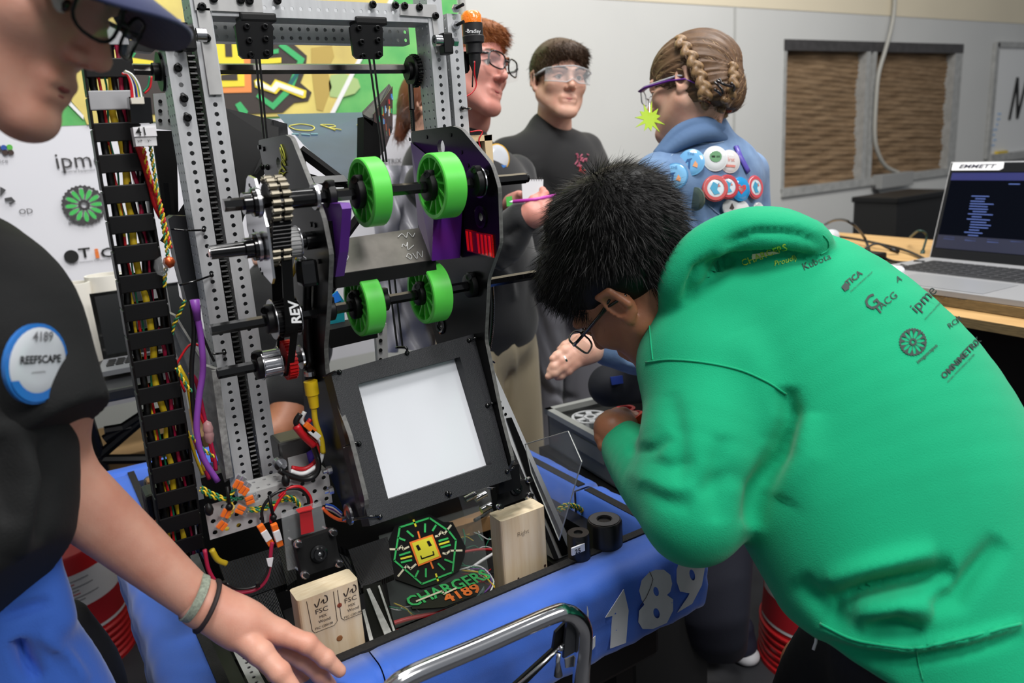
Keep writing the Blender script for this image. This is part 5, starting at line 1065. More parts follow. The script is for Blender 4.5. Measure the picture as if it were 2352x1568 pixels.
# ---------------------------------------------------------------- two lumber blocks propped inside the front
WOOD = mat('spruce lumber', (238, 218, 188), .6, bump=.1, bscale=120, col2=(222, 194, 156), nscale=9, stretch=(9, 9, .7))
ENDG = mat('spruce end grain', (240, 224, 194), .7, col2=(226, 204, 168), nscale=60, stretch=(1, 7, 1))
INKW = mat('stamp ink', (52, 42, 38), .8)
def block(lbl, fl, fr, Y, th):
    a = A(*fl, Y=Y); b = A(*fr, Y=Y); zt = (a[2] + b[2]) / 2; x0, x1 = a[0], b[0]
    t = thing('lumber_block', lbl, 'wood block', (x0, Y, .63)); r = .005; pr = []
    for cx, cy, s in ((x0 + r, Y + r, 180), (x1 - r, Y + r, 270), (x1 - r, Y + th - r, 0), (x0 + r, Y + th - r, 90)):
        for k in range(4): q = math.radians(s + k * 30); pr.append((cx + r * math.cos(q), cy + r * math.sin(q)))
    n = len(pr); V = [(x, y, .64) for x, y in pr] + [(x, y, zt) for x, y in pr]
    rawmesh('block_body', V, [(i, (i + 1) % n, n + (i + 1) % n, n + i) for i in range(n)] + [tuple(reversed(range(n)))], WOOD, t, 'auto' == 1)
    rawmesh('sawn_end', [(x, y, zt) for x, y in pr], [tuple(range(n))], ENDG, t)
    return t, x0, x1, zt
t1, x0, x1, zt = block('stamped lumber block standing under the left camera', (682, 1374), (824, 1338), .945, .038)
def wt(s, fx, dz, size, **k): return text('stamp_print', s, (x0 + fx, .9444, zt - dz), U, W, size, INKW, t1, **k)
for ox, dz in ((.022, 0), (.064, .0)):
    m = MB(); m.tube(spline([V3(x0 + ox + a, .9444, zt - b) for a, b in ((0, .012), (.003, .018), (.008, .007))], 3), .0008, 4); m.tube(spline([V3(x0 + ox + a, .9444, zt - b) for a, b in ((.009, .014), (.013, .010), (.013, .016), (.018, .014), (.018, .007), (.015, .005))], 3), .0008, 4); m.build('stamp_mark', INKW, t1)
    wt('FSC', ox - .001, .028, .0105, sx=1.1); wt('MIX', ox + .004, .036, .006); wt('Wood', ox + .002, .043, .0065); wt('FSC C00108', ox - .004, .051, .005)
m = MB()
for pts in (((.012, .004), (.014, .05), (.017, .055), (.045, .055), (.05, .05), (.05, .004)), ((.056, .004), (.056, .048), (.06, .053), (.088, .053)), ((.03, .13), (.06, .128), (.06, .145)), ((.066, .128), (.089, .126))): m.tube([V3(x0 + a, .9444, zt - b) for a, b in pts], .0004, 4)
m.build('stamp_border', INKW, t1, kind='stuff'); MB().lathe((x0 + .05, .9445, zt - .078), (0, -1, 0), ((0, .0045), (.0004, .003), (.0003, 0)), 16).build('wood_knot', mat('knot', (150, 96, 54), .7), t1)
MB().lathe((x0 + .056, .9445, zt - .028), (0, -1, 0), ((0, .0035), (.0004, .002), (.0003, 0)), 16).build('wood_knot', mat('red knot', (140, 64, 40), .7), t1)
t2, x0, x1, zt2 = block('plain lumber block with a faint pencilled word under the right camera', (1150, 1194), (1252, 1166), .945, .038)
text('pencil_word', 'Right', (x0 + .028, .9444, zt2 - .035), U, W, .011, mat('pencil grey', (120, 104, 84), .8), t2, bold=-.015)
for a, b, r in ((.078, .105, .0022), (.025, .108, .0015)): MB().lathe((x0 + a, .9446, zt2 - b), (0, -1, 0), ((0, r), (.0004, r), (.0004, 0)), 12).build('nail_hole', mat('dark knot', (60, 34, 24), .8), t2)
# ---------------------------------------------------------------- cart under the robot
ct = thing('equipment_cart', 'dark cart carrying the robot, with a curved chrome push handle at the front', 'cart', (.48, 1.35, 0))
MB().bb(.12, .84, .9, 1.86, .54, .61, bev=.008).build('cart_deck', BLK, ct)
for x in (.17, .79):
    for y in (.96, 1.8): MB().bb(x - .02, x + .02, y - .02, y + .02, .1, .54).build('leg', BLK, ct); MB().lathe((x - .015, y, .055), (1, 0, 0), ((0, .01), (0, .054), (.03, .054), (.03, .01)), 24).build('caster_wheel', mat('caster grey', (60, 60, 62), .6), ct, 'auto')
HY = .69
hp = [A(x, y, Y=HY) for x, y in ((884, 1605), (905, 1577), (950, 1548), (1100, 1485), (1265, 1413), (1300, 1407), (1325, 1418), (1340, 1442), (1341, 1480), (1335, 1560))]
hp += [hp[-1] + V3(.0, .01, -.12), hp[-1] + V3(.0, .1, -.18), hp[-1] + V3(.0, .24, -.2)]
MB().tube(spline(hp, 8), .0112, 20).build('push_handle', CHROME, ct, True)
MB().prism(path(HY + .004, (1303, 1427), (1330, 1432), (1342, 1470), (1340, 1486), (1295, 1512), (1298, 1470)), (0, .004, 0)).build('latch_plate', mat('dark painted steel', (58, 60, 64), .35, .4), ct)
MB().prism(path(HY + .012, (1276, 1452), (1300, 1428), (1300, 1475), (1260, 1520), (1190, 1590), (1160, 1590), (1270, 1490)), (0, .004, 0)).build('latch_arm', BLK, ct)
MB().tube(path(HY + .006, (1294, 1478), (1250, 1520), (1180, 1580)), .002, 6).build('latch_rod', STEEL, ct, True)
MB().tube(path(HY + .002, (1284, 1500), (1281, 1520), (1282, 1550)), [.003, .003, .006], 10).build('latch_pin', STEEL, ct, True); MB().ball(A(1288, 1488, Y=HY + .004), .004, 10).build('latch_rivet', STEEL, ct, True)
MB().prism(path(HY + .012, (1298, 1514), (1322, 1504), (1320, 1530), (1300, 1534)), (0, .002, 0)).build('latch_label', mat('grey tag', (120, 122, 126), .5), ct)
# ================================================================ people
def J(x, y, D): return A(x, y, D=D)
def skinm(name, c, c2): return mat(name, c, .48, noise=.0, nscale=25, col2=c2, sss=.25, bump=.12, bscale=500)
SK1 = skinm('fair skin', (226, 172, 150), (214, 150, 128)); SK2 = skinm('light skin', (222, 178, 156), (206, 152, 132)); SK3 = skinm('tan skin', (176, 118, 86), (156, 98, 70)); SK4 = skinm('rosy skin', (216, 152, 138), (204, 134, 120))
EYW = mat('eye white', (214, 208, 202), .2); IRI = mat('dark iris', (46, 34, 28), .1)
def project(P):
    Q = P - CAM; z = Q @ FW; return np.stack([CX + F * (Q @ RT) / z, CY - F * (Q @ UP) / z], 1), z
def sculpt(o, parent, folds, front=True):          # press / raise real folds into a finished skin
    v, N = last_normals(); f = LAST[0][1]; uv, z = project(v); vis = np.clip(-(N @ FW) * 3 + .6, 0, 1) if front else 1
    for pl_, wd, dep in folds:
        P = np.array(pl_, float); best = np.full(len(v), 1e9); tt = np.zeros(len(v)); Ls = np.linalg.norm(np.diff(P, axis=0), axis=1); tot = Ls.sum(); acc = 0
        for a, b, l in zip(P, P[1:], Ls):
            d = b - a; t = np.clip(((uv - a) @ d) / (d @ d), 0, 1); ds = np.linalg.norm(uv - (a + t[:, None] * d), axis=1); m = ds < best; best[m] = ds[m]; tt[m] = (acc + t[m] * l) / tot; acc += l
        env = np.sin(np.clip(tt, .0, 1) * math.pi) ** .5
        v = v + N * (dep * np.exp(-(best / wd) ** 2) * env * vis)[:, None]
    LAST[0] = (v, f); off = ROOTLOC[parent.name]; o.data.vertices.foreach_set('co', (v - off).astype(np.float32).ravel()); o.data.update()
    return o
def face(parent, O, Fd, Ud, skin, sc=1.0, h=.003, lips=(168, 92, 88), brow=None, ears=(1, 1), neck=.16, eyes=True, fat=0, neckto=None, nose=1.0):
    Fd = unit(Fd); Ud = unit(np.array(Ud) - Fd * (np.array(Ud) @ Fd)); Rd = np.cross(Fd, Ud); O = np.array(O, float); AX = [Rd, Fd, Ud]
    W_ = lambda x, y, z: O + (Rd * x + Fd * y + Ud * z) * sc
    s = SDF(.02 * sc)
    s.ell(W_(0, -.012, .038), V3(.077, .097, .084) * sc, AX); s.ell(W_(0, .03, -.025), V3(.062 + fat, .064, .082) * sc, AX, k=.03 * sc)
    for q in (-1, 1):
        s.cone(W_(q * (.056 + fat), .005, -.045), W_(q * .018, .078, -.098), .021 * sc, .017 * sc, k=.03 * sc); s.ell(W_(q * .042, .062, -.022), V3(.022, .02, .02) * sc, AX, k=.02 * sc)
        s.ell(W_(q * .033, .098, .002), V3(.018, .014, .011) * sc, AX, k=.012 * sc, sub=True)
        s.cone(W_(q * .012, .095, .022), W_(q * .048, .078, .024), .009 * sc, .008 * sc, k=.012 * sc)
    s.ell(W_(0, .078, -.102), V3(.019, .015, .014) * sc, AX, k=.02 * sc)
    s.cone(W_(0, .088, .016), W_(0, .112 * nose, -.026), .0065 * sc, .0105 * sc, k=.014 * sc)
    for q in (-1, 1): s.ell(W_(q * .012, .099, -.032), V3(.0075, .009, .0065) * sc, AX, k=.006 * sc)
    s.cone(W_(-.018, .088, -.06), W_(.018, .088, -.06), .0085 * sc, k=.012 * sc); s.cone(W_(-.015, .086, -.072), W_(.015, .086, -.072), .0085 * sc, k=.01 * sc)
    s.cone(W_(-.024, .098, -.0655), W_(.024, .098, -.0655), .0022 * sc, k=.005 * sc, sub=True)
    nt_ = neckto if neckto is not None else W_(0, -.04, -neck)
    s.cone(W_(0, -.03, -.05), nt_, .052 * sc, .058 * sc, k=.03 * sc)
    for q, on in zip((-1, 1), ears):
        if not on: continue
        Ea = [unit(Rd * 1 + Fd * -.35 * q), unit(Fd + Rd * .35 * q), Ud]
        s.ell(W_(q * .079, -.012, -.002), V3(.0075, .019, .031) * sc, Ea, k=.008 * sc); s.cone(W_(q * .083, -.022, .018), W_(q * .083, -.024, -.012), .0055 * sc, k=.006 * sc)
        s.cone(W_(q * .083, -.002, .026), W_(q * .084, -.022, .022), .005 * sc, k=.006 * sc)
        s.ell(W_(q * .086, -.008, 0), V3(.007, .0105, .018) * sc, Ea, k=.004 * sc, sub=True); s.ell(W_(q * .079, -.002, -.027), V3(.006, .008, .009) * sc, Ea, k=.006 * sc)
    o = s.mesh('head', skin, parent, h=h * sc)
    if eyes:
        for q in (-1, 1):
            e = MB().ball(W_(q * .032, .0755, .001), .0118 * sc, 14).build('eye', EYW, parent, True); g = unit(Fd)
            MB().lathe(W_(q * .032, .0755, .001) + g * .0095 * sc, g, ((0, .0062 * sc), (.0025 * sc, .0045 * sc), (.003 * sc, 0)), 14).build('iris', IRI, e, True)
            m = MB(); m.tube(spline([W_(q * (.032 + a), .0755 + b, c) for a, b, c in ((-.0165, .004, -.001), (-.008, .0115, .007), (.002, .0125, .0085), (.012, .008, .004), (.017, .001, 0))], 4), .0021 * sc, 6); m.build('eyelid', skin, parent, True)
        if brow: 
            for q in (-1, 1): MB().tube(spline([W_(q * a, b, c) for a, b, c in ((.012, .1035, .020), (.028, .1, .027), (.044, .089, .027), (.054, .078, .02))], 4), [.0026 * sc] * 13, 6).build('eyebrow', brow, parent, True)
        lm = mat('lips%d' % lips[0], lips, .5)
        m = MB(); m.tube(spline([W_(a, b, c) for a, b, c in ((-.025, .082, -.066), (-.012, .0925, -.0625), (0, .0945, -.0635), (.012, .0925, -.0625), (.025, .082, -.066))], 4), list(.0008 + .0024 * np.sin(np.linspace(0, math.pi, 17))), 6); m.build('upper_lip', lm, parent, True)
        m = MB(); m.tube(spline([W_(a, b, c) for a, b, c in ((-.023, .082, -.067), (-.01, .0915, -.070), (0, .093, -.071), (.01, .0915, -.070), (.023, .082, -.067))], 4), list(.0008 + .0032 * np.sin(np.linspace(0, math.pi, 17))), 6); m.build('lower_lip', lm, parent, True)
    return W_, AX
def glasses(parent, W_, frame_m, lens_m, wd=.027, hg=.019, y=.112, z=.002, r=.0016, half=False):
    g = MB()
    for q in (-1, 1):
        loop = []
        for k in range(21): t = 2 * math.pi * k / 20; c, s_ = math.cos(t), math.sin(t); loop.append(W_(q * (.0335 + wd * abs(c) ** .7 * np.sign(c)), y - .012 * ((.0335 + wd * c) / .06) ** 2, z + hg * abs(s_) ** .7 * np.sign(s_)))
        g.tube(loop, r, 6, caps=False); g.tube([W_(q * .061, y - .012, z + .008), W_(q * .076, y - .03, z + .007), W_(q * .082, .0, z + .005), W_(q * .078, -.03, z - .004)], r * 1.5, 6)
        rawmesh('lens', loop[:-1], [tuple(range(20))], lens_m, parent)
    g.tube([W_(-.008, y, z + .006), W_(.008, y, z + .006)], r * 1.3, 6); g.build('glasses_frame', frame_m, parent, True)
LENS = mat('clear lens', (225, 232, 236), .04, alpha=.13, spec=1.0)
def hand(parent, skin, palm, fingers, h=.0016, nails=True, wrist=None):
    """palm: list of (a, b, ra, rb) bones; fingers: list of chains [(point, radius), ...] - five unequal, bent fingers"""
    s = SDF(.008)
    for a, b, ra, rb in palm: s.cone(a, b, ra, rb, k=.016)
    for ch in fingers:
        for i, ((a, ra), (b, rb)) in enumerate(zip(ch, ch[1:])): s.cone(a, b, ra, rb, k=.0035)
        for (p, r) in ch[1:-1]: s.ell(p, V3(r, r, r) * 1.06, k=.003)
    return s.mesh('hand', skin, parent, h=h)
# ---------------------------------------------------------------- person in the green hoodie
HG = mat('green hoodie fleece', (0, 160, 112), .85, noise=.05, nscale=12, bump=.35, bscale=700, sheen=.12, spec=.3)
P1_ = thing('person', 'person in a bright green hoodie with black hair bending over beside the robot', 'person', A(2060, 1500, D=1.05) * [1, 1, 0])
s = SDF(.05); fl = (FW, 1.35)
s.chain([(J(1660, 690, 1.16), .09), (J(1802, 772, 1.12), .160), (J(1948, 945, 1.07), .190), (J(2055, 1130, 1.02), .190), (J(2125, 1295, .98), .172), (J(2190, 1450, .95), .160), (J(2260, 1600, .93), .16)], flat=fl)
s.cone(J(1900, 1180, 1.02), J(1960, 1300, .99), .105, .095, k=.06); s.cone(J(1620, 760, 1.12), J(1600, 830, 1.10), .085, .085, k=.05)
s.chain([(J(1648, 880, 1.08), .094), (J(1612, 1050, 1.03), .086), (J(1594, 1180, 1.0), .064)], k=.035)
s.chain([(J(1594, 1180, 1.0), .062), (J(1520, 1110, 1.07), .058), (J(1452, 1040, 1.15), .044), (J(1436, 1018, 1.17), .036)], k=.02)
# hood lying on the shoulders
s.ell(J(1765, 556, 1.06), V3(.088, .042, .06), [SD(1, .10, 0), SD(.10, -1, .2), SD(0, .2, 1)], k=.006)
s.chain([(J(1545, 700, 1.08), .020), (J(1560, 640, 1.06), .028), (J(1615, 575, 1.05), .032), (J(1700, 530, 1.05), .030), (J(1790, 512, 1.06), .022), (J(1868, 535, 1.07), .018)], k=.006)
s.cut(J(1960, 1548, .85), SD(-.40, .92, 0), k=.01)
o = s.mesh('hoodie', HG, P1_, h=.0062)
sculpt(o, P1_, [([(1895, 1385), (1990, 1352), (2090, 1330), (2195, 1308)], 26, -.034), ([(1900, 1340), (2000, 1310), (2150, 1270)], 28, .014), ([(1960, 1400), (2060, 1385), (2150, 1400)], 30, .02),
    ([(1806, 890), (1816, 960), (1790, 1040), (1745, 1120), (1726, 1210)], 24, -.026), ([(1850, 950), (1850, 1050), (1800, 1150)], 40, .012),
    ([(2300, 1240), (2235, 1320), (2200, 1370), (2130, 1392)], 26, -.017), ([(1990, 1440), (2060, 1425), (2120, 1450)], 16, -.012),
    ([(1540, 1000), (1500, 1030), (1440, 1035)], 14, -.007), ([(1600, 1060), (1530, 1070), (1470, 1050)], 16, -.005), ([(1440, 1080), (1520, 1120), (1600, 1120)], 20, .005), ([(1475, 1110), (1530, 1150), (1590, 1165)], 18, -.004),
    ([(1660, 560), (1740, 530), (1830, 535), (1890, 560)], 9, -.009), ([(1600, 640), (1680, 595), (1790, 588), (1880, 596)], 10, -.018), ([(1575, 690), (1600, 620), (1650, 590)], 12, -.014),
    ([(1830, 1330), (1900, 1400), (1950, 1440)], 24, -.014), ([(1700, 760), (1760, 900), (1770, 1000)], 40, .006), ([(1540, 900), (1560, 1000), (1560, 1120)], 22, -.006),
    ([(1660, 1000), (1640, 1100), (1650, 1200)], 25, -.007), ([(1880, 1470), (1980, 1500), (2090, 1510), (2220, 1490), (2352, 1455)], 16, -.010), ([(1880, 1440), (1980, 1475), (2090, 1490), (2220, 1468), (2352, 1430)], 14, .012), ([(1600, 1130), (1680, 1090), (1720, 1110)], 20, -.005)])
bv = last_bvh()
def seam(pts, r=.0016, nm='seam', m_=HG, lift=.0006):
    P = drape([J(x, y, .6) for x, y in [tuple(q) for q in np.array(spline([V3(a, b, 0) for a, b in pts], 8))[:, :2]]], bv, FW, lift); MB().tube(list(P), r, 6).build(nm, m_, P1_, True)
seam(((1484, 832), (1540, 826), (1620, 833), (1700, 850), (1760, 876), (1806, 905))); seam(((1492, 745), (1496, 790), (1500, 828)), .0012); seam(((1884, 1432), (1960, 1468), (2060, 1486), (2120, 1486), (2220, 1464), (2345, 1432)), .0018); seam(((2104, 1490), (2112, 1530), (2120, 1562)), .0008)
seam(((1890, 540), (1902, 556), (1900, 574), (1884, 584)), .0012)
HI = mat('charcoal hoodie print', (38, 54, 50), .7); HY_ = mat('lime hoodie print', (170, 214, 60), .7)
def htxt(sx_, a, b, hpx, m_=HI, bold=.0, shear=0):
    pa, pb = J(*a, 1.0), J(*b, 1.0); u = unit(pb - pa); v = SD(-(b[1] - a[1]) * -1 * -1, -(b[0] - a[0]), 0) if False else unit(np.cross(-FW, u)); sz = hpx / F * 1.38
    return text('printed_text', sx_, pa, u, v, sz, m_, P1_, bold=bold, shear=shear, bvh=bv, ldir=unit((pa + pb) / 2 - CAM), lift=.0012)
htxt('OMNiMETRiX', (2168, 872), (2226, 812), 15, bold=.02); htxt('GLOBAL MONITORING CENTER', (2176, 880), (2232, 822), 4.5); htxt('imagescapes', (2108, 836), (2150, 798), 9, bold=.01)
htxt('ACG', (2024, 712), (2054, 688), 17); htxt('G', (1998, 718), (2026, 696), 34, bold=.01); htxt('T', (2016, 724), (2040, 704), 20, bold=.02); htxt('ipme', (2104, 722), (2134, 690), 27); htxt('INDUSTRIAL EQUIPMENT', (2124, 736), (2146, 712), 3.5)
htxt('TICA', (1948, 658), (1984, 628), 14, bold=.02); htxt('DIGITAL COMPONENT GROUP', (1954, 672), (1996, 634), 3.5); htxt('Kubota', (1846, 622), (1920, 590), 17, bold=-.005); htxt('A', (2060, 650), (2072, 644), 14); htxt('RCM', (2180, 756), (2200, 742), 13)
htxt('Proudly', (1778, 612), (1832, 596), 13, HY_, shear=.3); htxt('CHARGERS', (1706, 612), (1790, 580), 16, HY_, .01)
c = J(2096, 786, 1.0); c = drape([c], bv, unit(c - CAM), 0)[0]; gear(J(2096, 786, np.linalg.norm(c - CAM) * .9), .0175, P1_, HI, None, SD(.77, -.64, 0), SD(-.64, -.77, 0), nm='printed_gear', bvh=bv, ld=FW)
q = [drape([J(x, y, .8)], bv, FW, .0015)[0] for x, y in ((1932, 660), (1940, 650), (1950, 654), (1950, 664), (1940, 670))]; rawmesh('printed_disc', q, [(0, 1, 2, 3, 4)], HI, P1_)
WHm = mat('ivory print', (226, 224, 190), .7)
q = [drape([J(x, y, .8)], bv, FW, .0018)[0] for x, y in ((1728, 584), (1775, 578), (1790, 582), (1745, 592), (1728, 596))]; rawmesh('printed_bolt', q, [(0, 1, 2, 3, 4)], WHm, P1_)
# legs in black shorts
s = SDF(.04); s.chain([(J(2150, 1500, 1.0), .13), (J(2100, 1640, 1.02), .10), (J(2060, 1800, 1.05), .085)]); s.chain([(J(2040, 1480, 1.12), .11), (J(1925, 1560, 1.20), .085), (J(1880, 1640, 1.25), .08)])
s.mesh('shorts', mat('black shorts', (12, 12, 14), .7), P1_, h=.008)
s = SDF(.02); s.chain([(J(1880, 1540, 1.28), .062), (J(1850, 1720, 1.38), .045), (A(1850, 1720, D=1.38) * [1, 1, 0] + V3(.05, -.05, .08), .035), (A(1850, 1720, D=1.38) * [1, 1, 0] + V3(-.04, .06, .05), .03)]); s.mesh('leg', SK3, P1_, h=.008)
MB().tube([J(1877, 1448, 1.04), J(1874, 1475, 1.04), J(1868, 1492, 1.04)], .0022, 6).build('white_piping', WHITE, P1_, True)
# head, hair, glasses
HO = J(1442, 655, 1.15); Fh = SD(-.46, .62, .60); Uh = SD(-.80, -.60, .03)
Wh, AXh = face(P1_, HO, Fh, Uh, SK3, sc=1.0, neckto=J(1590, 690, 1.17), lips=(140, 84, 74), h=.003)
near = 1 if (AXh[0] @ FW) < 0 else -1
HB = mat('black hair', (11, 10, 10), .45, spec=.22)
s = SDF(.02); s.ell(Wh(0, -.034, .050), V3(.090, .114, .094), AXh); s.ell(Wh(0, -.085, .075), V3(.07, .07, .065), AXh, k=.03); s.ell(Wh(0, .028, .082), V3(.072, .055, .045), AXh, k=.03); s.ell(Wh(near * .01, -.05, .125), V3(.04, .04, .035), AXh, k=.03)
s.ell(Wh(0, .11, -.045), V3(.12, .095, .085), AXh, k=.012, sub=True); s.ell(Wh(near * .095, .015, -.02), V3(.03, .04, .05), AXh, k=.01, sub=True); s.cut(Wh(0, -.03, -.055), AXh[1] * .25 - AXh[2], k=.01)
s.mesh('hair', HB, P1_, h=.004)
def combh(p):
    q = p - Wh(near * .01, -.06, .13); return q * 1.0 + AXh[1] * .05
kp = lambda v, N: np.linalg.norm(v - Wh(near * .082, -.012, .0), axis=1) > .052
strands('hair_strands', HB, P1_, combh, .026, 18000, lift=.14, width=.0009, jit=.2, keep=kp); strands('hair_tips', HB, P1_, combh, .032, 1800, lift=.6, width=.0006, jit=.3, seg=4, keep=kp)
glasses(P1_, Wh, BLKG, LENS, y=.116, wd=.028, hg=.019)
MB().tube(spline([Wh(near * .062, .104, .008), Wh(near * .075, .08, .009), Wh(near * .083, .02, .009), Wh(near * .08, -.01, .012)], 4), .0022, 6).build('glasses_temple', BLKG, P1_, True)
rawmesh('side_shield', [Wh(near * .062, .11, .025), Wh(near * .078, .075, .022), Wh(near * .078, .075, -.018), Wh(near * .062, .11, -.02)], [(0, 1, 2, 3)], LENS, P1_)
# his hand gripping a part
w0 = J(1432, 1012, 1.175)
hand(P1_, SK3, [(w0, J(1405, 985, 1.18), .026, .024), (J(1405, 985, 1.18), J(1420, 965, 1.20), .022, .019), (J(1405, 985, 1.18), J(1400, 1005, 1.18), .02, .016), (w0, J(1440, 975, 1.19), .024, .016)],
     [[(J(1432, 968, 1.19), .012), (J(1458, 962, 1.21), .0105), (J(1476, 972, 1.23), .009), (J(1484, 984, 1.24), .0075)], [(J(1415, 970, 1.185), .0125), (J(1432, 952, 1.20), .011), (J(1456, 958, 1.22), .009), (J(1470, 975, 1.23), .0075)],
      [(J(1402, 978, 1.18), .012), (J(1400, 958, 1.195), .0105), (J(1415, 950, 1.21), .009), (J(1430, 960, 1.22), .007)], [(J(1392, 1000, 1.175), .0115), (J(1386, 980, 1.185), .01), (J(1394, 968, 1.20), .0085), (J(1406, 968, 1.21), .007)],
      [(J(1388, 1022, 1.17), .011), (J(1381, 1004, 1.175), .0095), (J(1384, 992, 1.19), .008), (J(1392, 986, 1.20), .0065)]])
cuff = MB(); d = unit(J(1425, 1005, 1.18) - J(1452, 1040, 1.15)); cuff.lathe(J(1452, 1040, 1.15), d, ((-.01, .0445), (.006, .043), (.02, .040), (.026, .0365), (.026, .03)), 28); cuff.build('ribbed_cuff', HG, P1_, True)
# ---------------------------------------------------------------- near person at the left edge
P2_ = thing('person', 'person in a navy cap and black tee reaching over the bumper, at the left edge', 'person', A(-150, 1300, D=.8) * [1, 1, 0])
HO2 = J(-26, -70, .66); F2 = SD(.88, .44, .12); U2 = SD(.44, -.89, -.05)
W2, AX2 = face(P2_, HO2, F2, U2, SK1, sc=1.0, lips=(150, 70, 66), brow=mat('brown brow', (80, 56, 40), .8), neckto=J(-190, 420, .74))
n2 = 1 if (AX2[0] @ FW) < 0 else -1
glasses(P2_, W2, BLK, mat('smoky lens', (120, 126, 130), .05, alpha=.25, spec=1), y=.118, z=.006)
NV = mat('navy cap cloth', (44, 52, 92), .8, sheen=.2, bump=.2, bscale=800)
s = SDF(.01); s.ell(W2(0, -.012, .05), V3(.088, .108, .09), AX2); s.cut(W2(0, 0, .042), -AX2[2] + AX2[1] * -.0, k=.006); s.mesh('cap', NV, P2_, h=.004)
V = []; n = 24
for i in range(n + 1):
    t = math.pi * i / n; x = .078 * math.cos(t); yo = .085 + .082 * math.sin(t) ** .8
    yi = .045 + .04 * math.sin(t); 
    for y, z in ((yi, .052), (yo, .036 - .010 * (x / .07) ** 2)):
        V += [W2(x, y, z - (x / .078) ** 2 * .012), W2(x, y, z - .004 - (x / .078) ** 2 * .012)]
Fc = []
for i in range(n): a = 4 * i; b = a + 4; Fc += [(a, b, b + 2, a + 2), (a + 1, a + 3, b + 3, b + 1), (a + 2, b + 2, b + 3, a + 3), (a, a + 1, b + 1, b)]
rawmesh('cap_brim', V, Fc, NV, P2_, True)
s = SDF(.03); s.chain([(W2(0, -.02, .06), .05), (W2(0, -.06, -.02), .075)]); s.mesh('hair', mat('brown hair', (70, 50, 36), .5), P2_, h=.005)
TEE = mat('black cotton tee', (13, 14, 15), .85, bump=.25, bscale=500)
o = SDF(.05); o.chain([(J(-265, 800, .76), .135), (J(-225, 920, .75), .145), (J(-200, 1160, .75), .143), (J(-215, 1300, .76), .135)]); s = o; o.cut(J(50, 1310, .75), SD(.7, .72, 0), k=.006)
sl = SDF(.03); sl.chain([(J(-110, 690, .78), .096), (J(-45, 740, .76), .090), (J(36, 850, .755), .072), (J(86, 925, .755), .062), (J(140, 1010, .77), .056)]); sl.cut(J(160, 962, .76), SD(.56, .83, 0), k=.003); sl.mesh('sleeve', TEE, P2_, h=.005); bvs = last_bvh()
o = s.mesh('tee', TEE, P2_, h=.006); sculpt(o, P2_, [([(100, 1000), (110, 1100), (90, 1250)], 22, -.012), ([(30, 950), (60, 1100), (40, 1280)], 30, .014), ([(0, 1000), (10, 1200)], 24, -.012), ([(170, 780), (150, 880), (120, 960)], 18, -.008)]); bv2 = last_bvh()
s = SDF(.02); e0 = J(108, 900, .79); s.chain([(e0, .046), (J(100, 1020, .84), .046), (J(135, 1105, .86), .044), (J(205, 1168, .88), .040), (J(320, 1265, .91), .034), (J(420, 1350, .935), .028), (J(470, 1388, .945), .026)]); s.mesh('forearm', SK1, P2_, h=.004)
wr = J(465, 1385, .943)
hand(P2_, SK1, [(wr, J(560, 1430, .955), .026, .026), (wr, J(640, 1452, .965), .022, .0165), (J(540, 1425, .955), J(628, 1472, .985), .022, .016), (J(540, 1430, .965), J(610, 1487, 1.0), .022, .0155), (J(520, 1430, .97), J(590, 1500, 1.02), .02, .0145), (wr, J(545, 1455, .945), .022, .018)],
     [[(J(645, 1455, .965), .0145), (J(705, 1478, .97), .0125), (J(748, 1512, .978), .0108), (J(780, 1540, .985), .0085)], [(J(632, 1476, .985), .0145), (J(695, 1512, .995), .0125), (J(735, 1548, 1.0), .0108), (J(762, 1578, 1.005), .0085)],
      [(J(612, 1490, 1.0), .0135), (J(668, 1535, 1.015), .0118), (J(702, 1572, 1.02), .010), (J(726, 1600, 1.025), .008)], [(J(590, 1503, 1.02), .012), (J(632, 1548, 1.03), .0105), (J(655, 1580, 1.04), .009), (J(672, 1605, 1.045), .0072)],
      [(J(545, 1455, .945), .017), (J(600, 1500, .93), .0145), (J(642, 1543, .925), .0125), (J(678, 1588, .925), .0095)]], h=.002)
d = unit(J(490, 1400, .95) - J(420, 1350, .925)); MB().lathe(J(446, 1372, .935), unit(d + SD(.45, -.15, 0) * .4), ((-.005, .0275), (-.004, .0295), (.005, .0295), (.006, .0275)), 28).build('woven_bracelet', mat('grey green cord', (150, 158, 142), .8, noise=.3, nscale=300), P2_, 'auto')
MB().lathe(J(476, 1391, .938), unit(d + SD(.45, -.2, 0) * .4), ((-.003, .029), (-.0015, .0335), (.0015, .0335), (.003, .029)), 28).build('hair_tie', mat('dark elastic', (44, 34, 34), .7), P2_, True)
def disc(parent, nm, x, y, bvh_, r, m_, rim=None, th=.004, nrm=None, up=None, dl=.0):
    ld = unit(J(x, y, 1.0) - CAM); h = bvh_.ray_cast(Vector(CAM), Vector(ld)); p = np.array(h[0]); n = np.array(h[1]) if nrm is None else unit(nrm)
    if n @ ld > 0: n = -n
    p = p + n * (.002 + dl); o = MB().lathe(p, n, ((0, r), (th * .6, r), (th, r * .93), (th * 1.25, r * .5), (th * 1.3, 0)), 32).build(nm, m_, parent, 'auto')
    if rim: MB().lathe(p, n, ((-.001, r * .9), (-.001, r * 1.05), (th * .7, r * 1.05), (th * .9, r * .95)), 32).build('badge_rim', rim, o, 'auto')
    return o, p + n * th * 1.35, n
bd, bp_, bn = disc(P2_, 'button_badge', 50, 833, bvs, .035, mat('badge white', (206, 210, 216), .2, coat=.5), mat('badge blue', (46, 116, 196), .2, coat=.6), nrm=SD(.97, .05, -.16), dl=.012)
bu = unit(np.cross(SD(-.1, -1, 0), bn)); bvv = np.cross(bn, bu)
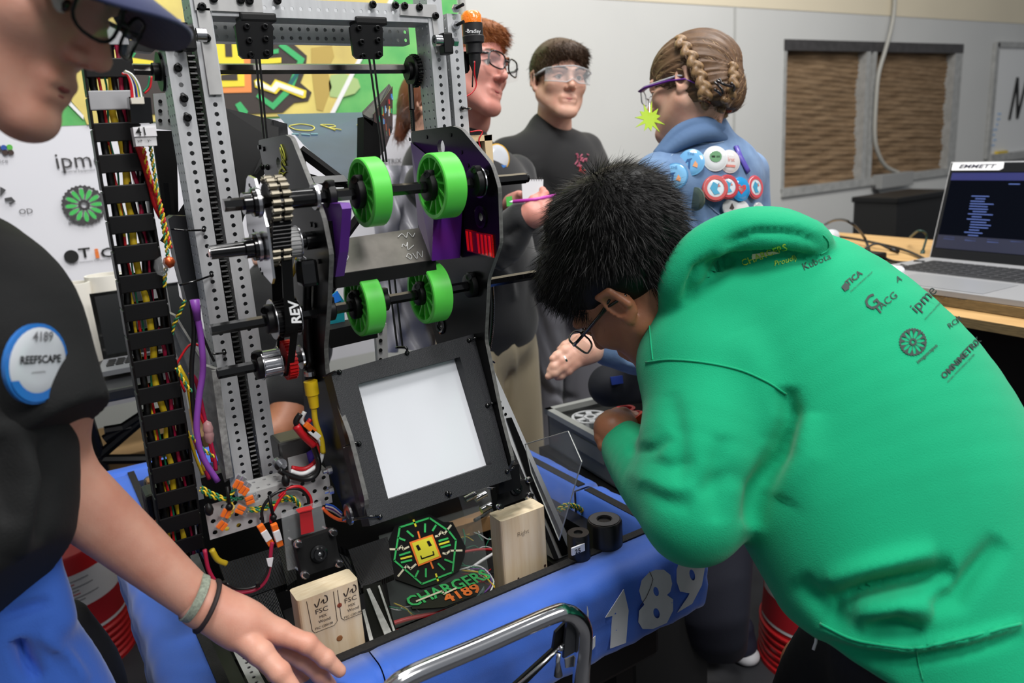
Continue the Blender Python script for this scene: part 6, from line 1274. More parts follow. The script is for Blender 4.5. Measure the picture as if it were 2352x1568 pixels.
text('badge_text', '4189', bp_ - bu * .010 + bvv * .021, bu, bvv, .012, mat('grey print', (110, 110, 114), .6), P2_, bold=.02); text('badge_text', 'REEFSCAPE', bp_ - bu * .024 + bvv * .001, bu, bvv, .0098, INK, P2_, bold=.03); text('badge_text', 'presented by', bp_ - bu * .010 - bvv * .008, bu, bvv, .003, INK, P2_)
V = [bp_ - bn * .001 + (bu * math.cos(t) + bvv * math.sin(t)) * .0345 for t in np.linspace(math.pi * 1.13, math.pi * 1.87, 16)]; rawmesh('badge_band', V, [tuple(range(16))], mat('badge blue', (46, 116, 196), .2, coat=.6), P2_)
s = SDF(.03); BJ = mat('blue sweatshirt', (58, 108, 208), .85, sheen=.3, bump=.25, bscale=500)
s.chain([(J(-160, 1330, .9), .12), (J(-130, 1500, .92), .14), (J(-100, 1700, .95), .16)]); s.chain([(J(40, 1400, .87), .03), (J(100, 1270, .86), .018)]); s.chain([(J(-20, 1400, .86), .055), (J(85, 1370, .86), .03), (J(120, 1420, .86), .022)]); s.chain([(J(60, 1440, .87), .042), (J(130, 1560, .9), .05), (J(180, 1700, .93), .06)]); s.chain([(J(-30, 1460, .86), .05), (J(20, 1600, .88), .06)])
o = s.mesh('tied_sweatshirt', BJ, P2_, h=.006); sculpt(o, P2_, [([(40, 1470), (60, 1520), (90, 1568)], 16, -.03), ([(0, 1420), (60, 1400), (120, 1380)], 12, -.012), ([(30, 1330), (80, 1300), (110, 1250)], 14, .008), ([(90, 1450), (150, 1500), (200, 1568)], 14, .01)])
s = SDF(.03); s.chain([(J(150, 1430, .98), .03), (J(190, 1560, 1.02), .05), (J(200, 1700, 1.1), .06)]); s.mesh('trousers', mat('black trousers', (16, 16, 18), .8), P2_, h=.008)
# ---------------------------------------------------------------- person near the wall facing the camera
def standing(nm_label, base, yaw_dir, parent_name='person'): return thing('person', nm_label, 'person', base)
P3_ = thing('person', 'person with brown hair, clear safety goggles and black long-sleeve shirt facing the camera', 'person', A(1285, 180, D=2.36) * [1, 1, 0])
HO3 = J(1284, 188, 2.36); F3 = SD(.30, .16, -.94); W3, AX3 = face(P3_, HO3, F3, SD(.0, -1, -.05), SK2, sc=.98, lips=(184, 104, 100), brow=mat('dark brow', (60, 44, 34), .8), neckto=J(1272, 290, 2.42), h=.003)
BRN = mat('brown hair short', (70, 52, 38), .5, spec=.4); s = SDF(.02)
s.ell(W3(0, -.016, .044), V3(.086, .106, .088), AX3); s.ell(W3(0, .05, .076), V3(.07, .055, .036), AX3, k=.02); s.ell(W3(0, .115, -.035), V3(.1, .075, .092), AX3, k=.01, sub=True)
for q in (-1, 1): s.ell(W3(q * .09, .03, -.03), V3(.03, .05, .045), AX3, k=.008, sub=True)
s.cut(W3(0, -.03, -.05), -AX3[2], k=.01); s.mesh('hair', BRN, P3_, h=.004); strands('hair_strands', BRN, P3_, lambda p: AX3[1] * .9 + (p - W3(0, -.03, .13)) * 5 - AX3[2] * .5, .024, 7000, lift=.14, width=.0015, jit=.2)
# goggles: one clear wrap-round shield
g = MB(); lo = []; hi = []
for k in range(17): t = -1 + 2 * k / 16; x = t * .074; y = .122 - .045 * abs(t) ** 2.2; hi.append(W3(x, y, .028 - .006 * abs(t))); lo.append(W3(x, y - .004, -.022 + .008 * abs(t) + (.014 * math.exp(-(t / .15) ** 2))))
rawmesh('goggle_lens', hi + lo, [(i, i + 1, 18 + i, 17 + i) for i in range(16)], mat('goggle lens', (228, 232, 236), .05, alpha=.3, spec=1), P3_, True)
for q in (-1, 1): g.tube([W3(q * .074, .077, .02), W3(q * .082, .0, .012), W3(q * .08, -.03, .004)], .0035, 6)
g.tube(hi, .0018, 6).tube(lo, .0014, 6); g.build('goggle_frame', mat('clear frame', (205, 208, 212), .2, alpha=.7), P3_, True)
BT = mat('black shirt', (20, 20, 22), .85, bump=.2, bscale=300, sheen=.15); bd_ = SD(.50, 0, -.86); bd_ = unit(bd_ * [1, 1, 0]); br = unit(np.cross(bd_, V3(0, 0, 1))); c3 = A(1258, 300, D=2.42) * [1, 1, 0] + V3(0, 0, .03)
G3 = lambda x, y, z: c3 + br * x + bd_ * y + V3(0, 0, z)
s = SDF(.05); s.ell(G3(0, 0, 1.36), V3(.19, .105, .12), [br, bd_, V3(0, 0, 1)]); s.ell(G3(0, .01, 1.18), V3(.165, .11, .2), [br, bd_, V3(0, 0, 1)]); s.ell(G3(0, .01, .99), V3(.165, .115, .15), [br, bd_, V3(0, 0, 1)]); s.cone(G3(0, -.01, 1.40), G3(0, -.01, 1.47), .07, .055, k=.04)
for q in (-1, 1): s.chain([(G3(q * .155, -.01, 1.395), .055), (G3(q * .195, -.02, 1.32), .056), (G3(q * .225, -.03, 1.16), .052), (G3(q * .2, .06, .93), .038)], k=.03)
o = s.mesh('shirt', BT, P3_, h=.008); sculpt(o, P3_, [([(1230, 400), (1290, 460), (1300, 560)], 18, -.012), ([(1220, 360), (1250, 480), (1240, 600)], 16, .01), ([(1330, 480), (1300, 600), (1310, 680)], 14, -.01)]); bv3 = last_bvh()
m = MB().box((0, 0, 0), (.001, .001, .001)); PK = mat('pink print', (190, 96, 120), .7); RP = mat('red print', (190, 50, 50), .7); random.seed(7)
for k in range(26):
    x = 1336 + random.uniform(-12, 12); y = 352 + random.uniform(0, 44); h = bv3.ray_cast(Vector(CAM), Vector(unit(J(x, y, 1) - CAM)))
    if h[0]: p = np.array(h[0]); n = np.array(h[1]); MB().tube([p + n * .001, p + n * .001 + V3(random.uniform(-.01, .01), 0, random.uniform(-.01, .01))], .0022, 4).build('chest_print', RP if y > 382 else PK, P3_)
GP = mat('grey sweatpants', (122, 122, 130), .8, sheen=.2, bump=.15, bscale=200); s = SDF(.03)
s.ell(G3(0, 0, .93), V3(.165, .115, .11), [br, bd_, V3(0, 0, 1)])
for q in (-1, 1): s.chain([(G3(q * .085, 0, .86), .098), (G3(q * .1, .01, .5), .078), (G3(q * .1, -.01, .1), .06)])
o = s.mesh('trousers', GP, P3_, h=.009); sculpt(o, P3_, [([(1230, 700), (1270, 800), (1290, 860)], 10, -.016), ([(1290, 700), (1330, 800), (1300, 900)], 12, -.014), ([(1220, 760), (1240, 850), (1290, 930)], 10, .012), ([(1210, 840), (1260, 900), (1330, 920)], 10, -.014)])
for q in (-1, 1): MB().ball(G3(q * .1, .06, .045), .05, 12, (1, 1, 1), [br, bd_, V3(0, 0, 1)]).ball(G3(q * .1, .14, .035), .045, 12, (1, 1, .8)).build('shoe', mat('dark shoe', (30, 30, 34), .6), P3_, True)
w = G3(-.2, .06, .93); hw = J(1200, 672, 2.25)
hand(P3_, SK3, [(J(1196, 645, 2.25), J(1196, 672, 2.24), .028, .03), (J(1196, 672, 2.24), J(1212, 690, 2.24), .026, .018)], [[(J(1208, 680, 2.23), .012), (J(1216, 695, 2.23), .011), (J(1212, 708, 2.23), .009)], [(J(1202, 684, 2.23), .012), (J(1208, 702, 2.22), .011), (J(1204, 714, 2.22), .009)], [(J(1195, 686, 2.23), .012), (J(1200, 704, 2.22), .011), (J(1197, 715, 2.22), .009)], [(J(1188, 684, 2.23), .011), (J(1192, 700, 2.22), .01), (J(1190, 710, 2.22), .008)], [(J(1205, 660, 2.23), .013), (J(1216, 668, 2.22), .011), (J(1220, 682, 2.22), .009)]], h=.0035)
# ---------------------------------------------------------------- person with ginger hair holding the notepad
P4_ = thing('person', 'person with ginger hair and black-rimmed glasses smiling behind the right elevator post', 'person', A(1085, 180, D=2.05) * [1, 1, 0])
HO4 = J(1076, 160, 2.0); F4 = SD(.82, .10, -.56); W4, AX4 = face(P4_, HO4, F4, SD(.03, -1, 0), SK4, sc=1.04, lips=(170, 78, 80), brow=mat('ginger brow', (130, 80, 46), .8), fat=.006, neckto=J(1075, 275, 2.05), h=.003)
GH = mat('ginger hair', (142, 84, 42), .5, spec=.4); s = SDF(.02); s.ell(W4(0, -.016, .046), V3(.086, .106, .090), AX4); s.ell(W4(0, .05, .082), V3(.066, .052, .03), AX4, k=.02); s.ell(W4(0, .118, -.03), V3(.1, .075, .098), AX4, k=.01, sub=True)
for q in (-1, 1): s.ell(W4(q * .09, .035, -.03), V3(.03, .05, .045), AX4, k=.008, sub=True)
s.cut(W4(0, -.03, -.05), -AX4[2], k=.01); s.mesh('hair', GH, P4_, h=.004); strands('hair_strands', GH, P4_, lambda p: AX4[1] * .6 + (p - W4(0, -.03, .13)) * 5 - AX4[2] * .4, .022, 6000, lift=.12, width=.0014, jit=.2)
glasses(P4_, W4, BLKG, LENS, y=.118, wd=.026, hg=.019, r=.0022); 
g = MB()
for q in (-1, 1): rawmesh('side_shield', [W4(q * .062, .112, .024), W4(q * .08, .06, .02), W4(q * .08, .06, -.018), W4(q * .062, .112, -.02)], [(0, 1, 2, 3)], LENS, P4_)
b4_ = unit(SD(.8, 0, -.6) * [1, 1, 0]); r4 = unit(np.cross(b4_, V3(0, 0, 1))); c4 = A(1082, 300, D=2.04) * [1, 1, 0]; G4 = lambda x, y, z: c4 + r4 * x + b4_ * y + V3(0, 0, z); X4 = [r4, b4_, V3(0, 0, 1)]
s = SDF(.05); s.ell(G4(0, 0, 1.34), V3(.19, .12, .13), X4); s.ell(G4(0, .01, 1.15), V3(.17, .13, .2), X4); s.ell(G4(0, .01, .98), V3(.17, .13, .13), X4); s.cone(G4(0, -.02, 1.40), G4(0, -.02, 1.49), .07, .055, k=.04)
s.chain([(G4(.19, 0, 1.37), .06), (J(1128, 560, 1.86), .06), (J(1196, 505, 1.80), .042)], k=.03); s.chain([(G4(-.19, 0, 1.37), .06), (G4(-.22, .02, 1.12), .052), (G4(-.1, .14, 1.1), .045)], k=.03)
near4 = SDF(.03); o = s.mesh('jacket', mat('black jacket', (22, 23, 26), .85, sheen=.2, bump=.2, bscale=250), P4_, h=.008); sculpt(o, P4_, [([(1130, 560), (1165, 540), (1195, 520)], 9, -.012), ([(1140, 600), (1170, 640), (1180, 690)], 9, .01), ([(1150, 540), (1180, 570)], 8, .008)]); bv4 = last_bvh()
s = SDF(.03); s.ell(G4(0, 0, .93), V3(.165, .125, .11), X4)
for q in (-1, 1): s.chain([(G4(q * .085, 0, .86), .098), (G4(q * .1, .01, .5), .08), (G4(q * .1, -.01, .1), .066)])
o = s.mesh('trousers', mat('khaki trousers', (188, 174, 144), .8, bump=.15, bscale=200, sheen=.1), P4_, h=.009); sculpt(o, P4_, [([(1130, 740), (1160, 760), (1190, 750)], 8, -.014), ([(1140, 760), (1150, 850), (1160, 950)], 8, -.010), ([(1175, 760), (1180, 860), (1175, 940)], 8, .01)])
for q in (-1, 1): MB().ball(G4(q * .1, .03, .045), .05, 12).ball(G4(q * .1, .12, .035), .045, 12).build('shoe', mat('white trainer', (200, 200, 200), .6), P4_, True)
hand(P4_, SK4, [(J(1196, 500, 1.79), J(1228, 492, 1.78), .028, .028), (J(1228, 492, 1.78), J(1246, 468, 1.78), .026, .016), (J(1228, 492, 1.78), J(1250, 490, 1.77), .024, .015)],
     [[(J(1240, 464, 1.77), .0115), (J(1250, 446, 1.78), .0105), (J(1246, 436, 1.79), .0085)], [(J(1248, 472, 1.765), .012), (J(1258, 462, 1.77), .011), (J(1250, 456, 1.785), .009)], [(J(1250, 482, 1.76), .012), (J(1260, 478, 1.765), .011), (J(1250, 474, 1.78), .009)], [(J(1248, 494, 1.76), .011), (J(1258, 494, 1.765), .010), (J(1249, 489, 1.78), .008)], [(J(1214, 478, 1.77), .0135), (J(1226, 460, 1.775), .012), (J(1238, 450, 1.785), .0095)]], h=.003)
hand(P4_, SK4, [(J(1180, 470, 1.95), J(1192, 458, 1.88), .03, .022)], [[(J(1190, 462, 1.88), .012), (J(1196, 455, 1.86), .01), (J(1202, 452, 1.85), .008)], [(J(1192, 468, 1.88), .012), (J(1200, 464, 1.86), .01), (J(1206, 460, 1.85), .008)], [(J(1190, 474, 1.88), .012), (J(1198, 472, 1.86), .01), (J(1204, 470, 1.85), .008)], [(J(1186, 478, 1.88), .011), (J(1194, 479, 1.86), .0095), (J(1200, 478, 1.85), .008)], [(J(1184, 458, 1.9), .013), (J(1190, 450, 1.87), .011), (J(1196, 446, 1.85), .009)]], h=.003)
npd = thing('notepad', 'small white spiral notepad held beside the pink pen', 'notepad', A(1222, 430, D=1.82))
P = [J(1198, 412, 1.83), J(1248, 412, 1.81), J(1246, 468, 1.81), J(1201, 468, 1.83)]; MB().prism(P, unit(FW) * .008).build('paper_block', PAPER, npd); m = MB()
for k in range(9): p = P[0] + (P[1] - P[0]) * (k + .5) / 9; m.lathe(p + FW * .004, P[1] - P[0], ((-.0006, .005), (0, .0056), (.0006, .005)), 10)
m.build('spiral_binding', BLKW, npd, kind='stuff')
pn = thing('pen', 'pink pen held in front of the white notepad', 'pen', A(1230, 458, D=1.76)); MB().tube([J(1178, 463, 1.765), J(1230, 458, 1.762), J(1278, 448, 1.76)], .0042, 10).build('pen_barrel', mat('magenta pen', (196, 60, 176), .35), pn, True); MB().tube([J(1170, 464, 1.765), J(1178, 463, 1.765)], [.0012, .0036], 10).build('pen_tip', PAPER, pn, True)
d4, p4, n4 = disc(P4_, 'name_badge', 1142, 362, bv4, .034, mat('badge white', (206, 210, 216), .2, coat=.5), mat('badge gold', (220, 170, 50), .3), nrm=SD(.55, 0, -.8)); rawmesh('badge_band', [p4 + SD(math.cos(t) * .6, math.sin(t), .2 * math.cos(t)) * .03 for t in np.linspace(.5, 2.6, 10)], [tuple(range(10))], mat('badge blue', (46, 116, 196), .2, coat=.6), P4_)
MB().prism([J(x, y, 1.82) for x, y in ((1162, 452), (1176, 450), (1178, 472), (1164, 474))], FW * .002).build('green_patch', mat('green patch', (60, 170, 60), .6), P4_)
# ---------------------------------------------------------------- ponytailed and crouching people mostly hidden by the robot
P5_ = thing('person', 'person with auburn hair almost hidden behind the right elevator post', 'person', A(1000, 250, D=2.5) * [1, 1, 0])
W5, AX5 = face(P5_, J(1000, 250, 2.5), SD(.9, .1, -.3), SD(0, -1, 0), SK2, neckto=J(1000, 350, 2.5), h=.006, eyes=False); AUB = mat('auburn hair', (104, 58, 36), .5); s = SDF(.02); s.ell(W5(0, -.02, .03), V3(.092, .11, .11), AX5); s.ell(W5(0, .12, -.03), V3(.1, .08, .1), AX5, sub=True); s.chain([(W5(0, -.1, .0), .035), (W5(0, -.12, -.09), .02)]); s.mesh('hair', AUB, P5_, h=.006); strands('hair_strands', AUB, P5_, -UP, .04, 1500, lift=.2, width=.002)
cz5 = A(1020, 400, D=2.5); s = SDF(.05); s.chain([(cz5 + V3(0, 0, .0), .14), (cz5 + V3(0, 0, -.4), .14)]); s.mesh('shirt', BT, P5_, h=.012); s = SDF(.05); s.chain([(cz5 + V3(0, 0, -.4), .13), (cz5 * [1, 1, 0] + V3(0, 0, .1), .08)]); s.mesh('trousers', mat('black trousers', (16, 16, 18), .8), P5_, h=.012)
P6_ = thing('person', 'crouching person behind the left elevator post, only black sleeve and bare forearm seen', 'person', A(690, 860, D=2.05) * [1, 1, 0])
s = SDF(.04); s.chain([(J(655, 620, 2.1), .05), (J(650, 700, 2.1), .12), (J(650, 860, 2.1), .10)]); s.chain([(J(700, 800, 1.95), .07), (J(668, 898, 1.9), .066)]); s.mesh('tee', BT, P6_, h=.01); s = SDF(.03); s.chain([(J(675, 900, 1.9), .045), (J(640, 985, 1.85), .045), (J(560, 1020, 1.8), .035)]); s.mesh('forearm', SK3, P6_, h=.006)
W6, AX6 = face(P6_, J(655, 560, 2.12), SD(-.5, .3, -.8), SD(0, -1, 0), SK2, h=.006, eyes=False, neckto=J(655, 640, 2.12)); s = SDF(.02); s.ell(W6(0, -.016, .054), V3(.088, .108, .094), AX6); s.ell(W6(0, .118, -.03), V3(.1, .075, .098), AX6, sub=True); s.mesh('hair', HB, P6_, h=.006)
s = SDF(.04); s.chain([(J(650, 860, 2.1), .12), (J(690, 960, 2.0), .08), (A(690, 960, D=2.0) * [1, 1, 0] + V3(0, 0, .1), .07)]); s.mesh('trousers', mat('black trousers', (16, 16, 18), .8), P6_, h=.012)
# ---------------------------------------------------------------- person in the denim jacket, seen from behind
P7_ = thing('person', 'person with crown braids and denim jacket covered in button badges, back turned', 'person', A(1600, 400, D=1.75) * [1, 1, 0])
HO7 = J(1588, 203, 1.76); F7 = SD(-.80, .10, .58); U7 = SD(.10, -1, -.05); W7, AX7 = face(P7_, HO7, F7, U7, SK2, sc=.94, lips=(180, 110, 104), neckto=J(1588, 318, 1.78), h=.003)
n7 = 1 if (AX7[0] @ FW) < 0 else -1
BLD = mat('dark blond hair', (112, 84, 60), .5, col2=(84, 61, 42), nscale=40, spec=.4); BLL = mat('light blond strands', (196, 160, 118), .4, spec=.5); BLK_ = mat('deep brown strands', (100, 74, 54), .5); s = SDF(.02); s.ell(W7(0, -.014, .040), V3(.084, .106, .088), AX7); s.ell(W7(0, -.05, -.03), V3(.068, .07, .06), AX7, k=.03); s.ell(W7(0, .135, -.045), V3(.1, .085, .09), AX7, k=.008, sub=True); s.ell(W7(n7 * .09, .012, -.035), V3(.02, .03, .045), AX7, k=.006, sub=True)
s.ell(W7(0, -.075, -.02), V3(.06, .045, .05), AX7, k=.02); s.cut(W7(0, -.03, -.06), -AX7[2] - AX7[1] * -.3, k=.01)
cq7 = W7(0, -.1, -.01)
def comb7(X, Y, Z):
    r_ = (X - cq7[0]) * AX7[0][0] + (Y - cq7[1]) * AX7[0][1] + (Z - cq7[2]) * AX7[0][2]; u_ = (X - cq7[0]) * AX7[2][0] + (Y - cq7[1]) * AX7[2][1] + (Z - cq7[2]) * AX7[2][2]; t = np.arctan2(u_, r_); a_ = np.clip(np.sqrt(r_ ** 2 + u_ ** 2) / .03 - .3, 0, 1)
    return a_ * (.0013 * np.sin(t * 31) + .0010 * np.sin(t * 47 + 1) + .0008 * np.sin(t * 13))
s.mesh('hair', BLD, P7_, h=.003, fold=comb7); bv7 = last_bvh(); cb7 = W7(0, -.1, -.01)
strands('hair_strands', BLL, P7_, lambda p: cb7 - p, .03, 7000, lift=.3, width=.0013, jit=.06, seg=4, hug=.25); strands('hair_strands', BLK_, P7_, lambda p: cb7 - p, .03, 7000, lift=.28, width=.0013, jit=.06, seg=4, hug=.25)
def braid(pts, r, n=12):
    P = spline(pts, 10); L_ = len(P); s = SDF(.003)
    for k in range(n):
        i = int((k + .5) / n * (L_ - 1)); d = unit(P[min(i + 2, L_ - 1)] - P[max(i - 2, 0)]); nn = -FW; sd = unit(np.cross(d, nn)); q = 1 if k % 2 else -1; ax_ = unit(d + sd * q * .75); ay = unit(np.cross(nn, ax_)); s.ell(P[i] + sd * q * r * .42, V3(r * 1.25, r * .72, r * .75), [ax_, ay, np.cross(ax_, ay)], k=.002)
    s.mesh('braid', mat('braid blond', (158, 126, 88), .42, col2=(112, 84, 56), nscale=120, stretch=(1, 1, 1), spec=.5), P7_, h=.0028)
    v_, f_ = LAST[0]; strands('braid_strands', BLD, P7_, lambda p: P[-1] - p, .016, 900, lift=.05, width=.001)
def onh(x, y, up=.008): h = bv7.ray_cast(Vector(CAM), Vector(unit(J(x, y, 1) - CAM))); return (np.array(h[0]) - FW * up) if h[0] else J(x, y, 1.72)
braid([onh(x, y) for x, y in ((1556, 92), (1570, 112), (1588, 140), (1602, 170), (1614, 200), (1618, 226))], .0125, 13)
braid([onh(x, y) for x, y in ((1678, 150), (1684, 175), (1682, 200), (1672, 228), (1655, 248))], .010, 10); braid([onh(x, y, .02) for x, y in ((1604, 232), (1622, 246), (1645, 252), (1662, 246), (1664, 226))], .012, 9); braid([onh(x, y, .02) for x, y in ((1612, 262), (1635, 272), (1656, 262))], .012, 6)
m = MB(); CL = mat('tortoise clip', (34, 26, 26), .1, coat=.8)
for pts in (((1634, 196), (1644, 204), (1652, 214), (1656, 222)), ((1640, 192), (1650, 198), (1664, 204), (1676, 206)), ((1634, 212), (1644, 218), (1652, 226)), ((1672, 198), (1680, 208), (1678, 218)), ((1646, 188), (1650, 200))): m.tube(spline([onh(x, y, .022) for x, y in pts], 4), .0032, 6)
m.build('hair_clip', CL, P7_, True); m = MB()
for pts in (((1588, 242), (1600, 244), (1616, 238), (1626, 244)), ((1608, 232), (1618, 240), (1612, 252))): m.tube(spline([onh(x, y, .02) for x, y in pts], 4), .003, 6)
m.build('hair_clip', mat('amber clip', (120, 56, 18), .15, coat=.6), P7_, True); MB().ball(onh(1672, 256, .01), .007, 10).build('hair_bead', mat('amber bead', (150, 50, 16), .15), P7_, True)
VIO = mat('purple glasses', (104, 36, 150), .3)
MB().tube([W7(n7 * .062, .105, .006), W7(n7 * .074, .085, .006), W7(n7 * .083, .02, .0), W7(n7 * .084, -.02, -.008), W7(n7 * .078, -.045, -.026)], [.009, .008, .006, .006, .004], 8, flat=.35).build('glasses_temple', VIO, P7_, True); glasses(P7_, W7, mat('clear frame', (205, 208, 212), .2, alpha=.7), LENS, y=.118)
NEON = mat('neon yellow acrylic', (190, 220, 70), .15, emit=(170, 220, 60), estr=.05, alpha=.8)  # faint glow put into the earring acrylic, which is no light source
def star(x, y, D, R, fr=1):
    c = J(x, y, D); pts = []
    for k in range(22): t = 2 * math.pi * k / 22; rr = R if k % 2 else R * .48; rr *= 1 + .2 * math.sin(k * 2.3); pts.append(c + SD(1, 0, .25) * math.cos(t) * rr * fr + SD(0, 1, 0) * math.sin(t) * rr)
    MB().prism(pts, FW * .003).build('star_earring', NEON, P7_); MB().tube([c - SD(0, 1, 0) * R * .4, c - SD(0, 1, 0) * (R * .4 + .02)], .0008, 5).build('earring_hook', STEEL, P7_)
star(1492, 272, 1.70, .034); star(1656, 282, 1.86, .02, .6)
DEN = mat('blue denim', (122, 152, 190), .85, col2=(86, 114, 154), nscale=18, bump=.4, bscale=900, sheen=.1)
b7 = unit(SD(-.62, 0, .78) * [1, 1, 0]); r7 = unit(np.cross(b7, V3(0, 0, 1))); c7 = A(1622, 420, D=1.82) * [1, 1, 0]; G7 = lambda x, y, z: c7 + r7 * x + b7 * y + V3(0, 0, z); X7 = [r7, b7, V3(0, 0, 1)]; z7 = A(1600, 330, D=1.76)[2]
s = SDF(.045); s.ell(G7(0, 0, z7 - .09), V3(.175, .11, .12), X7); s.ell(G7(0, .0, z7 - .27), V3(.175, .12, .2), X7); s.ell(G7(0, 0, z7 - .45), V3(.17, .125, .14), X7); s.cone(G7(0, .01, z7 - .05), G7(0, .01, z7 + .02), .075, .062, k=.03)
sg_ = -1 if (r7 @ RT) > 0 else 1
s.chain([(G7(sg_ * .17, 0, z7 - .07), .06), (G7(sg_ * .22, .02, z7 - .32), .055), (J(1490, 800, 1.62), .052), (J(1400, 792, 1.60), .045)], k=.03); s.chain([(G7(-sg_ * .165, 0, z7 - .08), .055), (G7(-sg_ * .20, .02, z7 - .32), .05), (G7(-sg_ * .2, .2, z7 - .38), .042)], k=.03)
o = s.mesh('denim_jacket', DEN, P7_, h=.007); sculpt(o, P7_, [([(1660, 420), (1700, 470), (1720, 520)], 10, .008), ([(1620, 440), (1650, 480), (1690, 500)], 9, -.012), ([(1400, 770), (1440, 790), (1480, 780)], 9, -.01), ([(1430, 830), (1470, 840)], 9, .008)]); bvj = last_bvh()
s = SDF(.008); s.chain([(J(1512, 352, 1.70), .012), (J(1560, 300, 1.70), .014), (J(1620, 284, 1.71), .016), (J(1655, 300, 1.76), .014)]); s.chain([(J(1530, 350, 1.69), .010), (J(1580, 318, 1.69), .018), (J(1625, 306, 1.70), .018), (J(1660, 318, 1.74), .012)]); s.mesh('jacket_collar', mat('dark denim collar', (84, 112, 150), .85, bump=.4, bscale=900), P7_, h=.003)
def jseam(pts): P = drape([J(x, y, 1.2) for x, y in pts], bvj, FW, .001); MB().tube(list(P), .0014, 5).build('stitched_seam', mat('pale stitching', (150, 172, 200), .8), P7_, True)
jseam([(1500, 400), (1520, 378), (1545, 355)]); jseam([(1570, 332), (1600, 330), (1640, 330), (1662, 326)]); jseam([(1625, 470), (1660, 500), (1690, 510)])
badges = [(1588, 374, .0285, (120, 184, 232), (60, 110, 170)), (1552, 406, .0285, (132, 192, 236), (90, 150, 200)), (1640, 366, .0275, (228, 230, 232), (70, 120, 90)), (1673, 372, .0255, (226, 220, 220), (190, 90, 80)), (1668, 430, .0265, (220, 226, 236), (190, 60, 70)), (1640, 434, .0285, (220, 230, 236), (200, 80, 80)), (1697, 435, .0265, (34, 150, 214), (220, 60, 60)), (1729, 431, .0265, (224, 232, 238), (210, 80, 90)), (1602, 456, .0255, (86, 100, 90), (60, 70, 64)), (1676, 476, .0215, (216, 216, 216), (70, 60, 56)), (1700, 484, .0215, (224, 224, 224), (180, 180, 184)), (1736, 487, .0215, (226, 226, 226), (120, 120, 124))]
for i, (x, y, r, c1, c2) in enumerate(badges):
    lx = (x - 1640) / 100; nn = SD(-.02 + .55 * (lx + .15), .02, -.8) if i != 8 else SD(-.75, .2, -.5)
    bo, p, n = disc(P7_, 'button_badge', x, y, bvj, r * .97, mat('badge%d' % i, c1, .15, coat=.8), mat('badge rim %d' % i, c2 if i in (1, 4, 5, 7) else c1, .25), nrm=nn, dl=.001 + .0012 * (i % 3))
    u_ = unit(np.cross(UP, n)); u_ = u_ if u_ @ RT > 0 else -u_; v_ = np.cross(n, u_); v_ = v_ if v_ @ UP > 0 else -v_; k2 = mat('badge ink %d' % i, c2, .4)
    def bpoly(nm, pts, mm): rawmesh(nm, [p + n * .0006 + (u_ * a + v_ * b) * r for a, b in pts], [tuple(range(len(pts)))], mm, bo)
    if i in (0, 1):
        bpoly('badge_print', [(-.5, -.1), (-.3, .25), (.1, .3), (-.05, .15), (-.1, -.5), (-.25, -.5), (-.2, .1)], mat('badge navy', (56, 96, 150), .4)); bpoly('badge_print', [(.1, -.3), (.3, .1), (.5, -.2), (.45, -.45)], mat('badge peach', (240, 170, 120), .4)); text('badge_text', 'THE', p + n * .0006 + v_ * r * .55 - u_ * r * .3, u_, v_, r * .3, mat('badge navy', (56, 96, 150), .4), P7_)
    elif i == 2: bpoly('badge_print', [(math.cos(t) * .5, .15 + math.sin(t) * .45) for t in np.linspace(0, 6.28, 14, endpoint=False)], mat('badge green', (96, 150, 104), .4)); bpoly('badge_print', [(-.35, .22), (-.05, .22), (-.05, .05), (-.35, .05)], INK); bpoly('badge_print', [(.05, .22), (.35, .22), (.35, .05), (.05, .05)], INK)
    elif i == 3: text('badge_text', 'First', p + n * .0006 - u_ * r * .5, u_, v_, r * .5, mat('badge soft red', (214, 130, 120), .4), P7_); bpoly('badge_print', [(-.5, -.3), (.5, -.3), (.45, -.5), (-.45, -.5)], mat('badge soft red', (214, 130, 120), .4))
    elif i in (4, 5, 7):
        V = []; 
        for t in np.linspace(0, 2 * math.pi, 24, endpoint=False): V += [p + n * .0004 + (u_ * math.cos(t) + v_ * math.sin(t)) * r * .92, p + n * .0006 + (u_ * math.cos(t) + v_ * math.sin(t)) * r * .68]
        rawmesh('badge_ring', V, [(2 * a, 2 * ((a + 1) % 24), 2 * ((a + 1) % 24) + 1, 2 * a + 1) for a in range(24)], k2, bo); bpoly('badge_print', [(-.45, .0), (-.2, .5), (.15, .3), (.3, .45), (.1, -.1), (.35, -.4), (-.1, -.5)], mat('badge teal', (70, 160, 196), .4)); bpoly('badge_print', [(.2, .4), (.4, .15), (.15, .1)], mat('badge soft red', (214, 130, 120), .4))
    elif i == 6: bpoly('badge_print', [(0, -.45), (.5, .05), (.45, .35), (.2, .35), (0, .2), (-.2, .35), (-.45, .35), (-.5, .05)], k2); bpoly('badge_print', [(0, -.3), (.33, .03), (.3, .22), (.15, .22), (0, .08), (-.15, .22), (-.3, .22), (-.33, .03)], WHITE)
    elif i == 9: bpoly('badge_print', [(-.3, -.2), (0, .4), (.3, -.1), (.1, -.3)], k2)
P = drape([J(x, y, 1.2) for x, y in ((1688, 338), (1698, 362), (1712, 388), (1716, 396))], bvj, FW, .004); MB().tube(list(P), .0075, 8, flat=.4).build('purple_pin', mat('purple pin', (96, 84, 180), .3), P7_, True)
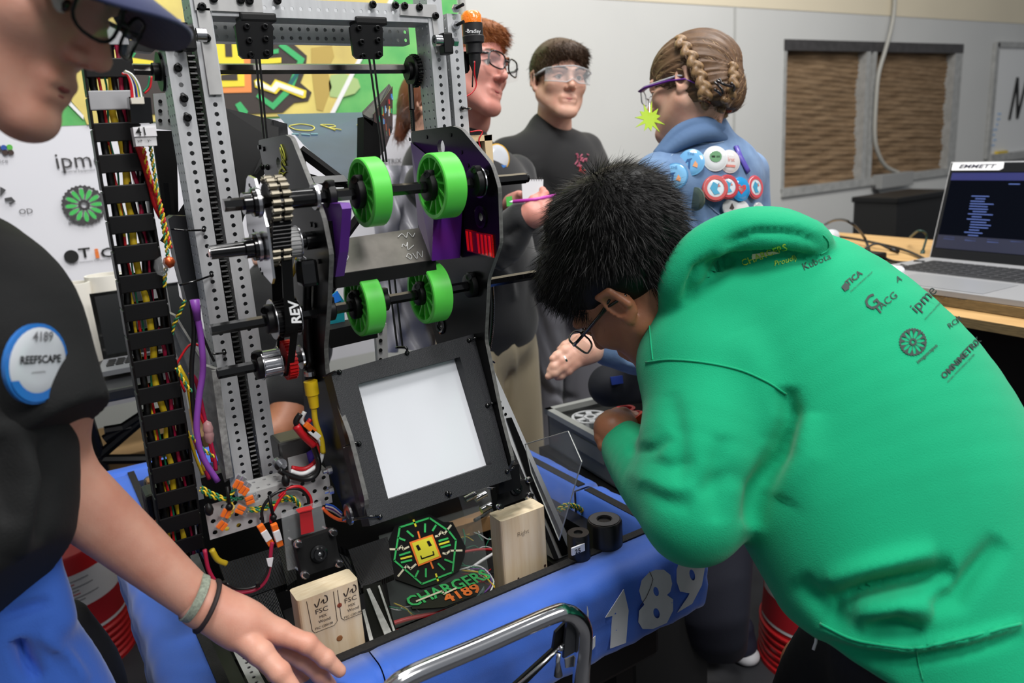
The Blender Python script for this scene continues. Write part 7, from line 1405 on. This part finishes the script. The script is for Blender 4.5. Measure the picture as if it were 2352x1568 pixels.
# her left hand, ring, bracelet
w7 = J(1385, 790, 1.59); hand(P7_, SK2, [(w7, J(1345, 800, 1.58), .028, .03), (J(1350, 795, 1.58), J(1318, 812, 1.57), .026, .017), (J(1350, 805, 1.575), J(1318, 830, 1.565), .026, .016)],
     [[(J(1322, 798, 1.565), .0125), (J(1298, 806, 1.56), .0115), (J(1280, 818, 1.555), .010), (J(1270, 824, 1.55), .008)], [(J(1316, 812, 1.56), .0125), (J(1292, 828, 1.555), .0115), (J(1272, 842, 1.55), .010), (J(1264, 850, 1.55), .008)], [(J(1318, 824, 1.56), .012), (J(1294, 842, 1.555), .011), (J(1272, 856, 1.55), .0095), (J(1260, 864, 1.55), .0078)], [(J(1324, 834, 1.56), .011), (J(1304, 850, 1.56), .010), (J(1288, 862, 1.56), .0085), (J(1280, 866, 1.56), .007)], [(J(1350, 775, 1.60), .015), (J(1322, 782, 1.60), .0125), (J(1300, 795, 1.60), .011), (J(1288, 803, 1.60), .009)]], h=.0026)
d = unit(J(1272, 842, 1.55) - J(1316, 812, 1.56)); MB().lathe(J(1296, 826, 1.556), d, ((-.002, .0118), (-.002, .0130), (.002, .0130), (.002, .0118)), 20).build('silver_ring', STEEL, P7_, 'auto'); d = unit(J(1345, 800, 1.58) - w7); MB().lathe(J(1376, 782, 1.588), d, ((-.003, .031), (0, .034), (.003, .031)), 24).build('bracelet', BLK, P7_, True)
JN = mat('navy jeans', (13, 16, 32), .8, bump=.2, bscale=400); s = SDF(.03); s.ell(G7(0, 0, z7 - .56), V3(.17, .125, .12), X7); bz = z7 - .62
for q in (-1, 1): s.chain([(G7(q * .085, 0, bz), .095), (A(1670 - (10 if q > 0 else 52), 1400, Z=.35) * [1, 1, 1], .062), (A(1672 if q > 0 else 1620, 1478, Z=.13), .05)])
s.mesh('jeans', JN, P7_, h=.009)
sp = A(1680, 1500, Z=.0); fd = unit(b7 + V3(.0, 0, 0)); sr = np.cross(fd, V3(0, 0, 1)); s = SDF(.02); s.chain([(sp + V3(0, 0, .045) - fd * .03, .04), (sp + V3(0, 0, .04) + fd * .1, .035)]); s.cone(sp + V3(0, 0, .05) - fd * .03, sp + V3(0, 0, .1) - fd * .03, .04, .036); s.mesh('shoe', mat('navy shoe', (30, 32, 50), .7), P7_, h=.005)
s = SDF(.01); s.chain([(sp + V3(0, 0, .02) - fd * .05, .036), (sp + V3(0, 0, .02) + fd * .12, .032)], flat=(V3(0, 0, 1), 1.5)); s.mesh('shoe_sole', mat('white foam sole', (200, 200, 204), .6), P7_, h=.004); MB().box(sp + V3(0, 0, .075) - fd * .055 + sr * 0, (.02, .012, .014), bev=.003).build('shoe_tab', mat('coral tab', (200, 90, 70), .6), P7_)
sp2 = A(1630, 1495, Z=.0); s = SDF(.02); s.chain([(sp2 + V3(0, 0, .045) - fd * .03, .04), (sp2 + V3(0, 0, .04) + fd * .1, .035)]); s.cone(sp2 + V3(0, 0, .05) - fd * .03, sp2 + V3(0, 0, .1) - fd * .03, .04, .036); s.mesh('shoe', mat('navy shoe', (30, 32, 50), .7), P7_, h=.005)
# ================================================================ workbench, laptop and clutter on the right
PLY = mat('plywood face', (206, 168, 112), .55, col2=(186, 146, 92), nscale=5, stretch=(6, 1, 1)); PLE = mat('plywood edge', (138, 116, 78), .8, col2=(96, 82, 54), nscale=30, stretch=(1, 1, 14))
Z1 = 1.0; e0 = A(2121, 674, Z=Z1); e1 = A(2352, 708, Z=Z1); ed = unit((e1 - e0) * [1, 1, 0]); en = V3(-ed[1], ed[0], 0); en = en if en[0] > 0 else -en
bt = thing('workbench', 'plywood workbench of two stacked boards carrying the open laptop, right edge', 'workbench', (2.4, .6, 0))
def slab(p, zt, th, l0, l1, wdt, nm):
    a, b = p - ed * l0, p + ed * l1; V = [a, b, b + en * wdt, a + en * wdt]; V = [q * [1, 1, 0] + V3(0, 0, zt) for q in V]
    o = MB(); o.v = []; T = [tuple(q) for q in V]; Bm = [tuple(q - V3(0, 0, th)) for q in V]; m_ = rawmesh(nm, T + Bm, [(0, 1, 2, 3), (7, 6, 5, 4), (0, 4, 5, 1), (1, 5, 6, 2), (2, 6, 7, 3), (3, 7, 4, 0)], [PLY, PLE], bt); m_.data.polygons.foreach_set('material_index', [0, 0, 1, 1, 1, 1]); return V
slab(e0, Z1, .024, 1.5, 1.2, .9, 'board'); l0_ = A(2202, 727, Z=Z1 - .026); slab(l0_, Z1 - .026, .024, 1.7, 1.1, 1.0, 'board')
q = l0_ * [1, 1, 0]; a, b = q - ed * 1.5 + en * .12, q + ed * 1.0 + en * .12; MB().prism([a, b, b + en * .8, a + en * .8], (0, 0, .94)).build('black_skirt', mat('black drape', (10, 10, 11), .9), bt)
m = MB(); pr_ = [A(x, y, Z=Z1 + .0008) for x, y in ((2158, 681), (2164, 686), (2172, 680), (2180, 684), (2200, 682), (2206, 688), (2232, 686), (2236, 690))]; m.tube(spline(pr_[:4], 3), .0006, 4); m.tube(spline(pr_[4:], 3), .0006, 4); m.build('pen_scribble', INK, bt, kind='stuff')
lt = thing('laptop_computer', 'large silver laptop with white name label open on the plywood workbench', 'laptop', (2.0, .8, Z1))
SIL = mat('laptop silver', (192, 193, 196), .35, .5); ZL = Z1 + .016
pb = A(2135, 590, Z=ZL); f0 = A(2106, 659, Z=ZL); f1 = A(2352, 692, Z=ZL); lu = unit(f1 - f0); ln_ = V3(-lu[1], lu[0], 0); ln_ = ln_ if ln_ @ (f0 - pb) > 0 else -ln_; dep = (f0 - pb) @ ln_; wid = dep * 1.52
c0, c1, c2, c3 = pb, pb + lu * wid, pb + lu * wid + ln_ * dep, pb + ln_ * dep
MB().prism([c0, c1, c2, c3], (0, 0, -.014)).build('laptop_base', SIL, lt)
def lb(u, v, k=.0006): return pb + lu * wid * u + ln_ * dep * v + V3(0, 0, k)
MB().prism([lb(.07, .13), lb(.93, .13), lb(.93, .56), lb(.07, .56)], (0, 0, .0004)).build('key_well', mat('key well', (120, 121, 124), .4, .4), lt); m = MB()
for r in range(6):
    cu = .075; k = 0
    while cu < .92:
        kw = .048 if not (r == 5 and .3 < cu < .36) else .27; 
        if cu + kw > .93: kw = .925 - cu
        if kw < .02: break
        c = lb(cu + kw / 2, .165 + r * .07, .0015); m.box(c, (wid * (kw - .008), dep * .058, .0016), ax=[lu, ln_, V3(0, 0, 1)]); cu += kw
m.build('keyboard_keys', mat('dark keys', (34, 35, 38), .5), lt, kind='stuff')
MB().prism([lb(.22, .62), lb(.62, .62), lb(.62, .96), lb(.22, .96)], (0, 0, .0004)).build('trackpad', mat('trackpad grey', (176, 178, 182), .3, .4), lt)
rd = unit(A(2185, 372, D=1) - CAM); oc = CAM - pb; H_ = dep * 1.0; bq = rd @ oc; cq = oc @ oc - H_ ** 2; ds = bq * bq - cq; tt_ = -bq + math.sqrt(max(ds, 0)); Tp = CAM + rd * tt_; sv = Tp - pb; sv = sv - lu * (sv @ lu) * .0
sn = unit(np.cross(lu, sv)); sn = sn if sn @ (CAM - pb) > 0 else -sn
MB().prism([pb, pb + lu * wid, pb + lu * wid + sv, pb + sv], -sn * .006).build('laptop_lid', SIL, lt)
def ls(u, v, k=.001): return pb + lu * wid * u + sv * v + sn * k
MB().prism([ls(.004, .0), ls(.996, .0), ls(.996, .985), ls(.004, .985)], sn * .0006).build('screen_bezel', BLKG, lt)
scm = mat('lit dark screen', (4, 5, 8), .6, spec=.0, emit=(14, 17, 28), estr=.4); MB().prism([ls(.02, .09, .0019), ls(.98, .09, .0019), ls(.98, .88, .0019), ls(.02, .88, .0019)], sn * .0003).build('display_panel', scm, lt)
EMN = mat('screen navy', (20, 24, 70), .3, emit=(22, 28, 84), estr=.6); EML = mat('screen text blue', (70, 90, 150), .3, emit=(70, 86, 140), estr=.5); EMW = mat('screen text white', (170, 176, 200), .3, emit=(150, 156, 190), estr=.5)
def sbar(u0, u1, v0, v1, m_, nm='screen_text'): MB().prism([ls(u0, v0, .0028), ls(u1, v0, .0028), ls(u1, v1, .0028), ls(u0, v1, .0028)], sn * .0002).build(nm, m_, lt)
sbar(.02, .98, .79, .87, EMN, 'screen_bar'); sbar(.02, .08, .835, .855, EML); sbar(.43, .98, .655, .69, mat('screen violet', (44, 30, 150), .3, emit=(40, 26, 150), estr=.7), 'screen_bar'); sbar(.02, .98, .09, .22, mat('screen panel', (16, 20, 40), .3, emit=(18, 22, 44), estr=.5), 'screen_bar')
random.seed(8)
for k in range(16): v = .62 - k * .026; sbar(.14 + random.choice((0, .02)), .2 + random.uniform(0, .06), v, v + .007, EML)
for k in range(5): sbar(.43, .5 + random.uniform(.02, .3), .30 - k * .018 + (.1 if k < 2 else 0), .305 - k * .018 + (.1 if k < 2 else 0), EMW if k < 3 else EML)
for k in range(7): sbar(.05 + .1 * (k % 4), .1 + .1 * (k % 4), .2 - .02 * (k // 4), .205 - .02 * (k // 4), EML)
sbar(.3, .35, .75, .757, EML); sbar(.40, .46, .73, .737, EML)
for k in range(5): sbar(.47 + .04 * k, .485 + .04 * k, .105, .125, EML, 'taskbar_icon')
MB().prism([ls(.012, .9, .002), ls(.245, .9, .002), ls(.262, .92, .002), ls(.262, .985, .002), ls(.012, .985, .002)], sn * .0004).build('name_label', WHITE, lt); text('printed_name', 'EMMETT', ls(.045, .922, .0036), lu, sv, np.linalg.norm(sv) * .055, mat('label ink', (40, 40, 60), .5), lt, bold=.015, sx=1.3)
m = MB(); pz_ = [ls(.575, .055, .002), ls(.59, .035, .002), ls(.583, .035, .002), ls(.597, .012, .002)]; m.tube(pz_, .0009, 4); m.build('lid_mark', WHITE, lt)
# black box at the far end of the bench
bxp = A(2060, 590, Z=Z1); X0 = bxp[0]; yb = 2.75; t = thing('black_cabinet', 'plain black cabinet standing behind the bench, left of the laptop screen', 'cabinet', (A(2062, 456, Y=yb)[0], yb, 0))
q0, q1 = A(2062, 456, Y=yb), A(2170, 456, Y=yb); MB().bb(q0[0], q1[0] + .1, yb, yb + .3, 0, q0[2], bev=.01).build('cabinet_body', mat('case black', (13, 13, 14), .6), t); MB().bb(q0[0] - .01, q1[0] + .11, yb - .01, yb + .31, q0[2] - .03, q0[2] + .005, bev=.006).build('cabinet_top', BLK, t)
# cables, power brick, crumpled white bags
def bz(*pts): return [A(x, y, Z=Z1 + h) for x, y, h in pts]
pbk = thing('power_brick', 'black power brick lying among cables on the bench', 'charger', bz((2000, 580, 0))[0]); MB().box(bz((1985, 588, .018))[0], (.13, .06, .032), ax=[ed, en, V3(0, 0, 1)], bev=.006).build('brick_body', BLK, pbk)
for i, (pts, r, c, lbl) in enumerate(((((1895, 515, .0), (1920, 505, .12), (1955, 512, .15), (1985, 545, .05), (2000, 585, .01)), .006, BLKW, 'black cable arching up beside the white bag on the bench'), (((1900, 540, .02), (1960, 548, .02), (2020, 560, .02), (2080, 575, .01), (2135, 600, .006)), .006, BLKW, 'long black cable running across the bench to the laptop'), (((1920, 560, .01), (1990, 575, .02), (2050, 600, .01), (2100, 604, .01)), .007, BLKW, 'thick black cable lying in front of the power brick'), (((1930, 548, .02), (1940, 575, .01), (1960, 585, .01), (2010, 560, .04), (2045, 572, .02)), .005, BLKW, 'tangled thin black cable over the power brick'), (((2090, 545, .03), (2110, 530, .08), (2128, 540, .06), (2120, 575, .01)), .005, mat('dark green cable', (40, 70, 60), .4), 'dark green cable loop left of the laptop screen'), (((1960, 600, .008), (2000, 596, .02), (2040, 604, .01), (2070, 612, .01)), .006, BLKW, 'short black cable nearest the white bags'))):
    t = thing('cable', lbl, 'cable', bz(pts[0])[0], 'cables on the workbench'); MB().tube(spline(bz(*pts), 8), r * .8, 8).build('cable_cord', c, t, True); MB().tube([bz(pts[-1])[0], bz(pts[-1])[0] + unit(bz(pts[-1])[0] - bz(pts[-2])[0]) * .03], r * 1.5, 8).build('cable_plug', c, t, True)
for x, y, r, lbl in ((1905, 560, .055, 'crumpled white plastic bag beside the green hood on the bench'), (2020, 618, .04, 'flattened white plastic bag between the power brick and laptop'), (1960, 610, .04, 'low white plastic bag under the black cables')):
    c = A(x, y, Z=Z1 + r * .7); t = thing('plastic_bag', lbl, 'bag', c * [1, 1, 0] + V3(0, 0, Z1), 'white bags on the workbench'); s = SDF(.01); random.seed(x)
    for k in range(9): s.ell(c + V3(random.uniform(-r, r), random.uniform(-r, r), random.uniform(-r * .4, r * .5 if x < 1950 else 0)), V3(random.uniform(.4, .7) * r, random.uniform(.3, .6) * r, random.uniform(.25, .6) * r * .8))
    s.mesh('bag_film', mat('white bag', (225, 226, 230), .4, sss=.1), t, h=.005)
lst = thing('side_table', 'small black table under the far laptop behind the denim jacket', 'table', A(1730, 480, D=2.45) * [1, 1, 0]); ltz = A(1720, 486, D=2.42)[2] - .02; c_ = A(1720, 480, D=2.45); MB().box((c_[0], c_[1], ltz - .01), (.2, .14, .02)).build('tabletop', BLK, lst); [MB().bb(c_[0] + sx_ * .08 - .01, c_[0] + sx_ * .08 + .01, c_[1] + sy_ * .05 - .01, c_[1] + sy_ * .05 + .01, 0, ltz - .02).build('leg', BLK, lst) for sx_ in (-1, 1) for sy_ in (-1, 1)]
lp2 = thing('laptop_computer', 'dark laptop screen seen just right of the denim jacket', 'laptop', A(1750, 480, D=2.5)); LQ = [J(1722, 386, 2.5), J(1768, 388, 2.5), J(1741, 470, 2.45), J(1700, 470, 2.45)]; MB().prism(LQ, FW * .008).build('laptop_screen', mat('navy screen', (16, 20, 34), .25), lp2); MB().prism([J(1752, 400, 2.495), J(1762, 400, 2.495), J(1744, 452, 2.45), J(1736, 452, 2.45)], FW * -.001).build('screen_window', mat('pale screen blue', (110, 156, 176), .3, emit=(90, 130, 150), estr=.3), lp2)
MB().prism([J(1700, 470, 2.45), J(1745, 470, 2.45), J(1752, 486, 2.40), J(1690, 486, 2.4)], V3(0, 0, -.01)).build('laptop_base', BLK, lp2)
# ---------------------------------------------------------------- parts tray with reels behind the robot
TZ = .80; tA = V3(1.05, 1.52, 0); tu = unit(V3(.32, -.035, 0)); tv = V3(tu[1], -tu[0], 0); TW, TL, TH = .42, .36, .10
tr = thing('parts_tray', 'open grey plastic parts tray of reels behind the robot bumper', 'tray', tA + tu * .2 + tv * .18 + V3(0, 0, TZ - TH)); TG = mat('grey tray plastic', (104, 106, 104), .55); TRIM = mat('pale tray rim', (150, 152, 148), .55)
def tp(a, b, z): return tA + tu * a + tv * b + V3(0, 0, z)
for (a0, a1, b0, b1) in ((0, TW, 0, .006), (0, TW, TL - .006, TL), (0, .006, 0, TL), (TW - .006, TW, 0, TL)): MB().prism([tp(a0, b0, TZ - TH), tp(a1, b0, TZ - TH), tp(a1, b1, TZ - TH), tp(a0, b1, TZ - TH)], (0, 0, TH)).build('tray_wall', TG, tr); MB().prism([tp(a0 - .006, b0 - .006, TZ - .012), tp(a1 + .006, b0 - .006, TZ - .012), tp(a1 + .006, b1 + .006, TZ - .012), tp(a0 - .006, b1 + .006, TZ - .012)], (0, 0, .014)).build('tray_rim', TRIM, tr)
MB().prism([tp(0, 0, TZ - TH), tp(TW, 0, TZ - TH), tp(TW, TL, TZ - TH), tp(0, TL, TZ - TH)], (0, 0, .005)).build('tray_floor', TG, tr); MB().prism([tp(-.0015, .12, TZ - .06), tp(-.0015, .26, TZ - .06), tp(-.0015, .26, TZ - .025), tp(-.0015, .12, TZ - .025)], -tu * .001).build('tray_label', mat('tray label', (128, 128, 122), .6), tr)
def reel(x, y, z, r, c, lbl, nm='wire_reel', hub=.4, cat='reel'):
    p = A(x, y, Z=z); t = thing(nm, lbl, cat, p - V3(0, 0, .03)); m = MB(); n = 6
    m.lathe(p, (0, 0, 1), ((-.002, r), (0, r), (0, r * .86), (-.002, r * .86), (-.002, r)), 36); m.lathe(p, (0, 0, 1), ((-.03, r * hub), (0, r * hub), (0, r * .2), (-.004, r * .2)), 28)
    for k in range(n): tt = 2 * math.pi * k / n; d = V3(math.cos(tt), math.sin(tt), 0); m.box(p + d * r * .62 - V3(0, 0, .001), (r * .56, r * .3, .002), ax=[d, V3(-d[1], d[0], 0), V3(0, 0, 1)])
    m.build('reel_flange', c, t); MB().lathe(p, (0, 0, 1), ((-.03, r), (-.028, r), (-.028, r * .4), (-.03, r * .4)), 30).build('reel_flange', c, t); return t
reel(1356, 956, .778, .048, mat('white reel', (190, 192, 194), .5), 'white spoked reel lying in the grey tray'); reel(1405, 956, .77, .03, mat('grey reel', (150, 152, 156), .5), 'small grey reel next to the white one in the tray')
for x, y, z, r, lbl in ((1437, 936, .80, .024, 'upright roll of red tape in the tray'), (1462, 948, .78, .02, 'second smaller red tape roll against the green sleeve')):
    p = A(x, y, Z=z); t = thing('tape_roll', lbl, 'tape', p - V3(0, 0, .02), 'red tape rolls'); MB().lathe(p, (0, 0, 1), ((-.02, r), (0, r), (0, r * .65), (-.02, r * .65), (-.02, r)), 28).build('tape_band', mat('red tape', (176, 26, 34), .5), t, 'auto')
t = thing('red_part', 'bright orange red plastic part held in the hand over the tray', 'part', J(1466, 966, 1.19)); MB().prism([J(x, y, 1.19) for x, y in ((1452, 966), (1478, 946), (1486, 950), (1488, 978), (1470, 990))], FW * .02).build('part_body', mat('orange red plastic', (238, 60, 28), .35), t)
st = thing('tool_cart', 'black cart under the grey parts tray', 'cart', tp(.2, .18, 0)); MB().prism([tp(-.02, -.02, .64), tp(TW + .02, -.02, .64), tp(TW + .02, TL + .04, .64), tp(-.02, TL + .04, .64)], (0, 0, .055)).build('cart_top', BLK, st)
MB().prism([tp(0, .1, .05), tp(TW * .5, .1, .05), tp(TW * .5, TL, .05), tp(0, TL, .05)], (0, 0, .58)).build('cart_body', mat('cart body black', (12, 12, 13), .7), st)
tb_ = thing('tool_bag', 'dark tool bag with a blue patch behind the grey tray', 'bag', tp(.3, -.16, .68)); s = SDF(.02); s.cone(J(1400, 885, 1.78), J(1500, 868, 1.80), .05, .055); s.mesh('bag_body', mat('dark bag cloth', (22, 24, 32), .8), tb_, h=.006)
MB().prism([J(1402, 866, 1.72), J(1430, 862, 1.72), J(1432, 880, 1.72), J(1406, 884, 1.72)], FW * .01).build('blue_trim', mat('blue trim', (24, 54, 140), .6), tb_)
bn_ = thing('storage_bin', 'black storage bin on the floor between the khaki and grey trousers', 'bin', A(1215, 900, D=3.0) * [1, 1, 0]); qa = A(1186, 856, D=3.0); MB().bb(qa[0], qa[0] + .5, qa[1] - .1, qa[1] + .3, 0, qa[2], bev=.02).build('bin_body', mat('bin black', (24, 24, 26), .6), bn_)
# ---------------------------------------------------------------- red buckets
def bucket(x, y, Zt, r, lbl, h=.40):
    p = A(x, y, Z=Zt); c = V3(p[0], p[1], 0); t = thing('red_bucket', lbl, 'bucket', c, 'upturned red buckets'); h = Zt; pf = [(0, r * 1.06), (.012, r * 1.06)]
    for k in range(5): z = .02 + k * .022; pf += [(z, r), (z + .005, r * 1.04), (z + .011, r * 1.04), (z + .015, r)]
    MB().lathe(c, (0, 0, 1), pf + [(h - .01, r * .9), (h, r * .87), (h, 0)], 48).build('bucket_wall', mat('red bucket plastic', (172, 18, 24), .4), t, 'auto'); a_ = math.atan2(-c[1], -c[0]); zz = lambda f: .135 + (h - .055 - .135) * f; rr_ = lambda z: r * (1 - .1 * (z - .123) / (h - .133)) * 1.012
    def band(f0, f1, m_, k, nm): V = [c + V3(math.cos(a_ + (i / 22 - .5) * 2.6), math.sin(a_ + (i / 22 - .5) * 2.6), 0) * rr_(zz(f)) * k + V3(0, 0, zz(f)) for i in range(23) for f in (f0, f1)]; rawmesh(nm, V, [(2 * i, 2 * i + 2, 2 * i + 3, 2 * i + 1) for i in range(22)], m_, t, True)
    band(0, 1, mat('bucket label', (206, 204, 206), .5), 1.0, 'paper_label'); band(.05, .45, mat('label red', (160, 24, 34), .5), 1.004, 'red_band')
    for k in range(8):
        f = .52 + k * .055; a0 = a_ - .5 + .2 * (k % 3); MB().tube([c + V3(math.cos(a0 + j * .07), math.sin(a0 + j * .07), 0) * rr_(zz(f)) * 1.003 + V3(0, 0, zz(f)) for j in range(9 + k % 4)], .0016, 4).build('label_print', mat('label red', (160, 24, 34), .5) if k % 3 == 0 else GREY, t)
    return t
bucket(118, 1246, .38, .165, 'upturned red bucket with white label left of the blue bumper'); bucket(1885, 1225, .38, .15, 'upturned red bucket on the floor mostly hidden by the green hoodie')
# ---------------------------------------------------------------- crumpled grey sheet seen through the robot
V = []; nu, nv = 26, 60; Yg = 2.0; ca, cb, cc_, cd_ = A(866, 380, Y=Yg), A(952, 380, Y=Yg), A(1010, 800, Y=Yg), A(872, 810, Y=Yg)
for j in range(nv + 1):
    for i in range(nu + 1): u_, v_ = i / nu, j / nv; p = (ca * (1 - u_) + cb * u_) * (1 - v_) + (cd_ * (1 - u_) + cc_ * u_) * v_; p = p + V3(0, .02 * math.sin(u_ * 11 + v_ * 3) + .012 * math.sin(u_ * 23 - v_ * 14) + .008 * math.sin(v_ * 30 + u_ * 9), 0); V.append(p)
gs = thing('plastic_sheet', 'crumpled grey plastic sheet hanging behind the green wheels', 'sheet', cd_); rawmesh('sheet_film', V, [(j * (nu + 1) + i, j * (nu + 1) + i + 1, (j + 1) * (nu + 1) + i + 1, (j + 1) * (nu + 1) + i) for j in range(nv) for i in range(nu)], mat('grey plastic film', (150, 150, 158), .35, sheen=.1), gs, True)
